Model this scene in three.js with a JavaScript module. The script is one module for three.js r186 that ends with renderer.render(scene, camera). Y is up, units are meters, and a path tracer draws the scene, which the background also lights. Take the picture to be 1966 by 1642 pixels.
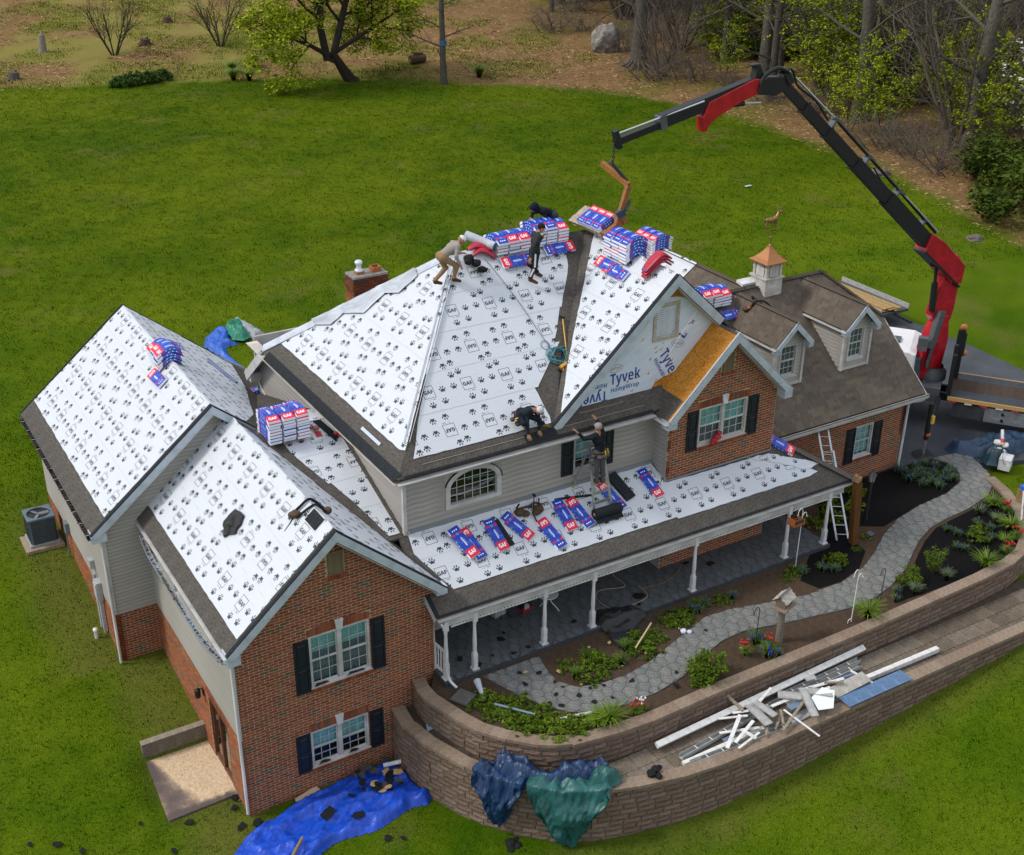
import * as THREE from 'three';
import { mergeGeometries } from 'three/addons/utils/BufferGeometryUtils.js';
import { MarchingCubes } from 'three/addons/objects/MarchingCubes.js';
import { ImprovedNoise } from 'three/addons/math/ImprovedNoise.js';

// ---------------------------------------------------------------- camera, sky, sun, exposure
const scene = new THREE.Scene();
const camera = new THREE.PerspectiveCamera(37.562, 1024 / 855, 0.5, 900);
camera.position.set(-6.932, 23.479, 24.307);
camera.rotation.order = 'YXZ';
camera.rotation.set(-0.464164, -0.544164, 0.008239);
const renderer = new THREE.WebGLRenderer({ antialias: true });
renderer.setSize(1024, 855);
renderer.toneMapping = THREE.LinearToneMapping;
renderer.toneMappingExposure = 1.3;
renderer.shadowMap.enabled = true;
const SUN = new THREE.Vector3(-0.66, 0.72, -0.26).normalize();
const sun = new THREE.DirectionalLight(new THREE.Color(1.0, 0.93, 0.83), 1.75);
sun.position.copy(SUN).multiplyScalar(120).add(new THREE.Vector3(20, 0, -20));
sun.target.position.set(20, 0, -20);
sun.castShadow = true; sun.shadow.radius = 24;
sun.shadow.mapSize.set(4096, 4096);
Object.assign(sun.shadow.camera, { left: -110, right: 110, top: 110, bottom: -110, near: 1, far: 320 });
scene.add(sun, sun.target);
{ // a bright hazy sky with soft cloud, brightest round the sun
  const W = 512, H = 256, d = new Float32Array(W * H * 4), N = new ImprovedNoise();
  for (let j = 0; j < H; j++) for (let i = 0; i < W; i++) {
    const el = ((j + 0.5) / H - 0.5) * Math.PI, az = ((i + 0.5) / W - 0.5) * 2 * Math.PI;
    const y = Math.sin(el), x = Math.cos(el) * Math.cos(az), z = Math.cos(el) * Math.sin(az), k = (j * W + i) * 4;
    let r, g, b;
    if (y > -0.02) {
      let c = 0; for (let o = 0, f = 1.6, a = 0.5; o < 4; o++, f *= 2, a *= 0.5) c += a * N.noise(x * f + 3, y * f * 1.6, z * f + 7);
      c = Math.min(1, Math.max(0, 0.62 + c * 1.5));
      const s = Math.max(0, x * SUN.x + y * SUN.y + z * SUN.z), gl = 0.45 * s ** 4 + 0.5 * s ** 24, hz = 1 - 0.25 * Math.exp(-y * 5);
      const L = (0.60 + 0.19 * c) * hz + gl * 0.6;
      r = L * (0.86 + 0.12 * c + 0.05 * gl); g = L * (0.95 + 0.04 * c); b = L * (1.1 - 0.05 * c);
    } else { r = 0.07; g = 0.09; b = 0.04; }
    d[k] = r; d[k + 1] = g; d[k + 2] = b; d[k + 3] = 1;
  }
  const t = new THREE.DataTexture(d, W, H, THREE.RGBAFormat, THREE.FloatType);
  t.mapping = THREE.EquirectangularReflectionMapping; t.magFilter = t.minFilter = THREE.LinearFilter; t.needsUpdate = true;
  scene.background = t; scene.environment = t;
}

// ---------------------------------------------------------------- helpers
const V = (x, y, z) => new THREE.Vector3(x, y, z);
const PI = Math.PI, cos = Math.cos, sin = Math.sin, lerp = (a, b, t) => a + (b - a) * t, clamp = (x, a, b) => Math.min(b, Math.max(a, x));
const smooth = (a, b, x) => { x = clamp((x - a) / (b - a), 0, 1); return x * x * (3 - 2 * x); };
function rng(seed) { let s = seed >>> 0; return () => { s = (s + 0x6D2B79F5) | 0; let t = Math.imul(s ^ s >>> 15, 1 | s); t = t + Math.imul(t ^ t >>> 7, 61 | t) ^ t; return ((t ^ t >>> 14) >>> 0) / 4294967296; }; }
const PN = new ImprovedNoise();
function fbm(x, y, z = 0, o = 4) { let s = 0, a = 0.5; for (let i = 0; i < o; i++) { s += a * PN.noise(x, y, z + i * 7.3); x *= 2.03; y *= 2.03; a *= 0.5; } return s; }
const taken = {};
function numbered(n) { if (!(n in taken)) { taken[n] = 0; return n; } taken[n]++; return n + '_' + String(taken[n]).padStart(3, '0'); }
function tag(o, label, category, group, kind) { if (label) o.userData.label = label; if (category) o.userData.category = category; if (group) o.userData.group = group; if (kind) o.userData.kind = kind; return o; }
function mesh(name, geo, m, parent) { const o = new THREE.Mesh(geo, m); o.castShadow = o.receiveShadow = true; if (parent) { o.name = name; parent.add(o); } else { o.name = numbered(name); scene.add(o); } return o; }
function thing(name, label, category, pos = [0, 0, 0], ry = 0, group) { const o = new THREE.Group(); o.name = numbered(name); o.position.set(...pos); o.rotation.y = ry; scene.add(o); return tag(o, label, category, group); }
function single(name, geo, m, label, category, group) { return tag(mesh(name, geo, m), label, category, group); }
function structure(name, geo, m) { return tag(mesh(name, geo, m), null, null, null, 'structure'); }
function copy(o, label, pos, rot, group) { const c = o.clone(); c.userData = { ...o.userData }; c.name = numbered(o.name.replace(/_\d+$/, '')); if (label) c.userData.label = label; if (group) c.userData.group = group; if (pos) c.position.set(...pos); if (rot) c.rotation.set(...rot); scene.add(c); return c; }

const M4 = () => new THREE.Matrix4();
function prep(g) { if (g.index) g = g.toNonIndexed(); if (!g.attributes.normal) g.computeVertexNormals(); if (!g.attributes.uv) g.setAttribute('uv', new THREE.BufferAttribute(new Float32Array(g.attributes.position.count * 2), 2)); for (const k of Object.keys(g.attributes)) if (!['position', 'normal', 'uv', 'color'].includes(k)) g.deleteAttribute(k); return g; }
function merge(list) { list = list.map(prep); const anyC = list.some(g => g.attributes.color); if (anyC) for (const g of list) if (!g.attributes.color) paint(g, [1, 1, 1]); return mergeGeometries(list); }
function paint(g, c) { const n = g.attributes.position.count, a = new Float32Array(n * 3); for (let i = 0; i < n; i++) { a[i * 3] = c[0]; a[i * 3 + 1] = c[1]; a[i * 3 + 2] = c[2]; } g.setAttribute('color', new THREE.BufferAttribute(a, 3)); return g; }
function box(w, h, d, x = 0, y = 0, z = 0, rx = 0, ry = 0, rz = 0) { // uv in metres
  const g = new THREE.BoxGeometry(w, h, d), uv = g.attributes.uv, dims = [[d, h], [d, h], [w, d], [w, d], [w, h], [w, h]];
  for (let i = 0; i < 24; i++) uv.setXY(i, uv.getX(i) * dims[i >> 2][0] + x * 0.37, uv.getY(i) * dims[i >> 2][1] + y * 0.41);
  if (rx || ry || rz) g.applyMatrix4(M4().makeRotationFromEuler(new THREE.Euler(rx, ry, rz, 'YXZ')));
  g.translate(x, y, z); return g;
}
function orient(g, p, q, up = V(0, 1, 0)) { // geometry built along +y with length |pq| centred -> from p to q
  const d = q.clone().sub(p).normalize(); let x = new THREE.Vector3().crossVectors(up, d); if (x.lengthSq() < 1e-6) x = new THREE.Vector3().crossVectors(V(1, 0, 0), d); x.normalize(); const z = new THREE.Vector3().crossVectors(x, d);
  return g.applyMatrix4(M4().makeBasis(x, d, z).setPosition(p.clone().add(q).multiplyScalar(0.5)));
}
const vv = a => a.isVector3 ? a : V(...a);
function bar(p, q, w, h = w, up) { p = vv(p); q = vv(q); return orient(box(w, p.distanceTo(q), h), p, q, up); }
function rod(p, q, r0, r1 = r0, n = 8, open = false) { p = vv(p); q = vv(q); return orient(new THREE.CylinderGeometry(r1, r0, p.distanceTo(q), n, 1, open), p, q); }
function tube(pts, r, seg = 24, n = 6, closed = false) { return new THREE.TubeGeometry(new THREE.CatmullRomCurve3(pts.map(vv), closed, 'centripetal'), seg, r, n, closed); }
function ball(r, x, y, z, sx = 1, sy = 1, sz = 1, a = 12, b = 8) { const g = new THREE.SphereGeometry(r, a, b); g.scale(sx, sy, sz); g.translate(x, y, z); return g; }
function lathe(pts, n = 16, x = 0, y = 0, z = 0) { const g = new THREE.LatheGeometry(pts.map(p => new THREE.Vector2(p[0], p[1])), n); g.translate(x, y, z); return g; }
function frame(o, u, v) { u = vv(u).clone().normalize(); v = vv(v).clone().normalize(); const n = new THREE.Vector3().crossVectors(u, v); const m = M4().makeBasis(u, v, n).setPosition(vv(o)); return { o: vv(o), u, v, n, m, at: (a, b, h = 0) => vv(o).clone().addScaledVector(u, a).addScaledVector(v, b).addScaledVector(n, h) }; }
function shapeOf(poly, holes = []) { const s = new THREE.Shape(poly.map(p => new THREE.Vector2(p[0], p[1]))); for (const h of holes) s.holes.push(new THREE.Path(h.map(p => new THREE.Vector2(p[0], p[1])))); return s; }
function slab(poly, depth, holes, bevel = 0) { const g = new THREE.ExtrudeGeometry(shapeOf(poly, holes), { depth, bevelEnabled: bevel > 0, bevelSize: bevel, bevelThickness: bevel, bevelSegments: 1, bevelOffset: -bevel, curveSegments: 8 }); return prep(g); }
function slabF(F, poly, h0, h1, holes) { const g = slab(poly, h1 - h0, holes); g.translate(0, 0, h0); g.applyMatrix4(F.m); return g; }
const rect = (a0, b0, a1, b1) => [[a0, b0], [a1, b0], [a1, b1], [a0, b1]];
// horizontal slab: polygon given in (x, z); top at y
function flat(poly, y, thick = 0.1, holes = []) { const fl = a => a.map(p => [p[0], -p[1]]); const g = slab(fl(poly), thick, holes.map(fl)); g.rotateX(-PI / 2); g.translate(0, y - thick, 0); return g; }
function clipHalf(poly, nx, ny, c) { const out = []; for (let i = 0; i < poly.length; i++) { const p = poly[i], q = poly[(i + 1) % poly.length], dp = p[0] * nx + p[1] * ny - c, dq = q[0] * nx + q[1] * ny - c; if (dp >= 0) out.push(p); if (dp * dq < 0) { const t = dp / (dp - dq); out.push([lerp(p[0], q[0], t), lerp(p[1], q[1], t)]); } } return out; }
function inPoly(p, poly) { let c = false; for (let i = 0, j = poly.length - 1; i < poly.length; j = i++) { const a = poly[i], b = poly[j]; if ((a[1] > p[1]) !== (b[1] > p[1]) && p[0] < (b[0] - a[0]) * (p[1] - a[1]) / (b[1] - a[1]) + a[0]) c = !c; } return c; }
// x-interval of a convex polygon at height b
function spanAt(poly, b) { let lo = 1e9, hi = -1e9; for (let i = 0; i < poly.length; i++) { const p = poly[i], q = poly[(i + 1) % poly.length]; if ((p[1] - b) * (q[1] - b) <= 0 && p[1] !== q[1]) { const t = (b - p[1]) / (q[1] - p[1]); const x = lerp(p[0], q[0], t); lo = Math.min(lo, x); hi = Math.max(hi, x); } } return [lo, hi]; }
function spansMinus(iv, holes, b) { let L = [iv]; for (const h of holes) { if (b < h[1] || b > h[3]) continue; const N = []; for (const [a, c] of L) { if (h[2] <= a || h[0] >= c) { N.push([a, c]); continue; } if (h[0] > a) N.push([a, h[0]]); if (h[2] < c) N.push([h[2], c]); } L = N; } return L; }
// many like pieces: the nearest `limit` are meshes of their own under their parents, the rest one merged part
class Pieces {
  constructor(name, host, mat, limit = 300) { Object.assign(this, { name, host, mat, limit, list: [], mats: {} }); }
  add(parent, geo, matrix, color) { this.list.push({ parent, geo, matrix, color }); }
  finish(restName) {
    const p = V(0, 0, 0); for (const l of this.list) { p.setFromMatrixPosition(l.matrix); l.d = p.distanceTo(camera.position); }
    this.list.sort((a, b) => a.d - b.d);
    this.list.slice(0, this.limit).forEach(l => { const k = l.color.map(c => c.toFixed(2)).join(); const m = this.mats[k] || (this.mats[k] = Object.assign(this.mat.clone(), { vertexColors: false, color: new THREE.Color(...l.color) })); const o = mesh(this.name, l.geo, m, l.parent); o.matrixAutoUpdate = true; o.applyMatrix4(l.matrix); });
    const rest = this.list.slice(this.limit); if (!rest.length) return;
    const g = merge(rest.map(l => paint(prep(l.geo.clone()).applyMatrix4(l.matrix), l.color)));
    const m = this.mat.clone(); m.vertexColors = true; m.color = new THREE.Color(1, 1, 1); tag(mesh(restName || this.name, g, m, this.host), null, null, null, 'stuff');
  }
}

// ---------------------------------------------------------------- textures and materials
function dataTex(n, fn, srgb = true) { const d = new Uint8Array(n * n * 4); for (let j = 0; j < n; j++) for (let i = 0; i < n; i++) { const c = fn(i / n, j / n, i, j); for (let k = 0; k < 3; k++) d[(j * n + i) * 4 + k] = clamp(c[k] * 255, 0, 255); d[(j * n + i) * 4 + 3] = 255; } const t = new THREE.DataTexture(d, n, n); t.wrapS = t.wrapT = THREE.RepeatWrapping; t.magFilter = THREE.LinearFilter; t.minFilter = THREE.LinearMipmapLinearFilter; t.generateMipmaps = true; if (srgb) t.colorSpace = THREE.SRGBColorSpace; t.needsUpdate = true; return t; }
function tileNoise(n, cells, seed) { const r = rng(seed), g = new Float32Array(cells * cells).map(() => r()); return (u, v) => { const x = u * cells, y = v * cells, i = Math.floor(x), j = Math.floor(y); let fx = x - i, fy = y - j; fx = fx * fx * (3 - 2 * fx); fy = fy * fy * (3 - 2 * fy); const G = (a, b) => g[((b % cells) + cells) % cells * cells + ((a % cells) + cells) % cells]; return lerp(lerp(G(i, j), G(i + 1, j), fx), lerp(G(i, j + 1), G(i + 1, j + 1), fx), fy); }; }
function tileFbm(seed, base, oct) { const L = []; for (let o = 0; o < oct; o++) L.push(tileNoise(0, base << o, seed + o * 17)); return (u, v) => { let s = 0, a = 0.5, w = 0; for (const f of L) { s += a * f(u, v); w += a; a *= 0.62; } return s / w; }; }
const rep = (t, x, y = x) => { const c = t.clone(); c.repeat.set(x, y); c.needsUpdate = true; return c; };
const F1 = tileFbm(3, 4, 7), F2 = tileFbm(91, 6, 7), F3 = tileFbm(57, 16, 5);
const TX = {
  soft: dataTex(512, (u, v) => { const k = 0.80 + 0.34 * (F1(u, v) - 0.2); return [k, k, k]; }),
  grit: dataTex(512, (u, v, i, j) => { const k = 0.62 + 0.42 * F3(u, v) + 0.22 * (F1(u, v) - 0.5); return [k, k, k * 0.99]; }),
  bump: dataTex(512, (u, v) => { const k = 0.5 * F3(u, v) + 0.5 * F2(u, v); return [k, k, k]; }, false),
};
const lin = (r, g, b) => new THREE.Color().setRGB(r, g, b);
function mat(c, rough = 0.8, o = {}) { const { tex, m = 1, bump, bm = 0.5, ...rest } = o; const p = { color: Array.isArray(c) ? lin(...c) : new THREE.Color(c), roughness: rough, metalness: 0, side: THREE.DoubleSide, ...rest }; if (tex) p.map = rep(TX[tex], 1 / m); if (bump) { p.bumpMap = rep(TX.bump, 1 / bm); p.bumpScale = bump; } if (rough >= 0.75) p.specularIntensity = 0.22; const K = p.specularIntensity !== undefined || rest.transmission !== undefined || rest.clearcoat !== undefined || rest.sheen !== undefined ? THREE.MeshPhysicalMaterial : THREE.MeshStandardMaterial; return new K(p); }
function canvasTex(w, h, draw) { const c = document.createElement('canvas'); c.width = w; c.height = h; const x = c.getContext('2d'); draw(x, w, h); const t = new THREE.CanvasTexture(c); t.colorSpace = THREE.SRGBColorSpace; t.wrapS = t.wrapT = THREE.RepeatWrapping; t.anisotropy = 8; return t; }
function paw(x, cx, cy, s, flip) { x.save(); x.translate(cx, cy); if (flip) x.rotate(PI); x.fillStyle = '#3a434d'; x.beginPath(); x.moveTo(0, -s * 0.12); x.bezierCurveTo(s * 0.2, -s * 0.1, s * 0.36, s * 0.2, s * 0.3, s * 0.36); x.bezierCurveTo(s * 0.22, s * 0.46, s * 0.1, s * 0.34, 0, s * 0.36); x.bezierCurveTo(-s * 0.1, s * 0.34, -s * 0.22, s * 0.46, -s * 0.3, s * 0.36); x.bezierCurveTo(-s * 0.36, s * 0.2, -s * 0.2, -s * 0.1, 0, -s * 0.12); x.fill(); for (const [a, b, r] of [[-0.4, -0.02, -0.5], [-0.17, -0.32, -0.15], [0.17, -0.32, 0.15], [0.4, -0.02, 0.5]]) { x.save(); x.translate(a * s, b * s); x.rotate(r); x.beginPath(); x.ellipse(0, 0, s * 0.09, s * 0.19, 0, 0, 7); x.fill(); x.restore(); } x.restore(); }
TX.felt = canvasTex(1024, 1024, (x, n) => { // one 1.2 m square of printed roofing underlayment
  x.fillStyle = '#e9eef4'; x.fillRect(0, 0, n, n); const r = rng(5), P = n / 1.2;
  x.fillStyle = 'rgba(120,138,158,0.22)'; for (let i = 0; i < 40; i++) { x.fillRect(i * n / 40, 0, 3, n); x.fillRect(0, i * n / 40, n, 3); }
  x.fillStyle = 'rgba(40,50,62,0.5)'; for (let j = 0; j < 6; j++) for (let i = 0; i < 6; i++) x.fillRect((i + 0.3) * n / 6, (j + 0.5) * n / 6, 5, 5);
  for (let i = 0; i < 60; i++) { x.fillStyle = `rgba(${r() < 0.5 ? '120,130,140' : '255,255,255'},${0.05 + r() * 0.07})`; x.fillRect(r() * n, r() * n, 40 + r() * 260, 2 + r() * 14); }
  const by = n - 0.60 * P; // centre line of the boxes
  const X = f => ((f + 0.2) % 1) * n, U = 0.355 * P;
  for (const [f, b] of [[0.355, 0], [0.65, -0.04], [0.985, 1.15], [0.311, 1.0], [0.70, -0.976], [0.90, -1.135]]) paw(x, X(f), by + b * U, 0.2 * P);
  x.strokeStyle = '#3c444d'; x.lineWidth = 12; x.strokeRect(0.2 * n - 0.165 * P, by - U / 2, 0.33 * P, U);
  x.fillStyle = '#2d3640'; x.textAlign = 'center'; x.textBaseline = 'middle'; x.font = `bold ${0.15 * P}px sans-serif`; x.strokeStyle = '#2d3640'; x.lineWidth = 6; x.fillText('GAF', 0.2 * n, by, 0.29 * P); x.strokeText('GAF', 0.2 * n, by, 0.29 * P);
  x.font = `italic ${0.05 * P}px sans-serif`; x.fillStyle = '#8d969e'; x.fillText('Tiger', 0.16 * n, by + 0.64 * U); x.fillStyle = '#3a434d'; x.font = `italic bold ${0.05 * P}px sans-serif`; x.fillText('Paw', 0.27 * n, by + 0.64 * U);
  x.fillStyle = 'rgba(60,70,80,0.25)'; x.fillRect(0, n - 10, n, 3); x.fillRect(0.1 * n, n - 30, 0.3 * n, 3); x.fillRect(0.62 * n, 26, 0.2 * n, 3);
});
TX.wrap = canvasTex(1024, 512, (x, w, h) => { // bundle wrapper: upper 3/4 top print (length along x), lower 1/4: long side | short end
  const T = h * 0.72; x.fillStyle = '#1236a8'; x.fillRect(0, 0, w, h); const r = rng(8);
  for (let i = 0; i < 26; i++) { x.fillStyle = `rgba(${40 + r() * 60},${100 + r() * 80},230,0.25)`; x.beginPath(); x.ellipse(w * (0.3 + 0.35 * r()), T * r(), 20 + r() * 70, 8 + r() * 26, r() * 3, 0, 7); x.fill(); }
  x.fillStyle = '#d5143a'; x.fillRect(0, 0, w * 0.27, T); x.fillStyle = '#fff'; x.save(); x.translate(w * 0.14, T * 0.5); x.rotate(PI / 2); x.font = `bold ${w * 0.17}px sans-serif`; x.textAlign = 'center'; x.textBaseline = 'middle'; x.fillText('GAF', 0, 0, T * 0.72); x.restore();
  x.fillStyle = 'rgba(225,238,255,0.85)'; x.fillRect(w * 0.36, T * 0.5, w * 0.3, T * 0.06); for (let i = 0; i < 9; i++) x.fillRect(w * (0.37 + i * 0.03), T * (0.41 + 0.05 * r()), w * 0.018, T * 0.16); x.fillStyle = 'rgba(200,220,255,0.5)'; x.fillRect(w * 0.4, T * 0.64, w * 0.2, T * 0.03);
  x.fillStyle = '#d5143a'; x.fillRect(w * 0.75, 0, w * 0.055, T * 0.3); x.fillRect(w * 0.75, T * 0.68, w * 0.055, T * 0.32);
  x.fillStyle = '#4f8be8'; x.beginPath(); x.arc(w * 0.775, T * 0.5, T * 0.12, 0, 7); x.fill(); x.fillStyle = '#fff'; for (const k of [0.3, 0.5, 0.7]) { x.beginPath(); x.arc(w * 0.9, T * k, T * 0.06, 0, 7); x.fill(); }
  // side
  const y0 = T, hh = h - T; x.fillStyle = '#1c46b4'; x.fillRect(0, y0, w * 0.75, hh); for (let i = 0; i < 16; i++) { x.fillStyle = i % 8 === 3 ? '#d5143a' : i % 2 ? '#dfe8f4' : '#5b8ce0'; x.fillRect(w * 0.75 * (i / 16 + 0.01), y0 + hh * (0.25 + 0.2 * r()), w * 0.03, hh * 0.4); } x.fillStyle = '#e4eaf1'; x.fillRect(0, y0, w * 0.12, hh); x.fillRect(w * 0.62, y0, w * 0.13, hh);
  x.fillStyle = '#e8edf3'; x.fillRect(w * 0.75, y0, w * 0.25, hh); x.fillStyle = 'rgba(120,135,155,0.5)'; for (let i = 0; i < 5; i++) x.fillRect(w * 0.75, y0 + hh * (0.15 + i * 0.17), w * 0.25, 2); x.fillStyle = '#23489e'; x.fillRect(w * 0.75, y0 + hh * 0.88, w * 0.25, hh * 0.12);
});
TX.osb = canvasTex(1024, 1024, (x, n) => { x.fillStyle = '#c8842f'; x.fillRect(0, 0, n, n); const r = rng(21), C = ['#d99a44', '#b87022', '#e2ac5c', '#a8631c', '#cf8c38', '#e8b56a', '#8f5318']; for (let i = 0; i < 5200; i++) { x.save(); x.translate(r() * n, r() * n); x.rotate(r() * 6.3); x.globalAlpha = 0.55; x.fillStyle = C[Math.floor(r() * C.length)]; x.fillRect(-16, -4, 18 + r() * 34, 4 + r() * 8); x.restore(); } });
const mt = {};
mt.felt = mat([0.71, 0.72, 0.73], 0.6, { map: TX.felt, bump: 0.004, bm: 0.9 });
mt.feltBack = mat([0.50, 0.56, 0.64], 0.6, { tex: 'soft', m: 1.1 });
mt.ice = mat([0.135, 0.124, 0.112], 0.85, { tex: 'grit', m: 0.7, bump: 0.004, bm: 0.4 });
mt.starter = mat([0.035, 0.04, 0.047], 0.85, { tex: 'grit', m: 0.5, bump: 0.003, bm: 0.2 });
mt.trim = mat([0.58, 0.58, 0.57], 0.5, { tex: 'soft', m: 1.7 });
mt.trimBlue = mat([0.52, 0.60, 0.68], 0.45, { tex: 'soft', m: 1.3 });
mt.siding = mat([0.42, 0.40, 0.37], 0.6, { tex: 'soft', m: 1.9 });
mt.soffit = mat([0.62, 0.58, 0.52], 0.6, { tex: 'soft', m: 1.3 });
mt.mortar = mat([0.66, 0.54, 0.38], 0.95, { tex: 'grit', m: 0.4, bump: 0.004, bm: 0.2 });
mt.brick = mat([1, 1, 1], 0.88, { tex: 'grit', m: 0.55, bump: 0.005, bm: 0.25 });
mt.shingle = mat([1, 1, 1], 0.93, { tex: 'grit', m: 0.35, bump: 0.004, bm: 0.15 });
mt.shutter = mat([0.010, 0.016, 0.026], 0.45, { tex: 'soft', m: 0.8 });
mt.glass = mat([0.95, 0.98, 0.98], 0.02, { transmission: 1, thickness: 0, ior: 1.45, specularIntensity: 0.8 });
mt.blind = mat([0.22, 0.50, 0.50], 0.7, { tex: 'soft', m: 0.4 });
mt.curtain = mat([0.17, 0.22, 0.27], 0.9, { tex: 'soft', m: 0.5 });
mt.curtainGold = mat([0.2, 0.15, 0.05], 0.9, { tex: 'soft', m: 0.5 });
mt.room = mat([0.012, 0.013, 0.015], 0.9);
mt.osb = mat([0.82, 0.82, 0.82], 0.85, { map: rep(TX.osb, 0.55), bump: 0.003, bm: 0.1 });
mt.alu = mat([0.55, 0.58, 0.6], 0.35, { metalness: 0.7, tex: 'soft', m: 0.6 });
mt.wood = mat([0.42, 0.28, 0.15], 0.8, { tex: 'grit', m: 0.5 });
mt.greyWood = mat([0.26, 0.235, 0.2], 0.9, { tex: 'grit', m: 0.4, bump: 0.006, bm: 0.2 });
mt.post = mat([0.19, 0.085, 0.03], 0.75, { tex: 'grit', m: 0.5 });
mt.black = mat([0.012, 0.012, 0.014], 0.5, { tex: 'soft', m: 0.4 });
mt.white = mat([0.74, 0.75, 0.77], 0.45, { tex: 'soft', m: 1 });

// ================================================================ GROUND
const EDGE = [[-90, -84], [-30, -86], [11, -85], [21, -81.5], [33, -78], [42, -71], [48, -66], [53, -60], [56, -53], [56, -42], [54.5, -31], [51, -20], [48.5, -10], [48, 2], [50, 40]];
const LAWN = [...EDGE, [50, 120], [-90, 120]];
function edgeDist(x, z) { let m = 1e9; for (let i = 0; i < EDGE.length - 1; i++) { const [ax, az] = EDGE[i], [bx, bz] = EDGE[i + 1], dx = bx - ax, dz = bz - az, t = clamp(((x - ax) * dx + (z - az) * dz) / (dx * dx + dz * dz), 0, 1); m = Math.min(m, Math.hypot(x - ax - dx * t, z - az - dz * t)); } return inPoly([x, z], LAWN) ? -m : m; }
const FX = [[-60, -0.6], [-8, -0.12], [0, 0], [4, 0.15], [10, 0.42], [15, 0.7], [22, 1.36], [27, 2.1], [30, 2.25], [400, 2.3]];
function groundY(x, z) {
  let F = 2.3; for (let i = 0; i < FX.length - 1; i++) if (x < FX[i + 1][0]) { const t = clamp((x - FX[i][0]) / (FX[i + 1][0] - FX[i][0]), 0, 1); F = lerp(FX[i][1], FX[i + 1][1], t); break; }
  F -= 0.045 * Math.max(0, z - 6.5);
  let h = F + (2.2 - F) * clamp(-z / 19, 0, 1);
  const d = edgeDist(x, z); if (d > 0) h += 0.085 * Math.min(d, 90) + 0.25 * smooth(0, 6, d) * fbm(x * 0.2, z * 0.2);
  if (x > -2.3 && x < 0.4 && z > -3.5 && z < 0.3) h = Math.min(h, lerp(h, 0.07, smooth(-2.15, -1.8, x) * smooth(-3.45, -3.25, z) * smooth(0.2, -0.6, z)));
  return h + 0.06 * fbm(x * 0.11, z * 0.11) * smooth(2, 9, Math.hypot(Math.max(0, -1 - x, x - 27), Math.max(0, z - 7, -16 - z)));
}
function lawnTint(x, z, d) { // colour of the turf itself, of dry patches and of the leaf-strewn floor of the wood
  const n1 = fbm(x * 0.07, z * 0.07, 1), n2 = fbm(x * 0.33, z * 0.33, 5), n3 = fbm(x * 1.3, z * 1.3, 9);
  let k = clamp(0.5 + 1.0 * n1 + 0.75 * n2 + 0.7 * n3, 0, 1);
  let c = [lerp(0.055, 0.145, k), lerp(0.128, 0.215, k), lerp(0.003, 0.008, k)];
  const far = smooth(-12, -40, z); c = c.map((v, i) => v * lerp(1, [1.0, 0.92, 0.8][i], far));
  let dry = smooth(0.16, 0.5, fbm(x * 0.19 + 4, z * 0.19, 31) + 0.55 * fbm(x * 0.8, z * 0.8, 12)) * 0.45;
  if (x < 4 && z < 2) dry = Math.max(dry, 0.45 * smooth(1.6, 0.2, Math.abs(x + (z < -7 ? 1.9 : 0.7)) + 0.8 * n3) * (z > -20 ? 1 : 0) * smooth(-18, -12, z));
  if (z > 5.2 && x > 3) dry = Math.max(dry, 0.25 * smooth(1.3, 0.2, z - 6.3));
  c = c.map((v, i) => lerp(v, [0.21, 0.175, 0.06][i], dry));
  const e = d + 1.6 * n2 + 0.9 * n3;
  if (e > -0.4) {
    const L = fbm(x * 0.13, z * 0.13, 44), L2 = fbm(x * 0.9, z * 0.9, 70);
    const leaf = clamp(0.5 + L2 * 1.1, 0, 1); let f = [lerp(0.20, 0.36, leaf), lerp(0.12, 0.23, leaf), lerp(0.055, 0.11, leaf)];
    const field = smooth(52, 34, x) ; // the open rough field on the left
    f = f.map((v, i) => lerp(v, [0.30, 0.275, 0.075][i], 0.9 * field * smooth(-0.25, 0.2, L + 0.3 * L2)));
    const moss = smooth(-0.12, 0.3, fbm(x * 0.16 + 9, z * 0.16, 3)) * (field > 0.4 ? 0.8 : 0.5);
    f = f.map((v, i) => lerp(v, [0.12, 0.165, 0.012][i], moss));
    const w = smooth(-0.4, 0.9, e); c = c.map((v, i) => lerp(v, f[i], w));
  }
  return c;
}
TX.turf = canvasTex(1024, 1024, (x, n) => { x.fillStyle = '#d2d2ce'; x.fillRect(0, 0, n, n); const r = rng(77); for (let i = 0; i < 26000; i++) { const k = r(), s = k < 0.4 ? 150 + r() * 50 : 205 + r() * 50; x.strokeStyle = `rgba(${s + 4 * r()},${s},${s - 14 * r()},0.5)`; x.lineWidth = 1.5 + r() * 2.2; const a = r() * n, b = r() * n, t = r() * 6.3, l = 5 + r() * 15; for (const [ox, oy] of [[0, 0], [a > n - 24 ? -n : a < 24 ? n : 0, b > n - 24 ? -n : b < 24 ? n : 0]]) { x.beginPath(); x.moveTo(a + ox, b + oy); x.lineTo(a + ox + cos(t) * l, b + oy + sin(t) * l); x.stroke(); } } });
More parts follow.
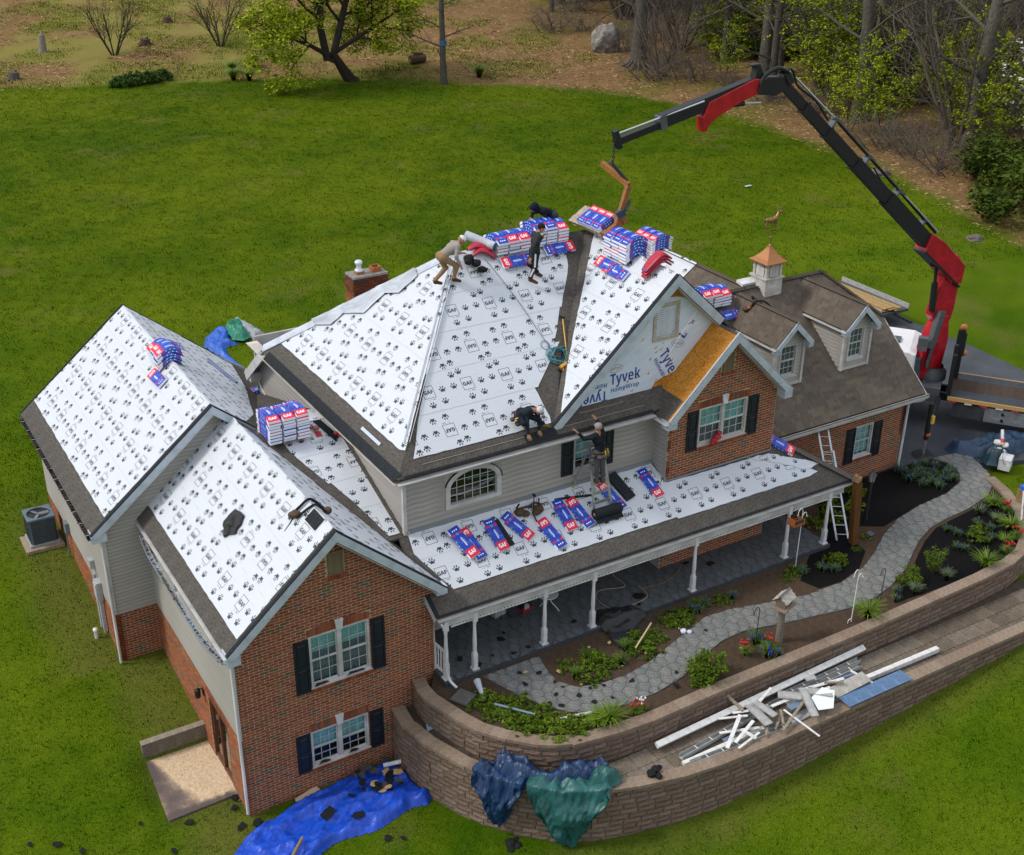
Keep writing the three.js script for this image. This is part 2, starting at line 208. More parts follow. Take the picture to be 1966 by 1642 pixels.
{
  const xs = [-420, -200, -90], zs = [-460, -260]; for (let x = -46; x <= 150; x += x > -6 && x < 9 ? 0.3 : 0.8) xs.push(x); xs.push(220, 420); for (let z = -165; z <= 44; z += z > -8 && z < 8 ? 0.3 : 0.8) zs.push(z); zs.push(90, 260);
  const nx = xs.length, nz = zs.length, P = new Float32Array(nx * nz * 3), C = new Float32Array(nx * nz * 3), U = new Float32Array(nx * nz * 2), I = [];
  for (let j = 0; j < nz; j++) for (let i = 0; i < nx; i++) { const x = xs[i], z = zs[j], k = j * nx + i, d = edgeDist(x, z); P[k * 3] = x; P[k * 3 + 1] = groundY(x, z); P[k * 3 + 2] = z; const c = lawnTint(x, z, d); C.set(c, k * 3); U[k * 2] = x / 3.7; U[k * 2 + 1] = z / 3.7; if (i < nx - 1 && j < nz - 1) I.push(k, k + nx, k + 1, k + 1, k + nx, k + nx + 1); }
  const g = new THREE.BufferGeometry(); g.setAttribute('position', new THREE.BufferAttribute(P, 3)); g.setAttribute('color', new THREE.BufferAttribute(C, 3)); g.setAttribute('uv', new THREE.BufferAttribute(U, 2)); g.setIndex(I); g.computeVertexNormals();
  structure('ground', g, new THREE.MeshPhysicalMaterial({ vertexColors: true, map: TX.turf, roughness: 1, specularIntensity: 0.08, bumpMap: TX.turf, bumpScale: 0.02 }));
}
// ---- driveway (asphalt), garden bed, stamped path, walkway between the walls
const yG = 2.47;
const DRIVE = [[24.9, -3.2], [24.9, -16.5], [36.0, -16.8], [36.0, -13.4], [36.2, -9], [35.95, -5.5], [36.4, -2], [60, 6], [60, 14], [40, 12], [31.5, 0.4], [28.6, -0.55], [27.9, -0.9], [27.5, -1.8], [26.5, -1.95], [25.2, -2.25]];
structure('driveway', flat(DRIVE, 2.40, 0.5), mat([0.082, 0.090, 0.104], 0.8, { tex: 'soft', m: 5, bump: 0.006, bm: 0.25 }));
const INNER = [[8.22, 0.80], [8.06, 1.53], [8.06, 1.98], [8.35, 2.43], [8.87, 2.64], [9.80, 2.69], [10.69, 2.53], [11.75, 2.17], [12.63, 1.86], [13.3, 1.66], [14.1, 1.70], [15.44, 2.04], [16.62, 2.30], [18.03, 2.32], [19.11, 2.06], [20.06, 1.62], [21.12, 0.98], [22.32, 0.48], [23.54, 0.24], [25.02, 0.12], [25.94, -0.17], [26.46, -0.63], [26.71, -1.39], [26.50, -1.92]];
const OUTER = [[27.48, -1.77], [27.82, -1.25], [27.35, -0.11], [26.84, 0.48], [26.04, 0.95], [24.72, 1.23], [23.67, 1.30], [22.74, 1.44], [21.88, 1.79], [21.15, 2.2], [20.27, 2.75], [19.11, 3.22], [18.17, 3.42], [17.14, 3.42], [15.04, 3.02], [13.84, 2.74], [13.03, 2.78], [11.99, 3.11], [11.12, 3.50], [10.08, 3.69], [9.09, 3.68], [8.23, 3.52], [7.65, 3.20], [7.20, 2.64], [6.86, 1.93], [6.45, 0.80]];
const PATH = [...INNER, ...OUTER];
const UP = [[4.75, 0.04], [4.66, 0.5], [4.68, 0.97], [4.99, 2.07], [5.22, 2.68], [5.59, 3.2], [6.16, 3.80], [6.6, 4.12], [7.19, 4.36], [8.25, 4.53], [9.33, 4.6], [11.45, 4.54], [16.5, 4.53], [21.75, 4.40], [23.2, 4.28], [24.1, 4.05], [25.0, 3.55], [25.75, 2.85], [26.4, 2.0], [26.9, 1.1], [27.2, 0.2]];
const LOW = [[4.12, 0.04], [4.05, 0.7], [4.22, 1.68], [4.62, 2.79], [4.95, 3.45], [5.55, 4.25], [6.25, 4.95], [7.11, 5.42], [8.12, 5.76], [9.2, 6.02], [10.36, 6.16], [11.74, 6.21], [16, 6.21], [30.5, 6.21]];
const BED = [[5.38, 0.02], ...UP.slice(0).map(p => [p[0] + 0.12, p[1] - 0.1]).slice(2), [27.3, -1.6], [24.96, -2.2], [17.6, -2.2], [17.6, -0.9], [5.38, -0.9]];
structure('garden_bed', flat(BED, yG, 0.9), mat([0.115, 0.078, 0.054], 0.97, { tex: 'grit', m: 0.33, bump: 0.03, bm: 0.22 }));
const dark = mat([0.010, 0.010, 0.011], 0.97, { tex: 'grit', m: 0.35, bump: 0.03, bm: 0.2 });
structure('mulch', merge([
  flat([[18.6, 0.4], [19.6, -0.1], [20.4, -1.2], [21.3, -2.1], [24.9, -2.1], [26.4, -1.9], [26.65, -1.39], [26.4, -0.66], [25.9, -0.22], [25.0, 0.08], [23.5, 0.2], [22.3, 0.44], [21.5, 0.6], [20.9, 0.2], [20.1, 0.5], [19.9, 1.4], [19, 2.02], [18, 2.26], [17.2, 2.2], [17.0, 1.6], [17.8, 1.0]], yG + 0.008, 0.05),
  flat([[18.6, 3.9], [19.3, 3.35], [20.4, 2.85], [21.3, 2.3], [22.0, 1.9], [22.9, 1.52], [23.8, 1.4], [24.8, 1.3], [26.1, 1.02], [26.6, 0.75], [26.3, 1.6], [25.5, 2.65], [24.7, 3.4], [23.8, 3.95], [22, 4.1]], yG + 0.008, 0.05)]), dark);
const pathBase = structure('path', flat(PATH, yG + 0.025, 0.1), mat([0.16, 0.165, 0.165], 0.85, { tex: 'grit', m: 0.4 }));
// Voronoi stones of stamped concrete: real cells with grooves between them
function stones(poly, cell, seed, cb, skip) {
  const r = rng(seed), xs = poly.map(p => p[0]), zs = poly.map(p => p[1]), x0 = Math.min(...xs), x1 = Math.max(...xs), z0 = Math.min(...zs), z1 = Math.max(...zs), pts = [];
  for (let j = -1, z = z0 - cell; z < z1 + cell; z += cell * 0.87, j++) for (let x = x0 - cell; x < x1 + cell; x += cell) pts.push([x + (j & 1) * cell / 2 + (r() - 0.5) * cell * 0.55, z + (r() - 0.5) * cell * 0.5]);
  for (const p of pts) {
    let c = [[p[0] - cell, p[1] - cell], [p[0] + cell, p[1] - cell], [p[0] + cell, p[1] + cell], [p[0] - cell, p[1] + cell]];
    for (const q of pts) { const dx = p[0] - q[0], dz = p[1] - q[1], d = Math.hypot(dx, dz); if (d < 1e-6 || d > 2.5 * cell) continue; c = clipHalf(c, dx / d, dz / d, (p[0] * p[0] - q[0] * q[0] + p[1] * p[1] - q[1] * q[1]) / 2 / d + 0.0065); if (c.length < 3) break; }
    if (c.length < 3) continue;
    if (!inPoly(p, poly)) { if (!c.some(v => inPoly(v, poly))) continue; }
    // keep inside the outline: pull outside corners to the border
    const bad = c.some(v => !inPoly(v, poly)); if (bad) { c = c.map(v => { if (inPoly(v, poly)) return v; let lo = 0, hi = 1; const s = inPoly(p, poly) ? p : c.find(w => inPoly(w, poly)); for (let k = 0; k < 12; k++) { const m = (lo + hi) / 2; if (inPoly([lerp(s[0], v[0], m), lerp(s[1], v[1], m)], poly)) lo = m; else hi = m; } return [lerp(s[0], v[0], lo * 0.99), lerp(s[1], v[1], lo * 0.99)]; }); }
    let A = 0; for (let i = 0; i < c.length; i++) { const a = c[i], b = c[(i + 1) % c.length]; A += a[0] * b[1] - b[0] * a[1]; } if (Math.abs(A) < 0.01) continue;
    cb(c.map(v => [v[0] - p[0], v[1] - p[1]]), p, r);
  }
}
{
  const P = new Pieces('stone', pathBase, mat([1, 1, 1], 0.8, { tex: 'grit', m: 0.6, bump: 0.004, bm: 0.3 }), 300);
  stones(PATH, 0.36, 11, (c, p, r) => { const k = 0.9 + 0.2 * r(); P.add(pathBase, flat(c, 0, 0.02), M4().makeTranslation(p[0], yG + 0.037 + r() * 0.003, p[1]), [[0.245, 0.256, 0.25], [0.235, 0.247, 0.242], [0.258, 0.263, 0.255]][Math.floor(r() * 3)].map(v => v * (k > 1 ? 1.04 : 0.96))); });
  P.finish('stone');
}
// ---- walkway between the two block walls
const WALK = [[4.3, 0.05], ...LOW.slice(1).map(p => [p[0] + 0.14, p[1] - 0.12]), [30.5, 4.6], [24.0, 4.2], ...UP.slice(2, 14).reverse().map(p => [p[0], p[1] + 0.02]), [4.8, 0.05]];
const walk = structure('walkway', flat(WALK, 1.70, 0.5), mat([0.115, 0.093, 0.07], 0.95, { tex: 'grit', m: 0.5, bump: 0.012, bm: 0.3 }));
{
  const r = rng(31), P = new Pieces('paver', walk, mat([1, 1, 1], 0.88, { tex: 'grit', m: 0.9, bump: 0.004, bm: 0.35 }), 300), g = new THREE.BoxGeometry(0.585, 0.05, 0.50);
  for (let j = 0; j < 3; j++) for (let i = 0; i < 38; i++) { const x = 7.6 + i * 0.6 + (j % 2) * 0.18, z = 4.86 + j * 0.515; if (x < 8.3 && j > 0 && false) continue; if (x < 9.6 && z > 5.75) continue; if (x > 30) continue; const k = 0.8 + 0.4 * r(); P.add(walk, g, M4().makeRotationY((r() - 0.5) * 0.012).setPosition(x, 1.70 + 0.006 * r(), z), [[0.23, 0.19, 0.148], [0.19, 0.155, 0.12], [0.265, 0.222, 0.18]][Math.floor(r() * 3)].map(v => v * (k > 1 ? 1.06 : 0.93))); }
  for (const [x, z, a] of [[4.75, 1.35, 0.2], [4.9, 2.3, 0.3], [5.35, 3.25, 0.6], [5.9, 3.95, 0.75], [6.55, 4.6, 0.9], [7.2, 4.85, 1.2]]) P.add(walk, g, M4().makeRotationY(a).setPosition(x, 1.692, z), [0.14, 0.112, 0.085]);
  P.finish();
}
// ---- block retaining walls
function blockGeos() { const out = [], r = rng(12); for (let k = 0; k < 4; k++) { const g = new THREE.BoxGeometry(1, 1, 1, 4, 2, 1), p = g.attributes.position; for (let i = 0; i < p.count; i++) if (p.getZ(i) > 0.4) { const e = Math.abs(p.getX(i)) > 0.45 || Math.abs(p.getY(i)) > 0.45; p.setZ(i, p.getZ(i) + (e ? -0.03 : 0.03 + 0.045 * r())); if (!e) { p.setX(i, p.getX(i) + (r() - 0.5) * 0.05); p.setY(i, p.getY(i) + (r() - 0.5) * 0.08); } } const q = prep(g); q.computeVertexNormals(); out.push(q); } return out; }
const BLK = blockGeos();
function blockWall(path, top, yBot, courses, ch, label, seed) {
  const r = rng(seed), t = thing('retaining_wall', label, 'wall'), cum = [0]; for (let i = 1; i < path.length; i++) cum.push(cum[i - 1] + Math.hypot(path[i][0] - path[i - 1][0], path[i][1] - path[i - 1][1]));
  const Ltot = cum[cum.length - 1];
  const at = (s, off) => { let i = 1; while (i < path.length - 1 && cum[i] < s) i++; const a = path[i - 1], b = path[i], f = (s - cum[i - 1]) / (cum[i] - cum[i - 1]), dx = (b[0] - a[0]), dz = b[1] - a[1], l = Math.hypot(dx, dz); return [lerp(a[0], b[0], f) + dz / l * off, lerp(a[1], b[1], f) - dx / l * off, Math.atan2(-dz, dx)]; };
  const core = []; for (let i = 1; i < path.length; i++) { const a = at(cum[i - 1] + 0.001, 0.19), b = at(cum[i] - 0.001, 0.19); core.push(bar([a[0], (top + yBot) / 2 - 0.07, a[1]], [b[0], (top + yBot) / 2 - 0.07, b[1]], 0.2, top - yBot - 0.02, V(0, 1, 0))); }
  mesh('wall_core', merge(core.map(g => g)), mat([0.05, 0.04, 0.032], 0.95), t);
  const P = new Pieces('block', t, mat([1, 1, 1], 0.93, { tex: 'grit', m: 0.8, bump: 0.006, bm: 0.35 }), 300), cols = [[0.275, 0.20, 0.155], [0.24, 0.172, 0.132], [0.31, 0.235, 0.185], [0.26, 0.195, 0.155]];
  const q = new THREE.Quaternion();
  for (let c = 0; c < courses; c++) { const y = top - 0.09 - (c + 0.5) * ch; let s = (c % 2) * 0.24 - 0.24 + 0.0; while (s < Ltot) { const w = 0.46 + (r() < 0.2 ? -0.1 : 0), s0 = Math.max(0, s), s1 = Math.min(Ltot, s + w); s += w; if (s1 - s0 < 0.08) continue; const m = at((s0 + s1) / 2, 0.12 + c * -0.004 + 0.012 * r()); if (y < groundY(m[0], m[1]) - 0.25 && yBot < 1.5) continue; q.setFromAxisAngle(V(0, 1, 0), m[2]); P.add(t, BLK[Math.floor(r() * 4)], M4().compose(V(m[0], y, m[1]), q, V(s1 - s0 - 0.014, ch - 0.012, 0.24)), cols[Math.floor(r() * 4)]); } }
  const C = new Pieces('cap_stone', t, mat([1, 1, 1], 0.9, { tex: 'grit', m: 0.6, bump: 0.006, bm: 0.3 }), 300), cg = prep(new THREE.BoxGeometry(1, 1, 1)); let s = 0;
  while (s < Ltot) { const w = 0.4 + 0.08 * r(), s1 = Math.min(Ltot, s + w), m = at((s + s1) / 2, 0.15); q.setFromAxisAngle(V(0, 1, 0), m[2]); C.add(t, cg, M4().compose(V(m[0], top - 0.045 + 0.004 * r(), m[1]), q, V(s1 - s + 0.004, 0.09, 0.36)), [[0.37, 0.285, 0.215], [0.34, 0.255, 0.195], [0.40, 0.31, 0.24]][Math.floor(r() * 3)]); s = s1; }
  P.finish('block'); C.finish(); return t;
}
blockWall(UP, 2.56, 1.6, 5, 0.158, 'upper curved wall of tan concrete blocks holding the flower bed', 5);
blockWall(LOW, 1.86, -0.1, 12, 0.158, 'lower long curved wall of tan concrete blocks rising from the lawn', 6);
// ---- patio slab with its low kerb wall, AC pad
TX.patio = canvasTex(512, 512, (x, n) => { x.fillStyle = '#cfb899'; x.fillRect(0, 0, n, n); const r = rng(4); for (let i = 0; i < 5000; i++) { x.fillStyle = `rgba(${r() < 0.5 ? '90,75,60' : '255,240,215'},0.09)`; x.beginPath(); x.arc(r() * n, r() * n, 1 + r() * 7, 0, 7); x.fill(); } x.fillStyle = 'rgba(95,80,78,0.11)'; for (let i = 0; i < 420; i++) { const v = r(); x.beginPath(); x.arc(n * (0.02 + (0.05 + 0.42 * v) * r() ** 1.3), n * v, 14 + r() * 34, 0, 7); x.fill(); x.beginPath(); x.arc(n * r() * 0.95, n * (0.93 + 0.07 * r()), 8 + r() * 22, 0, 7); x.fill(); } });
{
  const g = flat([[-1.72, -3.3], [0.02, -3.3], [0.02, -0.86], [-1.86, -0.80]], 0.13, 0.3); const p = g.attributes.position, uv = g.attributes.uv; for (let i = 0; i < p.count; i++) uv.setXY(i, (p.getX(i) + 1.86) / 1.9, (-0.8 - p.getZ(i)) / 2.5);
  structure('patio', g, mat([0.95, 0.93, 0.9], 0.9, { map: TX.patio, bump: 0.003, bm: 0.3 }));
  const t = thing('kerb_wall', 'low weathered concrete wall along the back edge of the small patio', 'wall', [-0.86, 0, -3.42]);
  mesh('wall_body', box(1.78, 0.7, 0.19, 0, 0.3, 0), mat([0.25, 0.22, 0.18], 0.93, { tex: 'grit', m: 0.5, bump: 0.01, bm: 0.4 }), t);
  mesh('wall_top', box(1.8, 0.012, 0.21, 0, 0.657, 0), mat([0.40, 0.35, 0.28], 0.9, { tex: 'grit', m: 0.3 }), t);
}

// ================================================================ HOUSE
const house = thing('house', 'large brick and siding house with white printed underlayment over its stripped roof', 'house');
const BR = new Pieces('brick', house, mt.brick, 300), SD = new Pieces('siding_board', house, mt.siding, 300), SH = new Pieces('shingle', house, mt.shingle, 300);
const brickGeo = prep(new THREE.BoxGeometry(1, 1, 1)), brickCols = [[0.38, 0.112, 0.056], [0.33, 0.09, 0.046], [0.42, 0.135, 0.066], [0.29, 0.082, 0.046], [0.36, 0.125, 0.075], [0.21, 0.11, 0.07], [0.15, 0.13, 0.10]];
const boardGeo = (() => { const s = new THREE.Shape([[0, -0.5], [0.016, -0.5], [0.004, 0.5], [0, 0.5]].map(p => new THREE.Vector2(...p))); const g = prep(new THREE.ExtrudeGeometry(s, { depth: 1, bevelEnabled: false })); g.rotateY(-PI / 2); g.translate(0.5, 0, 0); g.rotateY(0); return g; })(); // x: length 1 (-.5...5), y: height 1, z: thickness
boardGeo.computeBoundingBox(); { const b = boardGeo.boundingBox; boardGeo.translate(-(b.min.x + b.max.x) / 2, 0, -b.min.z); if (true) { const p = boardGeo.attributes.position; let bot = 0; for (let i = 0; i < p.count; i++) if (p.getY(i) < 0) bot = Math.max(bot, p.getZ(i)); boardGeo.scale(1, 1, bot < 0.01 ? -1 : 1); } boardGeo.computeVertexNormals(); }
const pickBrick = r => { const k = r(); return k < 0.24 ? 0 : k < 0.44 ? 1 : k < 0.60 ? 2 : k < 0.74 ? 3 : k < 0.87 ? 4 : k < 0.94 ? 5 : 6; };
function putBrick(parent, F, a0, b0, a1, b1, r, h = 0.008, tint = [1, 1, 1]) { const m = F.m.clone().multiply(M4().compose(V((a0 + a1) / 2, (b0 + b1) / 2, h - 0.02), new THREE.Quaternion(), V(a1 - a0, b1 - b0, 0.04))); const c = brickCols[pickBrick(r)]; BR.add(parent, brickGeo, m, c.map((v, i) => v * tint[i])); }
const hr = h => [[h[0], h[1]], [h[2], h[1]], [h[2], h[3]], [h[0], h[3]]];
function brickWall(F, poly, holes = [], seed = 1, keep = [], tint) { // holes: real openings; keep: zones without running bricks
  const w = mesh('brick_wall', slabF(F, poly, -0.14, 0, holes.map(hr)), mt.mortar, house), r = rng(seed);
  const L = 0.252, C = 0.083, bs = poly.map(p => p[1]), b0 = Math.min(...bs), b1 = Math.max(...bs), all = [...holes, ...keep];
  for (let j = 0, b = b0; b < b1 - 0.03; b += C, j++) {
    const bb = Math.min(b + C, b1), sp = spanAt(poly, Math.min((b + bb) / 2 + 0.02, b1 - 1e-3)); if (sp[1] < sp[0]) continue;
    for (const [s0, s1] of spansMinus(sp, all, (b + bb) / 2)) { let k = Math.floor((s0 - (j & 1) * L / 2) / L) * L + (j & 1) * L / 2; for (; k < s1; k += L) { const a = Math.max(s0, k), c = Math.min(s1, k + L) - 0.017; if (c - a > 0.03) putBrick(w, F, a, b, c, bb - 0.018, r, 0.003 + 0.002 * r(), tint); } }
  } return w;
}
function sidingWall(F, poly, holes = [], ex = 0.148) {
  const w = mesh('siding_wall', slabF(F, poly, -0.14, 0, holes.map(hr)), mt.siding, house), bs = poly.map(p => p[1]), b0 = Math.min(...bs), b1 = Math.max(...bs);
  for (let b = b0; b < b1 - 0.02; b += ex) { const bb = Math.min(b + ex, b1), sp = spanAt(poly, (b + bb) / 2); if (sp[1] < sp[0]) continue; for (const [s0, s1] of spansMinus(sp, holes, (b + bb) / 2)) if (s1 - s0 > 0.04) SD.add(w, boardGeo, F.m.clone().multiply(M4().compose(V((s0 + s1) / 2, (b + bb) / 2, 0.001), new THREE.Quaternion(), V(s1 - s0, bb - b, 1.25))), [[0.42, 0.40, 0.37], [0.405, 0.388, 0.36], [0.435, 0.415, 0.385]][Math.round(b * 37) % 3]); }
  return w;
}
mt.siding.color.setRGB(0.46, 0.44, 0.405); SD.mat = mat([1, 1, 1], 0.6, { tex: 'soft', m: 1.9 });
function windowUnit(F, a0, b0, a1, b1, o = {}) { // framed opening with `units` double-hung windows
  const { units = 1, cols = 3, rows = 2, blind = 0.45, curtain = true, frameMat = mt.trim, parent = house, sill = true, gold = 0 } = o, fw = 0.055, W = a1 - a0, H = b1 - b0, at = (a, b, h) => F.at(a, b, h), G = [];
  const bx = (x0, y0, x1, y1, h0, h1) => { const g = box(x1 - x0, y1 - y0, h1 - h0, (x0 + x1) / 2, (y0 + y1) / 2, (h0 + h1) / 2); return g.applyMatrix4(F.m); };
  G.push(bx(a0, b0, a0 + fw, b1, -0.1, 0.012), bx(a1 - fw, b0, a1, b1, -0.1, 0.012), bx(a0 + fw, b1 - fw, a1 - fw, b1, -0.1, 0.012), bx(a0 + fw, b0, a1 - fw, b0 + fw, -0.1, 0.012));
  const uw = (W - fw * 2) / units; for (let k = 1; k < units; k++) G.push(bx(a0 + fw + uw * k - 0.055, b0 + fw, a0 + fw + uw * k + 0.055, b1 - fw, -0.1, 0.006));
  const win = mesh('window', merge(G), frameMat, parent);
  if (sill) mesh('sill', bx(a0 - 0.03, b0 - 0.045, a1 + 0.03, b0 + 0.012, -0.05, 0.06), frameMat, win);
  mesh('room', bx(a0, b0, a1, b1, -0.42, -0.40), mt.room, win);
  for (let k = 0; k < units; k++) {
    const x0 = a0 + fw + uw * k + (k ? 0.055 : 0), x1 = a0 + fw + uw * (k + 1) - (k < units - 1 ? 0.055 : 0), y0 = b0 + fw, y1 = b1 - fw, mid = (y0 + y1) / 2, sg = [], mg = [];
    sg.push(bx(x0, mid - 0.025, x1, mid + 0.025, -0.075, -0.035), bx(x0, y0, x1, y0 + 0.04, -0.075, -0.045), bx(x0, y0, x0 + 0.03, y1, -0.075, -0.045), bx(x1 - 0.03, y0, x1, y1, -0.075, -0.045));
    mesh('sash', merge(sg), frameMat, win);
    for (const [v0, v1] of [[y0, mid], [mid, y1]]) { for (let c = 1; c < cols; c++) { const x = lerp(x0, x1, c / cols); mg.push(bx(x - 0.008, v0, x + 0.008, v1, -0.066, -0.052)); } for (let q = 1; q < rows; q++) { const y = lerp(v0, v1, q / rows); mg.push(bx(x0, y - 0.008, x1, y + 0.008, -0.0655, -0.0525)); } }
    mesh('muntin', merge(mg), frameMat, win);
    mesh('pane', bx(x0, y0, x1, y1, -0.062, -0.058), mt.glass, win);
    if (blind > 0) mesh('blind', bx(x0, y1 - (y1 - y0) * blind, x1, y1, -0.13, -0.125), mt.blind, win);
    if (curtain) { const cg = [], n = 16; for (let i = 0; i < n; i++) { const xa = lerp(x0, x1, i / n), xb = lerp(x0, x1, (i + 1) / n); if (gold && (i / n > gold && i / n < 1 - gold * 0.5)) continue; cg.push(bar(at(xa, (y0 + y1) / 2, -0.16 - 0.03 * (i % 2)), at(xb, (y0 + y1) / 2, -0.16 - 0.03 * ((i + 1) % 2)), y1 - y0, 0.004, F.v.clone().cross(F.u))); } const c = merge(cg); mesh('curtain', c, gold ? mt.curtainGold : mt.curtain, win); }
  }
  return win;
}
function shutter(F, a0, b0, a1, b1) {
  const bx = (x0, y0, x1, y1, h0, h1) => box(x1 - x0, y1 - y0, h1 - h0, (x0 + x1) / 2, (y0 + y1) / 2, (h0 + h1) / 2).applyMatrix4(F.m), m = (b0 + b1) / 2;
  const s = mesh('shutter', merge([bx(a0, b0, a1, b1, 0.008, 0.03), bx(a0, b0, a0 + 0.055, b1, 0.03, 0.05), bx(a1 - 0.055, b0, a1, b1, 0.03, 0.05), bx(a0 + 0.055, b0, a1 - 0.055, b0 + 0.08, 0.03, 0.05), bx(a0 + 0.055, b1 - 0.08, a1 - 0.055, b1, 0.03, 0.05), bx(a0 + 0.055, m - 0.05, a1 - 0.055, m + 0.05, 0.03, 0.05)]), mt.shutter, house);
  for (const [y0, y1] of [[b0 + 0.11, m - 0.08], [m + 0.08, b1 - 0.11]]) { const g = slab(rect(a0 + 0.085, y0, a1 - 0.085, y1), 0.012, [], 0.01); g.translate(0, 0, 0.03); g.applyMatrix4(F.m); mesh('raised_panel', g, mt.shutter, s); }
}
function header(F, wall, a0, a1, b, hgt, r, key) { const n = Math.round((a1 - a0) / 0.083); for (let i = 0; i < n; i++) { const x0 = lerp(a0, a1, i / n), x1 = lerp(a0, a1, (i + 1) / n), fl = (i / (n - 1) - 0.5) * 2, lift = 0.05 * (1 - fl * fl); putBrick(wall, F, x0, b + lift * 0, x1 - 0.013, b + hgt + lift, r, 0.016, [1.08, 1.1, 1.1]); } if (key) { const m = (a0 + a1) / 2; const g = slab([[m - 0.075, b - 0.03], [m + 0.075, b - 0.03], [m + 0.115, b + hgt + 0.07], [m - 0.115, b + hgt + 0.07]], 0.07, [], 0.006); g.translate(0, 0, 0.0); g.applyMatrix4(F.m); mesh('keystone', g, mt.white, house); } }
function sillBricks(F, wall, a0, a1, b, r) { const n = Math.round((a1 - a0) / 0.083); for (let i = 0; i < n; i++) { const x0 = lerp(a0, a1, i / n), x1 = lerp(a0, a1, (i + 1) / n); const m = F.m.clone().multiply(M4().compose(V((x0 + x1) / 2, b - 0.045, 0.03), new THREE.Quaternion().setFromEuler(new THREE.Euler(0.2, 0, 0)), V(x1 - x0 - 0.013, 0.085, 0.12))); BR.add(wall, brickGeo, m, brickCols[pickBrick(r)].map(v => v * 1.12)); } }

// ---- roof planes
const slopeL = (xe, ye, xr, yr) => frame([xe, ye, 0], [0, 0, 1], [xr - xe, yr - ye, 0]);      // a = z
const slopeR = (xe, ye, xr, yr) => frame([xe, ye, 0], [0, 0, -1], [xr - xe, yr - ye, 0]);     // a = -z
const slopeF = (ze, ye, zr, yr) => frame([0, ye, ze], [1, 0, 0], [0, yr - ye, zr - ze]);      // a = x
const slopeB = (ze, ye, zr, yr) => frame([0, ye, ze], [-1, 0, 0], [0, yr - ye, zr - ze]);     // a = -x
function jag(poly, seed, amt = 0.018, step = 0.22) { const r = rng(seed), out = []; for (let i = 0; i < poly.length; i++) { const p = poly[i], q = poly[(i + 1) % poly.length], L = Math.hypot(q[0] - p[0], q[1] - p[1]), n = Math.max(1, Math.round(L / step)); out.push(p); const nx = (q[1] - p[1]) / L, ny = -(q[0] - p[0]) / L; for (let k = 1; k < n; k++) { const w = (r() - 0.5) * 2 * amt; out.push([lerp(p[0], q[0], k / n) + nx * w, lerp(p[1], q[1], k / n) + ny * w]); } } return out; }
function sheets(parent, F, poly, o = {}) { // courses of printed underlayment, each a lapped strip of its own
  const { b0 = 0, seed = 1, flip = 0, shift = 0.3, roll = 1.13, ragged = 0.16, step = true } = o, r = rng(seed * 71), bs = poly.map(p => p[1]), hi = Math.max(...bs);
  let base = b0, k = 0; while (base < hi) {
    let c = clipHalf(clipHalf(poly, 0, 1, base), 0, -1, -(base + roll + 0.07));
    if (c.length >= 3) {
      if (ragged && step) { const e = (r() - 0.35) * ragged, e2 = (r() - 0.5) * ragged * 0.4, xs = c.map(p => p[0]), mx = (Math.min(...xs) + Math.max(...xs)) / 2; if (o.raggedR !== false) c = c.map(p => p[0] > mx ? [p[0] + (o.raggedR ? e : e2) * (p[0] > mx ? 1 : 0), p[1]] : [p[0] + (o.raggedL ? e : e2), p[1]]); }
      c = jag(c, seed * 9 + k, 0.012);
      const g = prep(new THREE.ShapeGeometry(shapeOf(c))), P = g.attributes.position, U = g.attributes.uv, fl = (k + flip) % 2, off = r() * 1.2 + shift;
      for (let i = 0; i < P.count; i++) { const a = P.getX(i), b = P.getY(i), t = (b - base) / roll; let u = (a + off) / 1.2, v = (b - base) / 1.2; if (fl) { u = -u; v = 0.942 - v; } U.setXY(i, u, v); P.setZ(i, 0.016 + 0.005 * (1 - t) + 0.0015 * fbm(a * 1.7, b * 1.7, seed)); }
      g.applyMatrix4(F.m); g.computeVertexNormals(); mesh('underlayment_sheet', g, mt.felt, parent);
    }
    base += roll; k++;
  }
}
function roof(F, poly, m = mt.ice, white, o) { const d = mesh('roof', slabF(F, poly, -0.1, 0), m, house); if (white) sheets(d, F, white, o); return d; }
const shCols = [[0.205, 0.17, 0.137], [0.19, 0.157, 0.128], [0.178, 0.148, 0.122], [0.218, 0.182, 0.147], [0.168, 0.14, 0.116]], shGeo = prep(new THREE.BoxGeometry(1, 1, 1));
function shingled(F, poly, seed, opts = {}) { // laminated shingles: tabs of uneven width, thick butts casting a line
  const d = mesh('roof', slabF(F, poly, -0.1, 0), mat([0.09, 0.075, 0.062], 0.95), house), r = rng(seed), bs = poly.map(p => p[1]), b0 = Math.min(...bs), b1 = Math.max(...bs), ex = 0.143;
  for (let b = b0; b < b1; b += ex) { const bb = Math.min(b + ex + 0.02, b1), sp = spanAt(poly, Math.min(b + ex * 0.6, b1 - 1e-3)); if (sp[1] <= sp[0]) continue; for (const [s0, s1] of spansMinus(sp, opts.holes || [], b + ex / 2)) { let a = s0 - r() * 0.2; while (a < s1) { const w = 0.13 + r() * 0.26, x0 = Math.max(s0, a), x1 = Math.min(s1, a + w); a += w; if (x1 - x0 < 0.02) continue; const th = 0.012 + (r() < 0.45 ? 0.010 : 0), q = new THREE.Quaternion().setFromEuler(new THREE.Euler(0.10, 0, 0)); SH.add(d, shGeo, F.m.clone().multiply(M4().compose(V((x0 + x1) / 2, (b + bb) / 2, th * 0.5 + 0.002), q, V(x1 - x0 - 0.003, bb - b, th))), shCols[Math.floor(r() * 5)]); } } }
  return d;
}
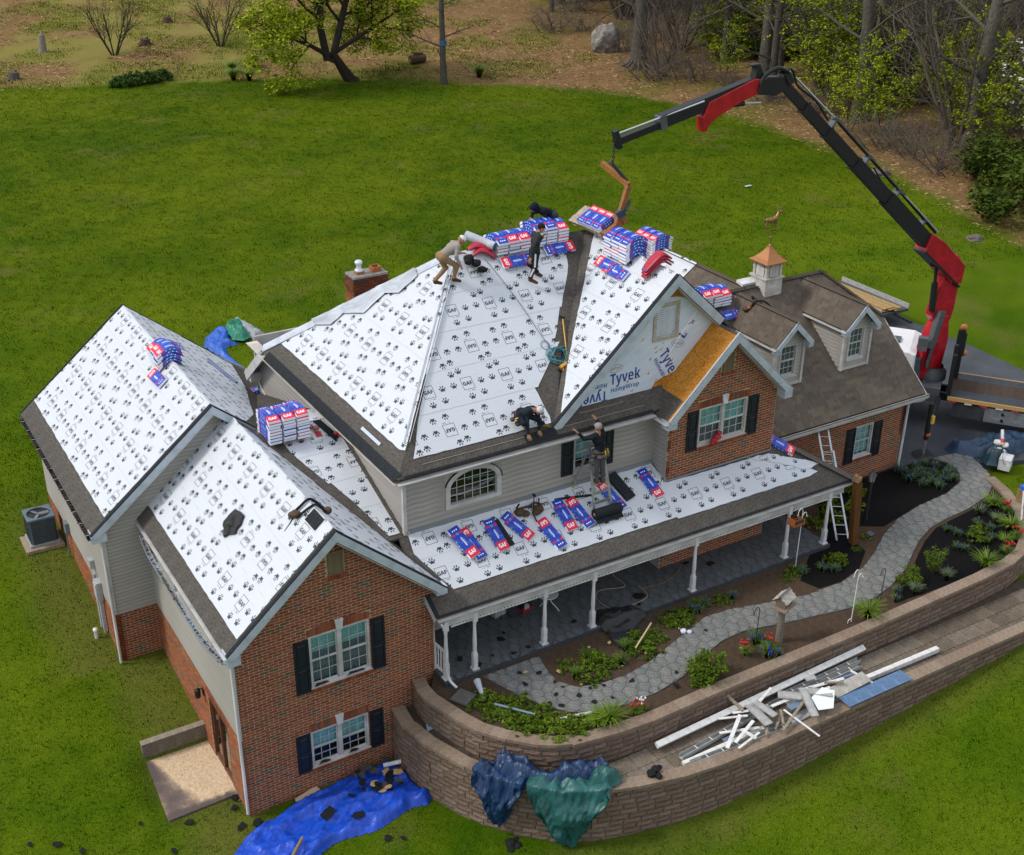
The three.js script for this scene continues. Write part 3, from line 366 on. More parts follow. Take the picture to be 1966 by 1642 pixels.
function ridgeCaps(p, q, w, nrmA, nrmB) { p = vv(p); q = vv(q); const L = p.distanceTo(q), n = Math.round(L / 0.14), g = []; for (let i = 0; i < n; i++) { const a = p.clone().lerp(q, i / n), b = p.clone().lerp(q, (i + 1.35) / n); a.y += 0.012; b.y += 0.030; for (const N of [nrmA, nrmB]) { const d = b.clone().sub(a).normalize(), s = new THREE.Vector3().crossVectors(d, vv(N)).normalize(); if (s.y > 0) s.negate(); const A = a.clone().addScaledVector(s, w / 2), B = b.clone().addScaledVector(s, w / 2); g.push(bar(A, B, w, 0.012, vv(N).clone().cross(d))); } } return mesh('ridge_cap', merge(g), mat([0.15, 0.125, 0.10], 0.93, { tex: 'grit', m: 0.25, bump: 0.004, bm: 0.15 }), house); }
// trims: rake boards in a plane facing +z (or fz), fascias with gutters
let rakeN = 0;
function rake(p, q, o = {}) { const off = 0.018 + 0.004 * (rakeN++ % 2); p = vv(p); q = vv(q); const { w = 0.2, drip = 0.12, dripMat = mt.starter, face = V(0, 0, 1), m = mt.trimBlue, inward } = o; const d = q.clone().sub(p).normalize(), up = new THREE.Vector3().crossVectors(face, d).normalize(); if (up.y < 0) up.negate(); const c = w / 2 + 0.012; mesh('rake_board', bar(p.clone().addScaledVector(up, -c).addScaledVector(face, off), q.clone().addScaledVector(up, -c).addScaledVector(face, off), w, 0.035, face), m, house); if (drip) mesh('drip_edge', bar(p.clone().addScaledVector(face, 0.035 - drip / 2).addScaledVector(up, 0.012), q.clone().addScaledVector(face, 0.035 - drip / 2).addScaledVector(up, 0.012), 0.02, drip, face), dripMat, house); }
function board(p, q, w, h, m, name = 'fascia', up) { return mesh(name, bar(p, q, w, h, up), m, house); }
function gutter(p, q, m = mt.trim, out = V(0, 0, 1)) { // open trough along an eave
  p = vv(p); q = vv(q); const L = p.distanceTo(q), s = new THREE.Shape([[0, 0], [0.10, 0], [0.125, 0.10], [0.115, 0.11], [0.098, 0.012], [0.008, 0.012], [0.008, 0.1], [0, 0.1]].map(a => new THREE.Vector2(...a))); const g = prep(new THREE.ExtrudeGeometry(s, { depth: L, bevelEnabled: false })); const d = q.clone().sub(p).normalize(); g.applyMatrix4(M4().makeBasis(out, V(0, 1, 0), new THREE.Vector3().crossVectors(out, V(0, 1, 0)))); const z = new THREE.Vector3().crossVectors(out, V(0, 1, 0)); const o = z.dot(d) > 0 ? p : q; g.translate(o.x, o.y, o.z); return mesh('gutter', g, m, house); }

// ===== wing A (front brick gable) and wing B (gable behind it)
const FA = frame([0, 0, 0], [1, 0, 0], [0, 1, 0]), yb = 2.5, rb = rng(99);
const aHoles = [[1.94, 3.38, 3.58, 4.93], [1.80, 0.86, 3.42, 2.0]];
const wallA = brickWall(FA, [[0, -0.3], [5.42, -0.3], [5.42, 5.40], [2.7, 7.78], [0, 5.42]], aHoles, 1, [[1.9, 4.93, 3.62, 5.16], [1.76, 2.0, 3.46, 2.22], [1.9, 3.29, 3.62, 3.38], [1.76, 0.77, 3.46, 0.86], [2.55, 6.42, 3.02, 7.2]]);
header(FA, wallA, 1.9, 3.62, 4.94, 0.2, rb, true); header(FA, wallA, 1.76, 3.46, 2.01, 0.2, rb, true); sillBricks(FA, wallA, 1.9, 3.62, 3.38, rb); sillBricks(FA, wallA, 1.76, 3.46, 0.86, rb); sillBricks(FA, wallA, 2.55, 3.02, 6.52, rb);
windowUnit(FA, ...aHoles[0], { units: 2, blind: 0.36, curtain: true }); windowUnit(FA, ...aHoles[1], { units: 2, blind: 0.62, curtain: false });
shutter(FA, 1.53, 3.3, 1.92, 4.88); shutter(FA, 3.62, 3.3, 4.0, 4.88); shutter(FA, 1.40, 0.8, 1.78, 2.0); shutter(FA, 3.46, 0.8, 3.84, 2.0);
function gableVent(F, a0, b0, a1, b1, m, n = 9) { const v = mesh('gable_vent', slabF(F, rect(a0, b0, a1, b1), 0.0, 0.035, [hr([a0 + 0.05, b0 + 0.05, a1 - 0.05, b1 - 0.05])]), m, house); for (let i = 0; i < n; i++) { const y = lerp(b0 + 0.06, b1 - 0.06, (i + 0.5) / n); const g = box(a1 - a0 - 0.1, (b1 - b0) / n * 0.95, 0.008, 0, 0, 0, -0.7); g.translate((a0 + a1) / 2, y, 0.016); g.applyMatrix4(F.m); mesh('louver', g, m, v); } }
mt.ventOlive = mat([0.20, 0.155, 0.075], 0.7, { tex: 'soft', m: 0.4 });
gableVent(FA, 2.58, 6.52, 2.99, 7.18, mt.ventOlive, 12);
const FAL = frame([0, 0, 0], [0, 0, 1], [0, 1, 0]); // left side: a = z
brickWall(FAL, rect(-7.06, -0.2, 0, yb), [[-2.62, 0.10, -1.12, 2.16]], 3, [[-2.75, 2.16, -1.0, 2.3]], [1.25, 1.42, 1.3]);  // left wall bricks tinted brighter and warmer: sunlight put into their colour
sidingWall(FAL, rect(-7.06, yb, -0.02, 5.42), [[-4.75, 4.15, -4.2, 4.95]], 0.115);
windowUnit(FAL, -4.75, 4.15, -4.2, 4.95, { cols: 2, blind: 0.2, curtain: false });
board([-0.03, yb + 0.02, 0], [-0.03, 5.4, 0], 0.09, 0.09, mt.trim, 'corner_board');
{ // patio door with side glass, step of rowlock bricks, lantern
  const F = FAL, bx = (x0, y0, x1, y1, h0, h1) => box(x1 - x0, y1 - y0, h1 - h0, (x0 + x1) / 2, (y0 + y1) / 2, (h0 + h1) / 2).applyMatrix4(F.m), wd = mat([0.16, 0.05, 0.02], 0.5, { tex: 'soft', m: 0.5 });
  const d = mesh('patio_door', merge([bx(-2.62, 0.10, -2.54, 2.16, -0.1, 0.0), bx(-1.2, 0.10, -1.12, 2.16, -0.1, 0.0), bx(-2.54, 2.06, -1.2, 2.16, -0.1, 0.0), bx(-1.92, 0.14, -1.82, 2.06, -0.1, -0.01), bx(-2.54, 0.14, -1.2, 0.26, -0.1, -0.02), bx(-2.54, 0.9, -2.48, 2.06, -0.1, -0.03)]), wd, house);
  mesh('pane', bx(-2.5, 0.26, -1.22, 2.06, -0.062, -0.058), mt.glass, d); mesh('room', bx(-2.62, 0.1, -1.12, 2.16, -0.43, -0.4), mt.room, d); mesh('curtain', bx(-2.0, 0.3, -1.4, 2.05, -0.2, -0.19), mt.curtain, d); mesh('handle', bx(-1.96, 1.0, -1.93, 1.2, -0.02, 0.04), mt.black, d);
  mesh('threshold', bx(-2.68, 0.05, -1.06, 0.12, -0.1, 0.09), mt.greyWood, d); const w = house.children.find(c => c.name === 'brick_wall'); header(F, w, -2.75, -1.0, 2.17, 0.13, rb); sillBricks(F, w, -2.8, -0.6, 0.1, rb);
  const l = mesh('wall_lantern', merge([box(0.03, 0.2, 0.12, -0.02, 2.0, -3.0), rod([-0.04, 2.1, -3.0], [-0.16, 2.16, -3.0], 0.012), lathe([[0.02, 0.13], [0.085, 0.1], [0.075, -0.12], [0.03, -0.16], [0.0, -0.16]], 8, -0.17, 2.0, -3.0)]), mt.black, house); mesh('lamp_glass', lathe([[0.066, 0.08], [0.06, -0.1]], 8, -0.17, 2.0, -3.0), mat([0.4, 0.38, 0.3], 0.2), l);
}
const FAL_roof = slopeL(-0.23, 5.36, 2.7, 7.93), LA = 3.9;
roof(FAL_roof, rect(-7.2, 0, 0.36, LA), mt.ice, [[-7.2, 0.50], [0.20, 0.46], [0.20, LA + 0.03], [-7.2, LA + 0.03]], { b0: 0.46, seed: 3, flip: 0, ragged: 0.05 });
roof(slopeR(5.63, 5.36, 2.7, 7.93), [[-0.36, 0], [0.35, 0], [7.2, 0], [7.2, LA], [-0.36, LA]], mt.ice, [[-0.2, 0.15], [0.3, 0.5], [1.5, 1.12], [6.0, 3.6], [6.0, LA + 0.03], [-0.2, LA + 0.03]], { b0: 0.1, seed: 4, ragged: 0.25, raggedR: true });
rake([-0.23, 5.36, 0.36], [2.7, 7.94, 0.36]); rake([2.7, 7.94, 0.36], [5.66, 5.34, 0.36], { drip: 0.06 });
mesh('soffit', merge([slabF(slopeL(-0.23, 5.36, 2.7, 7.93), rect(0.02, 0.25, 0.34, LA - 0.1), -0.26, -0.24), slabF(slopeR(5.63, 5.36, 2.7, 7.93), rect(-0.34, 0.05, -0.02, LA - 0.1), -0.26, -0.24)]), mt.soffit, house);
mesh('eave_return', box(0.34, 0.34, 0.36, -0.06, 5.22, 0.18), mt.trimBlue, house); mesh('eave_return', box(0.3, 0.22, 0.3, 5.52, 5.28, 0.2), mt.trimBlue, house);
board([-0.2, 5.25, 0.3], [-0.2, 5.25, -7.05], 0.03, 0.17, mt.trim, 'fascia', V(1, 0, 0)); mesh('soffit', box(0.22, 0.02, 7.0, -0.1, 5.17, -3.5), mt.soffit, house);
{ const d = merge([rod([-0.06, 5.1, 0.06], [-0.05, 0.2, 0.06], 0.042, 0.042, 8)]); mesh('downspout', d, mt.white, house); }
// hanging torn gutter on wing A's left eave
{ const s = new THREE.Shape([[0, 0], [0.11, 0], [0.13, 0.1], [0.12, 0.1], [0.1, 0.012], [0.01, 0.012], [0.01, 0.1], [0, 0.1]].map(a => new THREE.Vector2(...a))); const g = prep(new THREE.ExtrudeGeometry(s, { depth: 6.6, steps: 14, bevelEnabled: false })); g.rotateY(PI); g.translate(-0.22, 5.12, 0.25); const p = g.attributes.position; for (let i = 0; i < p.count; i++) { const t = -(p.getZ(i) - 0.25) / 6.6; p.setX(i, p.getX(i) - 0.14 * sin(t * PI) - 0.05 * sin(t * 9)); p.setY(i, p.getY(i) - 0.12 * sin(t * PI) * (1 + 0.4 * sin(t * 14))); } g.computeVertexNormals(); mesh('gutter', g, mat([0.36, 0.42, 0.48], 0.4, { tex: 'soft', m: 0.8 }), house); mesh('gutter_debris', merge([...Array(40)].map((_, i) => { const r = rng(i + 5); return box(0.04 + 0.04 * r(), 0.02, 0.05 + 0.16 * r(), -0.30 - 0.1 * sin(i / 40 * PI), 5.14 - 0.11 * sin(i / 40 * PI), 0.1 - i * 0.16, r(), r() * 3, r()); })), mat([0.13, 0.10, 0.07], 0.95), house); }
// wing B
const FB = frame([-1.2, 0, -7.05], [1, 0, 0], [0, 1, 0]), FBL = frame([-1.2, 0, 0], [0, 0, 1], [0, 1, 0]);
brickWall(FB, rect(0, 0.2, 1.35, yb - 0.06), [], 5); sidingWall(FB, [[0, yb - 0.06], [3.6, yb - 0.06], [6.0, 5.4], [3.35, 8.24], [0, 5.42]], [], 0.115);
brickWall(FBL, rect(-15.4, 0.3, -7.05, yb - 0.06), [], 6, [], [1.25, 1.42, 1.3]); sidingWall(FBL, rect(-15.4, yb - 0.06, -7.07, 5.4), [[-12.0, 4.0, -11.4, 4.9]], 0.115); windowUnit(FBL, -12.0, 4.0, -11.4, 4.9, { cols: 2, blind: 0.2, curtain: false });  // left-facing bricks again carry the sunlit side in their tint
mesh('siding_wall', slabF(frame([6.0, 0, -15.4], [-1, 0, 0], [0, 1, 0]), [[0, 0], [7.2, 0], [7.2, 5.4], [3.85, 8.2], [0, 5.4]], -0.1, 0), mt.siding, house);
board([-1.22, yb, -7.02], [-1.22, 5.36, -7.02], 0.1, 0.1, mt.trim, 'corner_board');
mesh('downspout', rod([-1.28, 5.1, -6.95], [-1.27, 0.85, -6.95], 0.04, 0.04, 8), mt.white, house);
const LB = 4.83;
roof(slopeL(-1.58, 5.36, 2.15, 8.43), rect(-15.6, 0, -6.7, LB), mt.ice, [[-15.5, 0.62], [-6.85, 0.62], [-6.85, LB + 0.03], [-15.5, LB + 0.03]], { b0: 0.6, seed: 7, flip: 1, ragged: 0.05 });
roof(slopeR(5.88, 5.36, 2.15, 8.43), rect(6.7, 0, 15.6, LB), mt.ice, [[6.85, 3.55], [8.3, 2.65], [10.4, 1.9], [12.2, 1.2], [15.5, 0.4], [15.5, LB + 0.03], [6.85, LB + 0.03]], { b0: 0.3, seed: 8, ragged: 0.3, raggedL: true });
rake([-1.58, 5.36, -6.7], [2.15, 8.44, -6.7]); rake([2.15, 8.44, -6.7], [4.4, 6.58, -6.7], { drip: 0.07 });
rake([-1.58, 5.36, -15.6], [2.15, 8.44, -15.6], { face: V(0, 0, -1), drip: 0.05 }); rake([2.15, 8.44, -15.6], [5.88, 5.36, -15.6], { face: V(0, 0, -1), drip: 0.05 });
mesh('soffit', slabF(slopeL(-1.58, 5.36, 2.15, 8.43), rect(-7.02, 0.3, -6.72, LB - 0.1), -0.26, -0.24), mt.soffit, house);
mesh('eave_return', box(0.42, 0.3, 0.36, -1.36, 5.24, -6.9), mt.trimBlue, house);
gutter([-1.56, 5.22, -15.5], [-1.56, 5.22, -6.75], mat([0.03, 0.035, 0.04], 0.6, { tex: 'soft', m: 0.5 }), V(-1, 0, 0)); mesh('soffit', box(0.36, 0.02, 8.5, -1.38, 5.2, -11.3), mt.soffit, house);
{ const r = rng(41), g = []; for (let i = 0; i < 46; i++) g.push(box(0.06 + 0.05 * r(), 0.03, 0.08 + 0.1 * r(), -1.615, 5.30 + 0.02 * r(), -15.2 + i * 0.183, r() * 0.5, r() * 3, 0)); mesh('gutter_debris', merge(g), mat([0.06, 0.05, 0.045], 0.9, { tex: 'grit', m: 0.3 }), house); const h = []; for (let i = 0; i < 12; i++) h.push(box(0.14, 0.012, 0.02, -1.62, 5.335, -15 + i * 0.74)); mesh('gutter_hanger', merge(h), mt.alu, house); }
// utility boxes by wing B's corner
{ const m = mesh('utility_box', merge([box(0.16, 0.62, 0.34, -1.3, 2.5, -8.5), box(0.1, 1.9, 0.1, -1.28, 1.2, -8.5), box(0.14, 0.3, 0.24, -1.29, 3.15, -9.0), rod([-1.3, 0.8, -8.8], [-1.3, 2.9, -8.8], 0.05)]), mat([0.5, 0.53, 0.55], 0.5, { tex: 'soft', m: 0.5 }), house); mesh('box_cover', box(0.02, 0.5, 0.28, -1.39, 2.5, -8.5), mat([0.42, 0.45, 0.48], 0.5), m); mesh('utility_box', merge([box(0.12, 0.4, 0.3, -1.28, 2.6, -12.4), tube([[-1.3, 2.4, -12.4], [-1.35, 1.5, -12.5], [-1.5, 1.3, -13.2], [-1.75, 1.3, -13.9]], 0.02)]), mat([0.16, 0.19, 0.22], 0.5), house); }
// ===== connecting low roof J between the wings
roof(slopeF(-1.5, 5.975, -6.0, 7.6), rect(2.7, 0, 5.44, 4.785), mt.ice, [[5.0, -0.12], [5.43, 0.1], [5.43, 4.8], [3.62, 4.8], [3.75, 3.8], [4.2, 2.6], [4.6, 1.4]], { b0: 0.15, seed: 12, flip: 1, ragged: 0.12, raggedL: true });
roof(slopeB(-14, 5.32, -6.0, 7.6), rect(-5.44, 0, -2.5, 8.32), mt.ice, [[-5.43, 6.55], [-3.95, 6.85], [-3.7, 8.35], [-5.43, 8.35]], { b0: 6.4, seed: 13, ragged: 0.1 });
mesh('wall_flashing', bar([5.40, 6.02, -1.57], [5.40, 7.62, -6.0], 0.03, 0.16, V(1, 0, 0)), mt.ice, house);
// ===== main block C
const FC = frame([0, 0, -1.57], [1, 0, 0], [0, 1, 0]);
sidingWall(FC, rect(5.45, 5.95, 13.6, 7.78), [[6.66, 6.38, 8.38, 7.52], [10.70, 6.38, 11.78, 7.58]]);
{ // arched window
  const F = FC, a0 = 6.80, a1 = 8.24, b0 = 6.50, sp = 6.98, cx = 7.52, arc = (w, h, n = 18) => { const o = []; for (let i = 0; i <= n; i++) { const t = lerp(0, PI, i / n); o.push([cx + w * cos(t), sp + h * sin(t)]); } return o; };
  const outer = [[cx - 0.86, b0 - 0.12], [cx + 0.86, b0 - 0.12], [cx + 0.86, sp], ...arc(0.86, 0.56).slice(1), ], inner = [[a0, b0], [a1, b0], [a1, sp], ...arc(0.72, 0.42).slice(1)];
  const w = mesh('window', slabF(F, outer, -0.08, 0.045, [inner]), mt.trim, house); mesh('head_flashing', merge([...Array(17)].map((_, i) => { const A = arc(0.88, 0.585); return bar(F.at(...A[i], 0.03), F.at(...A[i + 1], 0.03), 0.012, 0.07, V(0, 0, 1)); })), mt.black, w);
  mesh('pane', slabF(F, inner, -0.05, -0.046), mt.glass, w); mesh('room', slabF(F, outer, -0.45, -0.43), mt.room, w); const g = []; for (let i = 1; i < 6; i++) { const x = lerp(a0, a1, i / 6), t = Math.acos((x - cx) / 0.72); g.push(bar(F.at(x, b0, -0.048), F.at(x, sp + 0.42 * sin(t), -0.048), 0.016, 0.014, V(0, 0, 1))); } for (let j = 1; j < 4; j++) { const y = b0 + j * 0.22, hw = y > sp ? 0.72 * Math.sqrt(1 - ((y - sp) / 0.42) ** 2) : 0.72; g.push(bar(F.at(cx - hw, y, -0.05), F.at(cx + hw, y, -0.05), 0.016, 0.014, V(0, 0, 1))); } mesh('muntin', merge(g), mt.trim, w);
  mesh('curtain', merge([tube([F.at(6.85, 6.72, -0.12), F.at(7.3, 6.66, -0.14), F.at(8.2, 6.86, -0.12)], 0.03), tube([F.at(7.4, 7.06, -0.12), F.at(7.8, 7.04, -0.14), F.at(8.2, 7.0, -0.12)], 0.025)]), mt.curtain, w);
  // fill the siding corners above the arch
  mesh('siding_wall', slabF(F, [[6.66, 7.52], [6.66, 6.98], ...arc(0.86, 0.54).reverse(), [8.38, 6.98], [8.38, 7.52]], -0.1, 0.008), mt.siding, house);
}
windowUnit(FC, 10.76, 6.40, 11.72, 7.56, { blind: 0.72, curtain: false }); shutter(FC, 10.33, 6.38, 10.72, 7.56); shutter(FC, 11.77, 6.38, 12.10, 7.56);
sidingWall(frame([5.45, 0, 0], [0, 0, 1], [0, 1, 0]), [[-12.4, 5.6], [-8.0, 6.6], [-6.0, 7.1], [-1.57, 5.7], [-1.57, 7.8], [-10.9, 7.8], [-12.4, 6.5]], [], 0.148);
board([5.43, 6.0, -1.55], [5.43, 7.75, -1.55], 0.1, 0.1, mt.trim, 'corner_board');
{ // walls down to the ground behind and beside
  mesh('siding_wall', merge([box(0.1, 5, 9, 5.5, 3.6, -6.0), box(12.2, 6, 0.1, 11.5, 4.8, -12.35), box(0.1, 5.6, 9.8, 17.58, 5.0, -5.9)]), mt.siding, house);
  sidingWall(FC, rect(5.45, 2.6, 13.55, 5.4), [], 0.148); }
const CF = slopeF(-1.2, 7.9, -6.05, 11.8), LC = 6.22;
const roofC = roof(CF, [[5.1, 0], [15.3, 0], [15.3, 3.0], [13.95, LC], [9.5, LC]], mt.ice, [[5.75, 0.44], [9.95, 0.44], [10.0, 0.62], [9.95, 1.6], [11.2, 2.75], [12.0, 4.0], [12.75, 5.1], [13.1, LC + 0.03], [9.42, LC + 0.03], [8.7, 5.2], [7.2, 2.9], [6.25, 1.35]], { b0: 0.44, seed: 21, flip: 1, ragged: 0.28, raggedR: true, raggedL: false });
const CL = slopeL(5.1, 7.9, 9.5, 11.8), LCL = 5.88;
roof(CL, [[-10.9, 0], [-1.2, 0], [-6.05, LCL]], mt.ice, [[-10.15, 0.62], [-1.95, 0.62], [-1.75, 0.7], [-6.0, LCL], [-6.2, LCL]], { b0: 0.6, seed: 22, flip: 0, ragged: 0.1, raggedR: false });
mesh('roof', slabF(slopeB(-10.9, 7.9, -6.05, 11.8), [[-14.2, -2.1], [-5.1, -2.1], [-5.1, 0], [-9.5, LC], [-13.95, LC]], -0.1, -0.004), mt.feltBack, house);
// hip caps of white sheet, and loose sheets folded back over the rear hip
{
  const hip = (p, q, w, lift) => { const g = []; p = vv(p); q = vv(q); for (let i = 0; i < 8; i++) { const a = p.clone().lerp(q, i / 8), b = p.clone().lerp(q, (i + 1) / 8); a.y += lift; b.y += lift; for (const N of [CF.n, CL.n]) { const d = b.clone().sub(a).normalize(), s = new THREE.Vector3().crossVectors(d, N).normalize(); if (s.y > 0) s.negate(); g.push(bar(a.clone().addScaledVector(s, w / 2), b.clone().addScaledVector(s, w / 2), w, 0.004, N.clone().cross(d))); } } return merge(g); };
  mesh('hip_sheet', hip([5.75, 8.476, -1.92], [9.3, 11.62, -5.83], 0.13, 0.034), mat([0.78, 0.81, 0.85], 0.55, { tex: 'soft', m: 0.8, bump: 0.01, bm: 0.5 }), house);
  const fold = mat([0.56, 0.62, 0.70], 0.5, { tex: 'soft', m: 1.3, bump: 0.012, bm: 0.6 }), A = V(5.1, 7.9, -10.9), B = V(9.5, 11.8, -6.05), P = (t, s, h) => { const o = A.clone().lerp(B, t); return o.addScaledVector(CL.u, s * 0.8).addScaledVector(CL.v, -s * 0.42).addScaledVector(CL.n, h); };
  for (const [t0, t1, w, k] of [[0.30, 0.47, 0.75, 1], [0.44, 0.66, 1.0, 2], [0.63, 0.82, 0.85, 3]]) { const N = 10, pos = [], idx = [], uv = [], r = rng(k); for (let j = 0; j <= 5; j++) for (let i = 0; i <= N; i++) { const t = lerp(t0, t1, i / N), s = j / 5, tip = w * (i < N / 2 ? 0.35 + 1.1 * i / N : 1.35 - 0.9 * i / N) , p = P(t, -0.12 + s * tip, 0.06 + 0.16 * sin(Math.min(1, s * 1.6) * PI) * (1 - s) + 0.02 * r() + (j === 0 ? 0.04 : 0)); pos.push(p.x, p.y, p.z); uv.push(t * 6, s * w); if (i < N && j < 5) { const q = j * (N + 1) + i; idx.push(q, q + 1, q + N + 1, q + 1, q + N + 2, q + N + 1); } } const g = new THREE.BufferGeometry(); g.setAttribute('position', new THREE.Float32BufferAttribute(pos, 3)); g.setAttribute('uv', new THREE.Float32BufferAttribute(uv, 2)); g.setIndex(idx); g.computeVertexNormals(); mesh('folded_sheet', g, fold, house); }
  mesh('hip_sheet', merge([bar(P(0.02, 0, 0.03), P(0.98, 0, 0.03), 0.30, 0.03, CL.n)]), fold, house);
  mesh('drip_edge', bar(CL.at(-10.4, 0.03, 0.012), CL.at(-1.25, 0.03, 0.012), 0.012, 0.30, CL.v), mt.starter, house);
  mesh('starter_strip', merge([bar(CF.at(5.3, 0.02, 0.01), CF.at(13.2, 0.02, 0.01), 0.012, 0.06, CF.v), slabF(CF, rect(9.0, 0.03, 10.0, 0.3), 0.006, 0.016), slabF(CF, [[10.15, 0.5], [10.55, 0.55], [11.75, 2.55], [11.35, 2.6]], 0.006, 0.016)]), mt.starter, house);
  mesh('chalk_line', merge([bar(CF.at(5.9, 0.24, 0.012), CF.at(13.0, 0.24, 0.012), 0.006, 0.012, CF.v), bar(CF.at(10.9, 0.5, 0.012), CF.at(12.4, 0.5, 0.012), 0.006, 0.012, CF.v)]), mat([0.3, 0.29, 0.27], 0.9), house);
  mesh('metal_strip', slabF(CL, rect(-3.9, 0.33, -2.75, 0.42), 0.02, 0.03), mat([0.45, 0.52, 0.6], 0.4), house);
  mesh('valley_sheet', merge([slabF(CF, [[9.98, 0.45], [10.25, 0.35], [13.7, LC - 0.2], [13.05, LC - 0.1]], 0.003, 0.008)]), mt.ice, house);
}
board([5.12, 7.76, -10.9], [5.12, 7.76, -1.22], 0.03, 0.2, mt.soffit, 'fascia', V(1, 0, 0)); board([5.1, 7.76, -1.2], [13.25, 7.76, -1.2], 0.03, 0.2, mt.trim, 'fascia', V(0, 0, 1));
mesh('soffit', merge([box(0.38, 0.02, 10.9, 5.3, 7.67, -6.8), box(8.1, 0.02, 0.38, 9.3, 7.67, -1.38)]), mt.soffit, house);
rake([5.1, 7.9, -10.9], [5.1, 6.55, -12.58], { face: V(-1, 0, 0), w: 0.3, drip: 0, m: mt.trim }); mesh('eave_return', box(0.36, 0.3, 0.5, 5.28, 6.5, -12.3), mt.trim, house);
mesh('downspout', tube([[5.35, 6.35, -12.1], [5.4, 6.1, -11.9], [5.42, 5.95, -11.7], [5.42, 5.7, -11.7]], 0.035), mt.white, house);
// chimney
{
  const F = frame([8.45, 0, -11], [1, 0, 0], [0, 1, 0]), FL = frame([8.45, 0, -11], [0, 0, 1], [0, 1, 0]), r = rng(8);
  const c = mesh('chimney', box(1.14, 4.3, 0.58, 9.05, 7.45, -11.32), mt.mortar, house);
  for (let j = 0; j < 24; j++) { const y = 7.62 + j * 0.083, e = j > 18 ? (j < 21 ? (j - 18) * 0.03 : j < 22 ? 0.05 : 0.02) : 0, soot = j > 16 ? 0.55 : 0.95; for (let a = -e - (j & 1) * 0.12; a < 1.2 + e; a += 0.248) putBrick(c, F, Math.max(a, -e), y, Math.min(a + 0.236, 1.2 + e), y + 0.071, r, 0.012 + e, [soot, soot, soot]); for (let a = -0.64 - e - (j & 1) * 0.12; a < e; a += 0.248) { const x0 = Math.max(a, -0.64 - e), x1 = Math.min(a + 0.236, e); if (x1 - x0 > 0.03) putBrick(c, FL, x0, y, x1, y + 0.071, r, 0.012 + e, [1.2 * soot, 1.35 * soot, 1.2 * soot]); } }  // left face bricks brightened: sun on that side painted into the colour
  mesh('chimney_cap', slabF(frame([8.44, 9.615, -10.98], [1, 0, 0], [0, 0, -1]), rect(0, 0, 1.22, 0.68), 0, 0.07), mat([0.40, 0.38, 0.35], 0.95, { tex: 'grit', m: 0.3, bump: 0.02, bm: 0.2 }), c);
  mesh('flue', merge([slab(rect(-0.15, -0.15, 0.15, 0.15), 0.17, [hr([-0.12, -0.12, 0.12, 0.12])]).rotateX(-PI / 2).translate(9.36, 9.68, -11.3)]), mat([0.34, 0.13, 0.045], 0.85), c);
  mesh('flue', box(0.26, 0.1, 0.26, 8.78, 9.73, -11.3), mat([0.32, 0.15, 0.07], 0.85), c); mesh('flue_cap', lathe([[0.14, 0], [0.14, 0.05], [0.09, 0.08], [0.085, 0.2], [0.125, 0.24], [0.135, 0.3], [0.09, 0.35], [0, 0.36]], 14, 8.78, 9.78, -11.3), mat([0.62, 0.66, 0.7], 0.35, { metalness: 0.4 }), c);
}
// ===== cross gable G with its torn house wrap
const GL = slopeL(9.93, 8.13, 13.95, 11.79), LG = 5.44;
roof(GL, [[-1.4, 0], [-1.4, LG], [-6.05, LG]], mt.ice, [[-1.48, 0.42], [-1.48, LG + 0.03], [-5.55, LG + 0.03], [-5.2, 5.0], [-3.6, 2.95], [-2.45, 1.5]], { b0: 0.4, seed: 31, flip: 1, ragged: 0.22, raggedL: true, raggedR: false });
roof(slopeR(18.0, 8.1, 13.95, 11.79), [[1.4, 2.4], [6.05, 2.4], [6.05, 5.48], [1.4, 5.48]], mt.ice, [[1.5, 4.6], [6.0, 4.6], [6.0, 5.5], [1.5, 5.5]], { b0: 4.5, seed: 32 });
rake([9.93, 8.13, -1.4], [13.95, 11.8, -1.4], { w: 0.24 }); rake([13.95, 11.8, -1.4], [15.72, 10.18, -1.4], { w: 0.24, drip: 0.05 });
mesh('soffit', merge([slabF(GL, rect(-1.74, 0.3, -1.42, LG - 0.1), -0.28, -0.26), slabF(slopeR(18.0, 8.1, 13.95, 11.79), rect(1.42, 3.0, 1.74, 5.4), -0.28, -0.26)]), mt.soffit, house);
const FG = frame([0, 0, -1.75], [1, 0, 0], [0, 1, 0]);
const wallG = mesh('sheathing', slabF(FG, [[9.9, 7.9], [16.6, 7.9], [16.6, 9.2], [13.95, 11.62]], -0.1, 0), mt.osb, house);
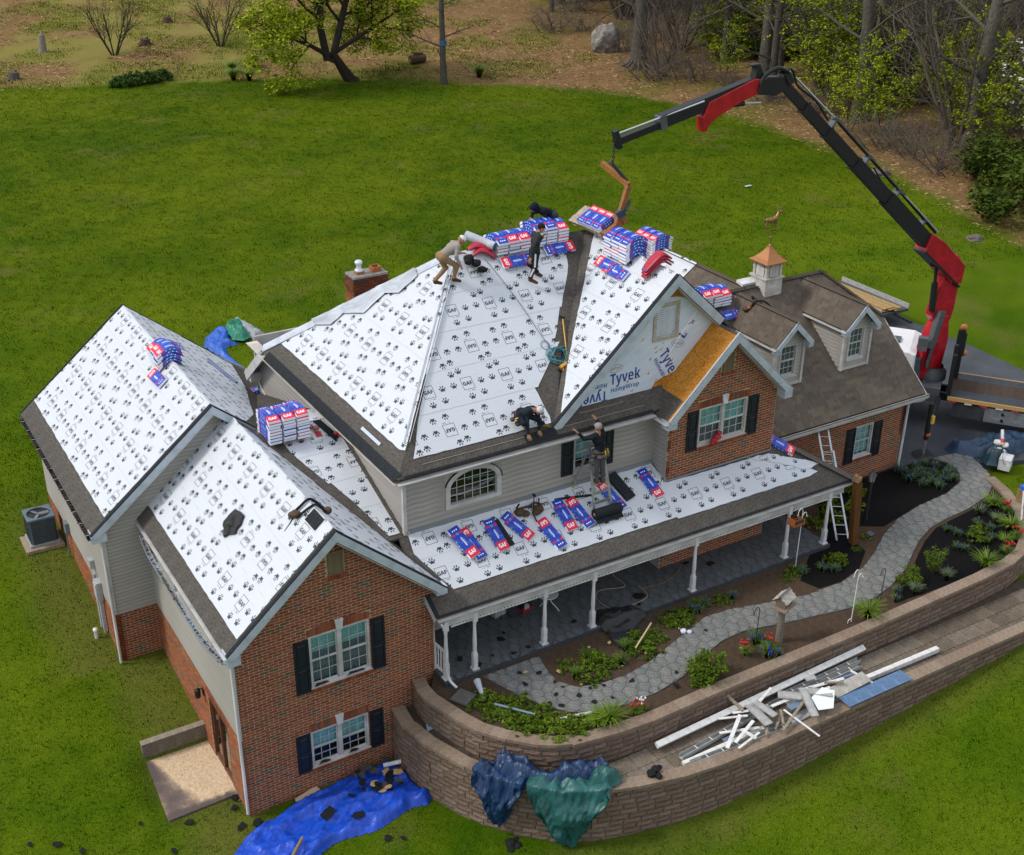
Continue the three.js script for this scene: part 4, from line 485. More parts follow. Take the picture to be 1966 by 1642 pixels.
TX.wrapSheet = canvasTex(2048, 1024, (x, w, h) => { // 7 m x 3.5 m, origin (9.9, 8.0)
  const S = w / 7; x.fillStyle = '#ccd9e8'; x.fillRect(0, 0, w, h); const r = rng(3); for (let i = 0; i < 90; i++) { x.fillStyle = `rgba(${r() < 0.5 ? '160,178,200' : '250,252,255'},0.12)`; x.beginPath(); x.ellipse(r() * w, r() * h, 20 + r() * 150, 6 + r() * 40, -0.6 + r() * 0.5, 0, 7); x.fill(); }
  const put = (px, py, rot, f) => { x.save(); x.translate((px - 9.9) * S, h - (py - 8.0) * S); x.rotate(rot); f(); x.restore(); };
  const logo = () => { x.fillStyle = '#1d4390'; x.textAlign = 'left'; x.textBaseline = 'alphabetic'; x.font = `bold ${0.46 * S}px sans-serif`; x.fillText('Tyvek', 0, 0, 1.05 * S); x.font = `bold ${0.19 * S}px sans-serif`; x.fillText('HomeWrap', 0.02 * S, 0.24 * S, 1.0 * S); x.font = `${0.06 * S}px sans-serif`; x.fillStyle = '#7d90ac'; x.fillText('................', 0.4 * S, 0.42 * S); };
  const oval = () => { x.strokeStyle = '#8f8a84'; x.lineWidth = 5; x.beginPath(); x.ellipse(0, 0, 0.24 * S, 0.11 * S, 0, 0, 7); x.stroke(); x.fillStyle = '#77726c'; x.font = `bold ${0.12 * S}px serif`; x.textAlign = 'center'; x.textBaseline = 'middle'; x.fillText('DUPONT', 0, 0, 0.4 * S); };
  put(12.02, 8.76, -0.02, logo); put(12.2, 9.24, -0.02, oval);
  put(11.95, 8.62, PI, logo);
  put(13.76, 8.42, -1.95 + 3.9, () => { x.rotate(0); }); put(14.05, 8.5, -2.0, () => { }); put(13.7, 9.35, 1.05, logo); put(13.75, 8.35, 1.05, oval);
  put(14.55, 9.62, -0.9, () => { x.fillStyle = '#1d4390'; x.font = `bold ${0.42 * S}px sans-serif`; x.fillText('L', 0, 0); x.font = `bold ${0.18 * S}px sans-serif`; x.fillText('H', 0.5 * S, -0.02 * S); });
  put(15.15, 8.95, 1.05, () => { x.fillStyle = '#1d4390'; x.font = `bold ${0.4 * S}px sans-serif`; x.fillText('ek', 0, 0); x.font = `bold ${0.17 * S}px sans-serif`; x.fillText('rap', 0.1 * S, -0.42 * S); });
  put(14.35, 9.55, 0.3, oval);
  x.strokeStyle = 'rgba(245,248,252,0.9)'; x.lineWidth = 9; x.beginPath(); x.moveTo(4.15 * S, h - 1.3 * S); x.lineTo(5.3 * S, h - 2.75 * S); x.stroke();
  for (let i = 0; i < 26; i++) { x.fillStyle = i % 3 ? '#9c7a52' : '#c99a58'; const a = (1.6 + r() * 3.8) * S, b = h - (0.4 + r() * 1.9) * S; x.beginPath(); x.moveTo(a, b); x.lineTo(a + 20 + r() * 30, b - 14 - r() * 20); x.lineTo(a + 14 + r() * 10, b + 3 + r() * 5); x.fill(); }
});
{
  const g = prep(new THREE.ShapeGeometry(shapeOf(jag([[10.35, 8.22], [10.9, 8.2], [11.6, 8.28], [12.4, 8.16], [13.35, 8.12], [13.6, 8.5], [16.4, 9.25], [14.62, 10.85], [14.32, 10.98], [14.0, 11.02], [13.4, 10.9]], 5, 0.02, 0.2)))), P = g.attributes.position, U = g.attributes.uv;
  for (let i = 0; i < P.count; i++) { U.setXY(i, (P.getX(i) - 9.9) / 7, (P.getY(i) - 8.0) / 3.5); P.setZ(i, 0.02 + 0.02 * Math.abs(fbm(P.getX(i) * 1.3, P.getY(i) * 1.3, 4))); } g.applyMatrix4(FG.m); g.computeVertexNormals(); mesh('house_wrap', g, mat([1, 1, 1], 0.5, { map: TX.wrapSheet, bump: 0.02, bm: 0.9 }), wallG);
  gableVent(FG, 13.5, 9.86, 14.24, 10.8, mat([0.5, 0.53, 0.55], 0.5, { tex: 'soft', m: 0.5 }), 13);
  mesh('vent_casing', slabF(FG, rect(13.42, 9.78, 14.32, 10.88), 0.03, 0.055, [hr([13.5, 9.86, 14.24, 10.8])]), mat([0.52, 0.46, 0.36], 0.7, { tex: 'soft', m: 0.5 }), house);
}
// ===== small brick gable E
const FE = frame([0, 0, -0.92], [1, 0, 0], [0, 1, 0]), eHole = [[14.68, 6.50, 16.48, 7.72]];
const wallE = brickWall(FE, [[13.58, 5.5], [17.63, 5.5], [17.63, 7.72], [15.63, 9.78], [13.58, 7.72]], eHole, 11, [[14.62, 7.72, 16.54, 7.95], [14.62, 6.41, 16.54, 6.5], [15.36, 8.6, 15.84, 9.3]]);
header(FE, wallE, 14.62, 16.54, 7.73, 0.2, rb, true); sillBricks(FE, wallE, 14.62, 16.54, 6.5, rb); sillBricks(FE, wallE, 15.36, 15.84, 8.72, rb);
windowUnit(FE, ...eHole[0], { units: 2, blind: 0.56, curtain: true }); shutter(FE, 14.24, 6.42, 14.62, 7.70); shutter(FE, 16.53, 6.42, 16.90, 7.70); gableVent(FE, 15.4, 8.72, 15.8, 9.28, mt.ventOlive, 10);
brickWall(FE, rect(13.58, 2.6, 17.63, 5.0), [], 12);
sidingWall(frame([13.58, 0, 0], [0, 0, 1], [0, 1, 0]), rect(-1.57, 2.6, -0.92, 7.7), []); mesh('brick_wall', box(0.12, 5, 0.7, 17.56, 5.2, -1.3), mt.mortar, house);
const EL = slopeL(13.33, 7.76, 15.63, 10.01), LE = 3.22;
{ const d = roof(EL, rect(-1.75, 0, -0.6, LE), mt.osb); mesh('ice_shield', slabF(EL, [[-1.75, 0], [-0.7, 0], [-0.7, 0.72], [-1.75, 0.74]], 0.003, 0.01), mt.ice, d); }
mesh('roof', slabF(slopeR(17.93, 7.76, 15.63, 10.01), rect(0.6, 0, 1.74, LE), -0.1, 0), mt.ice, house);
rake([13.33, 7.76, -0.6], [15.63, 10.02, -0.6], { w: 0.2, drip: 0.05, dripMat: mt.trim }); rake([15.63, 10.02, -0.6], [17.95, 7.74, -0.6], { w: 0.2, drip: 0.05, dripMat: mt.trim });
mesh('soffit', merge([slabF(EL, rect(-0.9, 0.2, -0.62, LE - 0.1), -0.24, -0.22), slabF(slopeR(17.93, 7.76, 15.63, 10.01), rect(0.62, 0.2, 0.9, LE - 0.1), -0.24, -0.22)]), mt.soffit, house);
mesh('eave_return', box(0.32, 0.26, 0.34, 13.45, 7.62, -0.74), mt.trimBlue, house); mesh('eave_return', box(0.3, 0.26, 0.34, 17.78, 7.62, -0.74), mt.trimBlue, house); board([13.3, 7.66, -0.6], [13.3, 7.66, -1.3], 0.03, 0.18, mt.trim, 'fascia', V(1, 0, 0));
// ===== porch
const PF = slopeF(0.6, 4.69, -1.57, 6.0), LP = 2.535;
roof(PF, [[5.22, 0], [19.8, 0], [17.62, LP], [5.22, LP]], mt.ice, [[6.0, 0.62], [13.3, 0.62], [13.35, 0.5], [18.2, 0.52], [18.75, 0.62], [17.5, 1.68], [13.62, 1.74], [13.5, LP - 0.06], [5.5, LP - 0.06], [5.42, 1.9]], { b0: 0.55, seed: 41, flip: 0, ragged: 0.12 });
roof(slopeR(19.8, 4.69, 17.62, 6.0), [[-0.6, 0], [2.2, 0], [2.2, LP], [1.57, LP]], mt.ice);
mesh('wall_flashing', merge([bar([5.5, 6.03, -1.53], [13.55, 6.03, -1.53], 0.14, 0.03, V(0, 0, 1)), bar([13.6, 5.66, -0.88], [17.6, 5.66, -0.88], 0.05, 0.02, V(0, 0, 1))]), mat([0.2, 0.22, 0.235], 0.6), house);
mesh('hip_sheet', merge([bar([19.75, 4.75, 0.55], [17.62, 6.04, -1.55], 0.28, 0.02, V(0.3, 1, 0.3))]), mat([0.16, 0.15, 0.135], 0.85, { tex: 'grit', m: 0.5 }), house);
mesh('drip_edge', merge([bar(PF.at(5.25, 0.02, 0.01), PF.at(19.75, 0.02, 0.01), 0.012, 0.05, PF.v), bar(PF.at(5.26, 0.05, 0.012), PF.at(5.26, 1.3, 0.012), 0.09, 0.012, PF.n)]), mt.starter, house);
mesh('loose_sheet', slabF(PF, jag([[16.6, 1.75], [17.75, 1.55], [18.95, 0.85], [18.4, 0.8], [17.4, 1.35]], 3, 0.05), 0.03, 0.034), mt.felt, house);
board([5.24, 4.58, 0.58], [19.78, 4.58, 0.58], 0.03, 0.15, mt.trim, 'fascia', V(0, 0, 1)); rake([5.22, 4.68, 0.6], [5.22, 5.5, -0.76], { face: V(-1, 0, 0), w: 0.18, drip: 0.05, m: mt.trim }); board([19.78, 4.58, 0.58], [19.78, 4.58, -2.1], 0.03, 0.15, mt.trim, 'fascia', V(1, 0, 0));
mesh('ceiling', box(14.3, 0.04, 2.6, 12.5, 4.66, -0.8), mt.soffit, house);
mesh('beam', merge([box(14.0, 0.2, 0.12, 12.45, 4.42, 0.52), box(0.12, 0.2, 1.0, 5.5, 4.42, 0.05), box(0.12, 0.2, 2.6, 19.3, 4.42, -0.8)]), mt.trim, house);
{ // running trim of small square spindles under the beam
  const g = [box(13.6, 0.03, 0.05, 12.45, 4.315, 0.52), box(13.6, 0.03, 0.05, 12.45, 4.235, 0.52)]; for (let x = 5.75; x < 19.1; x += 0.105) g.push(box(0.045, 0.07, 0.03, x, 4.275, 0.52)); mesh('spindle_rail', merge(g), mt.white, house);
  const floor = mesh('porch_floor', box(13.7, 0.2, 2.3, 12.24, 2.495, -0.48), mat([0.062, 0.072, 0.083], 0.7, { tex: 'grit', m: 0.6 }), house), P = new Pieces('stone', floor, mat([1, 1, 1], 0.62, { tex: 'grit', m: 0.6, bump: 0.003, bm: 0.3 }), 200);
  stones([[5.42, 0.66], [19.07, 0.66], [19.07, -1.5], [5.42, -1.5]], 0.34, 23, (c, p, r) => P.add(floor, flat(c, 0, 0.015), M4().makeTranslation(p[0], 2.611, p[1]), [[0.135, 0.155, 0.172], [0.145, 0.165, 0.183], [0.125, 0.143, 0.16]][Math.floor(r() * 3)])); P.finish();
  const prof = [[0.085, 0], [0.085, 0.02], [0.075, 0.03], [0.075, 0.5], [0.06, 0.53], [0.068, 0.56], [0.05, 0.6], [0.064, 0.64], [0.05, 0.67], [0.062, 0.72], [0.058, 0.9], [0.048, 1.25], [0.042, 1.42], [0.056, 1.45], [0.045, 1.48], [0.056, 1.52], [0.05, 1.55]];
  for (const [x, z] of [[5.44, -0.1], [5.5, 0.52], [6.36, 0.52], [8.55, 0.52], [10.15, 0.52], [13.72, 0.52], [17.3, 0.52], [18.92, 0.52]]) { const p = mesh('post', lathe(prof, 14, x, 2.62, z), mt.white, house); mesh('post_block', box(0.13, 0.5, 0.13, x, 2.88, z), mt.white, p); mesh('post_base', box(0.2, 0.04, 0.2, x, 2.64, z), mt.white, p); mesh('post_block', box(0.13, 0.3, 0.13, x, 4.31, z), mt.white, p); }
  mesh('railing', merge([bar([5.44, 3.45, -0.1], [5.5, 3.45, 0.52], 0.05, 0.06), bar([5.44, 2.75, -0.1], [5.5, 2.75, 0.52], 0.05, 0.06), ...[0.2, 0.4, 0.6, 0.8].map(t => rod([5.44 + 0.06 * t, 2.75, -0.1 + 0.62 * t], [5.44 + 0.06 * t, 3.45, -0.1 + 0.62 * t], 0.02))]), mt.white, house);
  mesh('downspout', tube([[5.3, 4.5, 0.6], [5.42, 4.3, 0.58], [5.48, 3.6, 0.6], [5.5, 2.7, 0.66], [5.62, 2.5, 0.86]], 0.04, 20, 8), mt.white, house);
}
// ===== garage D, rear wing H, dormers, cupola
const FD = frame([0, 0, -2.2], [1, 0, 0], [0, 1, 0]), dHole = [[22.70, 3.36, 23.52, 4.56]];
const wallD = brickWall(FD, rect(17.6, 2.1, 24.97, 5.3), dHole, 14, [[22.66, 3.27, 23.56, 3.36]]); sillBricks(FD, wallD, 22.66, 23.56, 3.36, rb); windowUnit(FD, ...dHole[0], { cols: 3, blind: 0.95, curtain: false }); shutter(FD, 22.28, 3.22, 22.68, 4.56); shutter(FD, 23.54, 3.22, 23.93, 4.56);
mesh('brick_wall', slabF(frame([24.97, 0, -2.2], [0, 0, -1], [0, 1, 0]), [[0.0, 2.1], [7.3, 2.1], [7.3, 5.3], [5.2, 7.1], [2.1, 7.1], [0, 5.3]], -0.14, 0), mt.mortar, house); mesh('siding_wall', box(7.3, 3.2, 0.12, 21.3, 3.7, -9.45), mt.siding, house);
mesh('downspout', rod([25.03, 5.0, -2.12], [25.0, 2.45, -2.12], 0.045, 0.045, 8), mt.white, house);
const DF = slopeF(-1.8, 5.36, -5.84, 8.76), LD = 5.28, bAt = y => (y - 5.36) / (8.76 - 5.36) * LD;
const dHoles = [[22.28, bAt(6.4), 23.72, LD], [19.28, bAt(6.4), 20.72, LD]];
shingled(DF, [[17.3, 0], [25.42, 0], [25.42, bAt(7.35)], [23.86, LD], [16.2, LD]], 51);
mesh('roof', merge([slabF(slopeB(-9.88, 5.36, -5.84, 8.76), [[-25.42, 0], [-16.2, 0], [-16.2, LD], [-23.86, LD], [-25.42, bAt(7.35)]], -0.1, 0)]), mat([0.14, 0.115, 0.092], 0.95, { tex: 'grit', m: 0.4 }), house);
{ const a = V(23.86, 8.76, -5.84), b = V(25.42, 7.35, -4.165), c = V(25.42, 7.35, -7.515), g = new THREE.BufferGeometry(); g.setAttribute('position', new THREE.Float32BufferAttribute([...a.toArray(), ...b.toArray(), ...c.toArray()], 3)); g.computeVertexNormals(); mesh('roof', g, mat([0.14, 0.115, 0.092], 0.95), house); }
const nF = DF.n.toArray(), nB = [0, nF[1], -nF[2]];
ridgeCaps([16.5, 8.77, -5.84], [20.9, 8.77, -5.84], 0.15, nF, nB); ridgeCaps([21.75, 8.77, -5.84], [23.9, 8.77, -5.84], 0.15, nF, nB); ridgeCaps([25.42, 7.36, -4.165], [23.86, 8.77, -5.84], 0.15, nF, [0.65, 0.75, 0]); ridgeCaps([20.57, 8.77, -14.5], [20.57, 8.77, -5.9], 0.15, [-0.64, 0.76, 0], [0.64, 0.76, 0]);
const HL = slopeL(16.8, 5.6, 20.57, 8.76), LH = 4.92;
{ const d = shingled(HL, [[-14.5, 0.8], [-5.0, 0.8], [-5.84, LH], [-14.5, LH]], 52); sheets(d, HL, [[-11.0, 2.6], [-8.75, 2.6], [-8.6, LH + 0.04], [-11.8, LH + 0.04]], { b0: 2.5, seed: 53, ragged: 0.1, step: false }); for (const c of d.children) c.position.addScaledVector(HL.n, 0.03); }
roof(slopeR(24.34, 5.6, 20.57, 8.76), rect(5.84, 0, 14.5, LH), mat([0.14, 0.115, 0.092], 0.95));
mesh('siding_wall', box(7.2, 4, 0.12, 20.6, 4.0, -14.3), mt.siding, house);
board([18.75, 5.24, -1.78], [25.44, 5.24, -1.78], 0.03, 0.16, mt.trim, 'fascia', V(0, 0, 1)); gutter([18.75, 5.22, -1.76], [25.44, 5.22, -1.76]); mesh('gutter_guard', bar([18.75, 5.35, -1.72], [25.44, 5.35, -1.72], 0.02, 0.17, V(0, 0.6, 1)), mat([0.5, 0.48, 0.44], 0.6, { tex: 'grit', m: 0.5 }), house); mesh('soffit', box(6.7, 0.02, 0.4, 22.1, 5.16, -1.98), mt.soffit, house);
mesh('rake_board', bar([25.44, 5.25, -1.8], [25.44, 7.25, -4.17], 0.18, 0.035, V(1, 0, 0)), mt.trim, house); mesh('downspout', tube([[25.3, 5.2, -1.7], [25.2, 5.08, -1.85], [25.05, 5.0, -2.1]], 0.04), mt.white, house);
// white sheet patch with its flashing in the corner by dormer 1
sheets(mesh('ice_shield', slabF(DF, [[17.2, 3.2], [18.7, 3.5], [19.45, 4.2], [19.7, LD], [17.2, LD]], 0.014, 0.02), mt.ice, house), DF, [[17.2, 3.9], [18.72, 4.0], [19.3, 4.4], [19.65, LD], [17.2, LD]], { b0: 3.75, seed: 55, flip: 0, step: false }); house.children[house.children.length - 1].position.addScaledVector(DF.n, 0.02);
const nailedMat = mat([0.42, 0.48, 0.55], 0.5, { tex: 'soft', m: 0.5 });
for (const [cx, k] of [[22.99, 0], [19.98, 1]]) { // the two dormers
  const y0 = 7.96, y1 = 8.73, hw = 0.79, zf = -2.75, zb = -5.75, L = slopeL(cx - hw, y0, cx, y1), R = slopeR(cx + hw, y0, cx, y1), ll = Math.hypot(hw, y1 - y0);
  shingled(L, [[zf - 2.35, 0], [zf, 0], [zf, ll], [zb, ll]], 60 + k); mesh('roof', slabF(R, [[-zf, 0], [-zf + 2.35, 0], [-zb, ll], [-zf, ll]], -0.08, 0), mat([0.15, 0.125, 0.10], 0.93, { tex: 'grit', m: 0.3 }), house);
  ridgeCaps([cx, y1 + 0.01, zb], [cx, y1 + 0.01, zf], 0.14, L.n.toArray(), R.n.toArray());
  rake([cx - hw, y0, zf], [cx, y1, zf], { w: 0.17, drip: 0 }); rake([cx, y1, zf], [cx + hw, y0, zf], { w: 0.17, drip: 0 });
  board([cx - hw + 0.015, y0 - 0.09, zf], [cx - hw + 0.015, y0 - 0.09, zf - 2.3], 0.03, 0.13, mt.trim, 'fascia', V(1, 0, 0)); for (const e of [-1, 1]) mesh('eave_return', box(0.2, 0.2, 0.24, cx + e * (hw - 0.1), y0 - 0.12, zf - 0.1), mt.trimBlue, house);
  const F = frame([0, 0, zf - 0.25], [1, 0, 0], [0, 1, 0]), w = 0.62, h = [cx - 0.36, 6.74, cx + 0.36, 7.86]; sidingWall(F, [[cx - w, 6.42], [cx + w, 6.42], [cx + w, y0], [cx, y1 - 0.18], [cx - w, y0]], [h], 0.12); windowUnit(F, ...h, { cols: 3, blind: 0, curtain: true });
  sidingWall(frame([cx - w, 0, 0], [0, 0, 1], [0, 1, 0]), [[zf - 0.25, 6.42], [zf - 0.25, y0 - 0.05], [zf - 2.15, y0 - 0.05], [zf - 2.0, 7.8]], [], 0.12);
  mesh('corner_board', merge([box(0.09, y0 - 6.42, 0.09, cx - w + 0.03, (y0 + 6.42) / 2, zf - 0.22), box(0.09, y0 - 6.42, 0.09, cx + w - 0.03, (y0 + 6.42) / 2, zf - 0.22), box(w * 2, 0.1, 0.05, cx, 6.47, zf - 0.22)]), mt.trim, house);
  const b = L.at(zf - 2.35, 0.02, 0.035), t = L.at(zb + 0.02, ll - 0.1, 0.035); mesh('valley_flashing', bar(b, t, 0.2, 0.01, V(-0.3, 1, 0.4)), nailedMat, house);
}
{ // cupola with copper roof and a deer weathervane
  const cx = 21.36, cz = -5.84, wh = mat([0.62, 0.60, 0.55], 0.55, { tex: 'soft', m: 0.7 }), cop = mat([0.42, 0.185, 0.075], 0.42, { metalness: 0.55, tex: 'soft', m: 0.5 });
  const c = mesh('cupola', merge([box(0.74, 0.72, 0.74, cx, 8.72, cz), box(0.84, 0.06, 0.84, cx, 9.09, cz), box(0.6, 0.5, 0.6, cx, 9.36, cz), box(0.72, 0.06, 0.72, cx, 9.6, cz)]), wh, house);
  const cb = []; for (const sx of [-1, 1]) for (const sz of [-1, 1]) cb.push(box(0.1, 0.5, 0.1, cx + sx * 0.29, 9.36, cz + sz * 0.29), box(0.12, 0.05, 0.12, cx + sx * 0.29, 9.4, cz + sz * 0.29)); mesh('corner_board', merge(cb), wh, c);
  for (const [F, n] of [[frame([cx, 9.36, cz + 0.305], [1, 0, 0], [0, 1, 0]), 9], [frame([cx - 0.305, 9.36, cz], [0, 0, 1], [0, 1, 0]), 9]]) { const sl = []; mesh('louver_back', slabF(F, [[-0.19, -0.22], [0.19, -0.22], [0.19, 0.12], [0.12, 0.19], [0, 0.22], [-0.12, 0.19], [-0.19, 0.12]], 0, 0.004), mt.black, c); for (let i = 0; i < n; i++) { const y = -0.2 + i * 0.045, w = y > 0.1 ? 0.38 - (y - 0.1) * 1.8 : 0.38; const g = box(w, 0.035, 0.008, 0, y, 0.022, -0.6); sl.push(g.applyMatrix4(F.m)); } mesh('louver', merge(sl), wh, c); }
  const rg = new THREE.BufferGeometry(), pos = [], prof = [[0.47, 9.63], [0.33, 9.73], [0.2, 9.87], [0.1, 10.02], [0.05, 10.12]]; for (let i = 0; i < prof.length - 1; i++) for (let k = 0; k < 4; k++) { const q = [[-1, 1], [1, 1], [1, -1], [-1, -1]], a = q[k], b = q[(k + 1) % 4], P = (s, t) => [cx + s[0] * prof[t][0], prof[t][1], cz + s[1] * prof[t][0]]; pos.push(...P(a, i), ...P(b, i), ...P(b, i + 1), ...P(a, i), ...P(b, i + 1), ...P(a, i + 1)); } rg.setAttribute('position', new THREE.Float32BufferAttribute(pos, 3)); rg.computeVertexNormals(); mesh('copper_roof', merge([rg, box(0.94, 0.03, 0.94, cx, 9.62, cz)]), cop, c);
  mesh('finial', merge([lathe([[0.07, 0], [0.06, 0.05], [0.02, 0.08], [0.012, 0.1], [0.012, 0.25], [0.045, 0.28], [0.045, 0.32], [0.012, 0.34], [0.01, 0.44], [0.025, 0.46], [0.01, 0.48], [0.008, 0.64]], 10, cx, 10.11, cz)]), mat([0.22, 0.13, 0.06], 0.4, { metalness: 0.5 }), c);
  const D = [], y = 10.72; D.push(rod([cx - 0.36, y - 0.03, cz], [cx + 0.36, y - 0.03, cz], 0.012)); // deer facing right
  D.push(ball(0.13, cx - 0.05, y + 0.30, cz, 1.75, 0.72, 0.5), ball(0.1, cx - 0.24, y + 0.31, cz, 0.9, 0.9, 0.6), ball(0.11, cx + 0.12, y + 0.32, cz, 0.9, 1, 0.6), rod([cx + 0.14, y + 0.32, cz], [cx + 0.24, y + 0.52, cz], 0.075, 0.045), ball(0.06, cx + 0.29, y + 0.545, cz, 1.5, 0.75, 0.7), ball(0.03, cx + 0.38, y + 0.53, cz, 1.2, 0.8, 0.8));
  for (const [x0, x1, x2, s] of [[-0.24, -0.32, -0.30, 1], [-0.2, -0.19, -0.2, -1], [0.14, 0.15, 0.15, 1], [0.1, 0.13, 0.12, -1]]) D.push(rod([cx + x0, y + 0.3, cz + s * 0.03], [cx + x1, y + 0.15, cz + s * 0.03], 0.035, 0.018, 6), rod([cx + x1, y + 0.15, cz + s * 0.03], [cx + x2, y - 0.02, cz + s * 0.03], 0.018, 0.012, 6));
  for (const s of [-1, 1]) { D.push(tube([[cx + 0.25, y + 0.58, cz + s * 0.02], [cx + 0.2, y + 0.66, cz + s * 0.06], [cx + 0.24, y + 0.76, cz + s * 0.1]], 0.009, 8, 5), rod([cx + 0.205, y + 0.66, cz + s * 0.06], [cx + 0.28, y + 0.7, cz + s * 0.07], 0.007), rod([cx + 0.21, y + 0.7, cz + s * 0.075], [cx + 0.15, y + 0.76, cz + s * 0.09], 0.007), rod([cx + 0.24, y + 0.58, cz + s * 0.03], [cx + 0.2, y + 0.6, cz + s * 0.07], 0.02, 0.006)); }
  D.push(ball(0.03, cx - 0.33, y + 0.34, cz, 1, 1.6, 0.7)); mesh('weathervane', merge(D), mat([0.30, 0.17, 0.075], 0.38, { metalness: 0.6 }), c);
  mesh('sign_board', box(0.62, 0.1, 0.34, 20.75, 8.86, -6.15, 0.2, 0, 0), mt.white, house);
}
BR.finish('brickwork'); SD.finish('siding'); SH.finish('shingles');

// ================================================================ SHINGLE BUNDLES
const mWrap = mat([1, 1, 1], 0.4, { map: TX.wrap });
function bundleGeo(bend = 0, L = 1.0, W = 0.35, T = 0.085, seed = 1) { // long axis x; bent over a ridge by +-bend
  const r = rng(seed), n = 14, pos = [], uv = [], C = []; let x = 0, y = 0; const raw = [[0, 0, 0]];
  for (let i = 1; i <= n; i++) { const s = (i - 0.5) / n - 0.5, th = bend * clamp(-s / 0.17, -1, 1); x += cos(th) * L / n; y += sin(th) * L / n; raw.push([x, y, 0]); }
  const mx = raw[n / 2][0], my = raw[n / 2][1]; for (const p of raw) { p[0] -= mx; p[1] -= my; } raw.forEach((p, i) => { const s = clamp(i / n, 0, 1) - 0.5; p[2] = bend * clamp(-s / 0.17, -1, 1); });
  const pt = (i, v, h) => { const p = raw[i], e = (i === 0 || i === n) ? 0.9 : 1, wob = 1 + 0.02 * sin(i * 1.7 + seed), w = (W / 2) * wob * (h ? 0.97 : 1), hh = h * T * e; return [p[0], p[1] + hh, v * w]; };
  const quad = (a, b, c, d, ua, ub, uc, ud) => { pos.push(...a, ...b, ...c, ...a, ...c, ...d); uv.push(...ua, ...ub, ...uc, ...ua, ...uc, ...ud); };
  for (let i = 0; i < n; i++) { const u0 = i / n, u1 = (i + 1) / n;
    quad(pt(i, 1, 1), pt(i + 1, 1, 1), pt(i + 1, -1, 1), pt(i, -1, 1), [u0, 0.285], [u1, 0.285], [u1, 1], [u0, 1]);
    quad(pt(i, -1, 0), pt(i + 1, -1, 0), pt(i + 1, 1, 0), pt(i, 1, 0), [u0, 1], [u1, 1], [u1, 0.285], [u0, 0.285]);
    quad(pt(i, 1, 0), pt(i + 1, 1, 0), pt(i + 1, 1, 1), pt(i, 1, 1), [u0 * 0.745, 0.01], [u1 * 0.745, 0.01], [u1 * 0.745, 0.27], [u0 * 0.745, 0.27]);
    quad(pt(i + 1, -1, 0), pt(i, -1, 0), pt(i, -1, 1), pt(i + 1, -1, 1), [u1 * 0.745, 0.01], [u0 * 0.745, 0.01], [u0 * 0.745, 0.27], [u1 * 0.745, 0.27]); }
  for (const [i, s] of [[0, -1], [n, 1]]) quad(pt(i, -s, 0).map((v, k) => k === 2 ? v : v), pt(i, s, 0), pt(i, s, 1), pt(i, -s, 1), [0.76, 0.01], [0.995, 0.01], [0.995, 0.27], [0.76, 0.27]);
  const g = new THREE.BufferGeometry(); g.setAttribute('position', new THREE.Float32BufferAttribute(pos, 3)); g.setAttribute('uv', new THREE.Float32BufferAttribute(uv, 2)); g.computeVertexNormals(); return g;
}
const bundleKinds = {}; const bundleOf = (bend, k) => bundleKinds[bend.toFixed(2) + k] || (bundleKinds[bend.toFixed(2) + k] = bundleGeo(bend, 1.0, 0.35, 0.085, k + 1));
function bundle(pos, rotY, o = {}) { // o.F: lie flat on a roof plane, rotation within it
  const b = single('shingle_bundle', bundleOf(o.bend || 0, o.k || 0), mWrap, o.label, 'shingle bundle', o.group);
  if (o.F) { const q = M4().makeBasis(o.F.u, o.F.n, o.F.u.clone().cross(o.F.n)); b.quaternion.setFromRotationMatrix(q).multiply(new THREE.Quaternion().setFromAxisAngle(V(0, 1, 0), rotY)); } else b.rotation.set(o.tilt || 0, rotY, o.roll || 0);
  b.position.set(...pos); return b;
}
function stack(o) { // columns side by side, layers on top of one another, draped over a ridge
  const r = rng(o.seed), side = o.axis === 'x' ? V(0, 0, 1) : V(1, 0, 0);
  const ord = ['topmost', 'second', 'third', 'fourth', 'fifth', 'sixth', 'seventh', 'eighth'];
  o.cols.forEach((c, ci) => { for (let l = 0; l < o.layers[ci]; l++) { const top = l === o.layers[ci] - 1, d = o.layers[ci] - 1 - l, rotY = (o.axis === 'x' ? 0 : -PI / 2) + (((r() < 0.5 || top) ? 0 : 1) + (o.turn || 0) + (top && o.flipTop && o.flipTop[ci] ? 1 : 0)) * PI + (r() - 0.5) * 0.05, p = V(0, o.y + l * 0.087, 0).addScaledVector(side, c + (r() - 0.5) * 0.03); p[o.axis] = o.at + (r() - 0.5) * 0.05; bundle(p.toArray(), rotY, { bend: o.bend * (1 - l * 0.04), k: l % 3, label: `${ord[d]} bundle of the ${o.names[ci]} in the ${o.what}`, group: `bundles of the ${o.what}` }); } });
}
stack({ seed: 1, axis: 'x', at: 2.15, y: 8.45, cols: [-11.15, -10.78, -10.42], layers: [4, 5, 5], bend: 0.66, what: 'far left gable ridge stack', names: ['rear column', 'middle column', 'front column'] });
bundle([1.62, 8.06, -10.05], 0.05, { F: slopeL(-1.58, 5.36, 2.15, 8.43), label: 'blue bundle slid down beside the stack on the far left roof' });
stack({ seed: 2, axis: 'z', at: -5.78, y: 7.63, cols: [3.42, 3.83, 4.24], layers: [8, 8, 8], bend: 0.22, what: 'tall stack on the low roof', names: ['left column', 'middle column', 'right column'], turn: 1 });
stack({ seed: 3, axis: 'z', at: -6.1, y: 11.83, cols: [10.86, 11.24, 11.62], layers: [4, 4, 4], bend: 0.5, what: 'left stack on the main ridge', names: ['left column', 'middle column', 'right column'], flipTop: [0, 1, 1], turn: 0 });
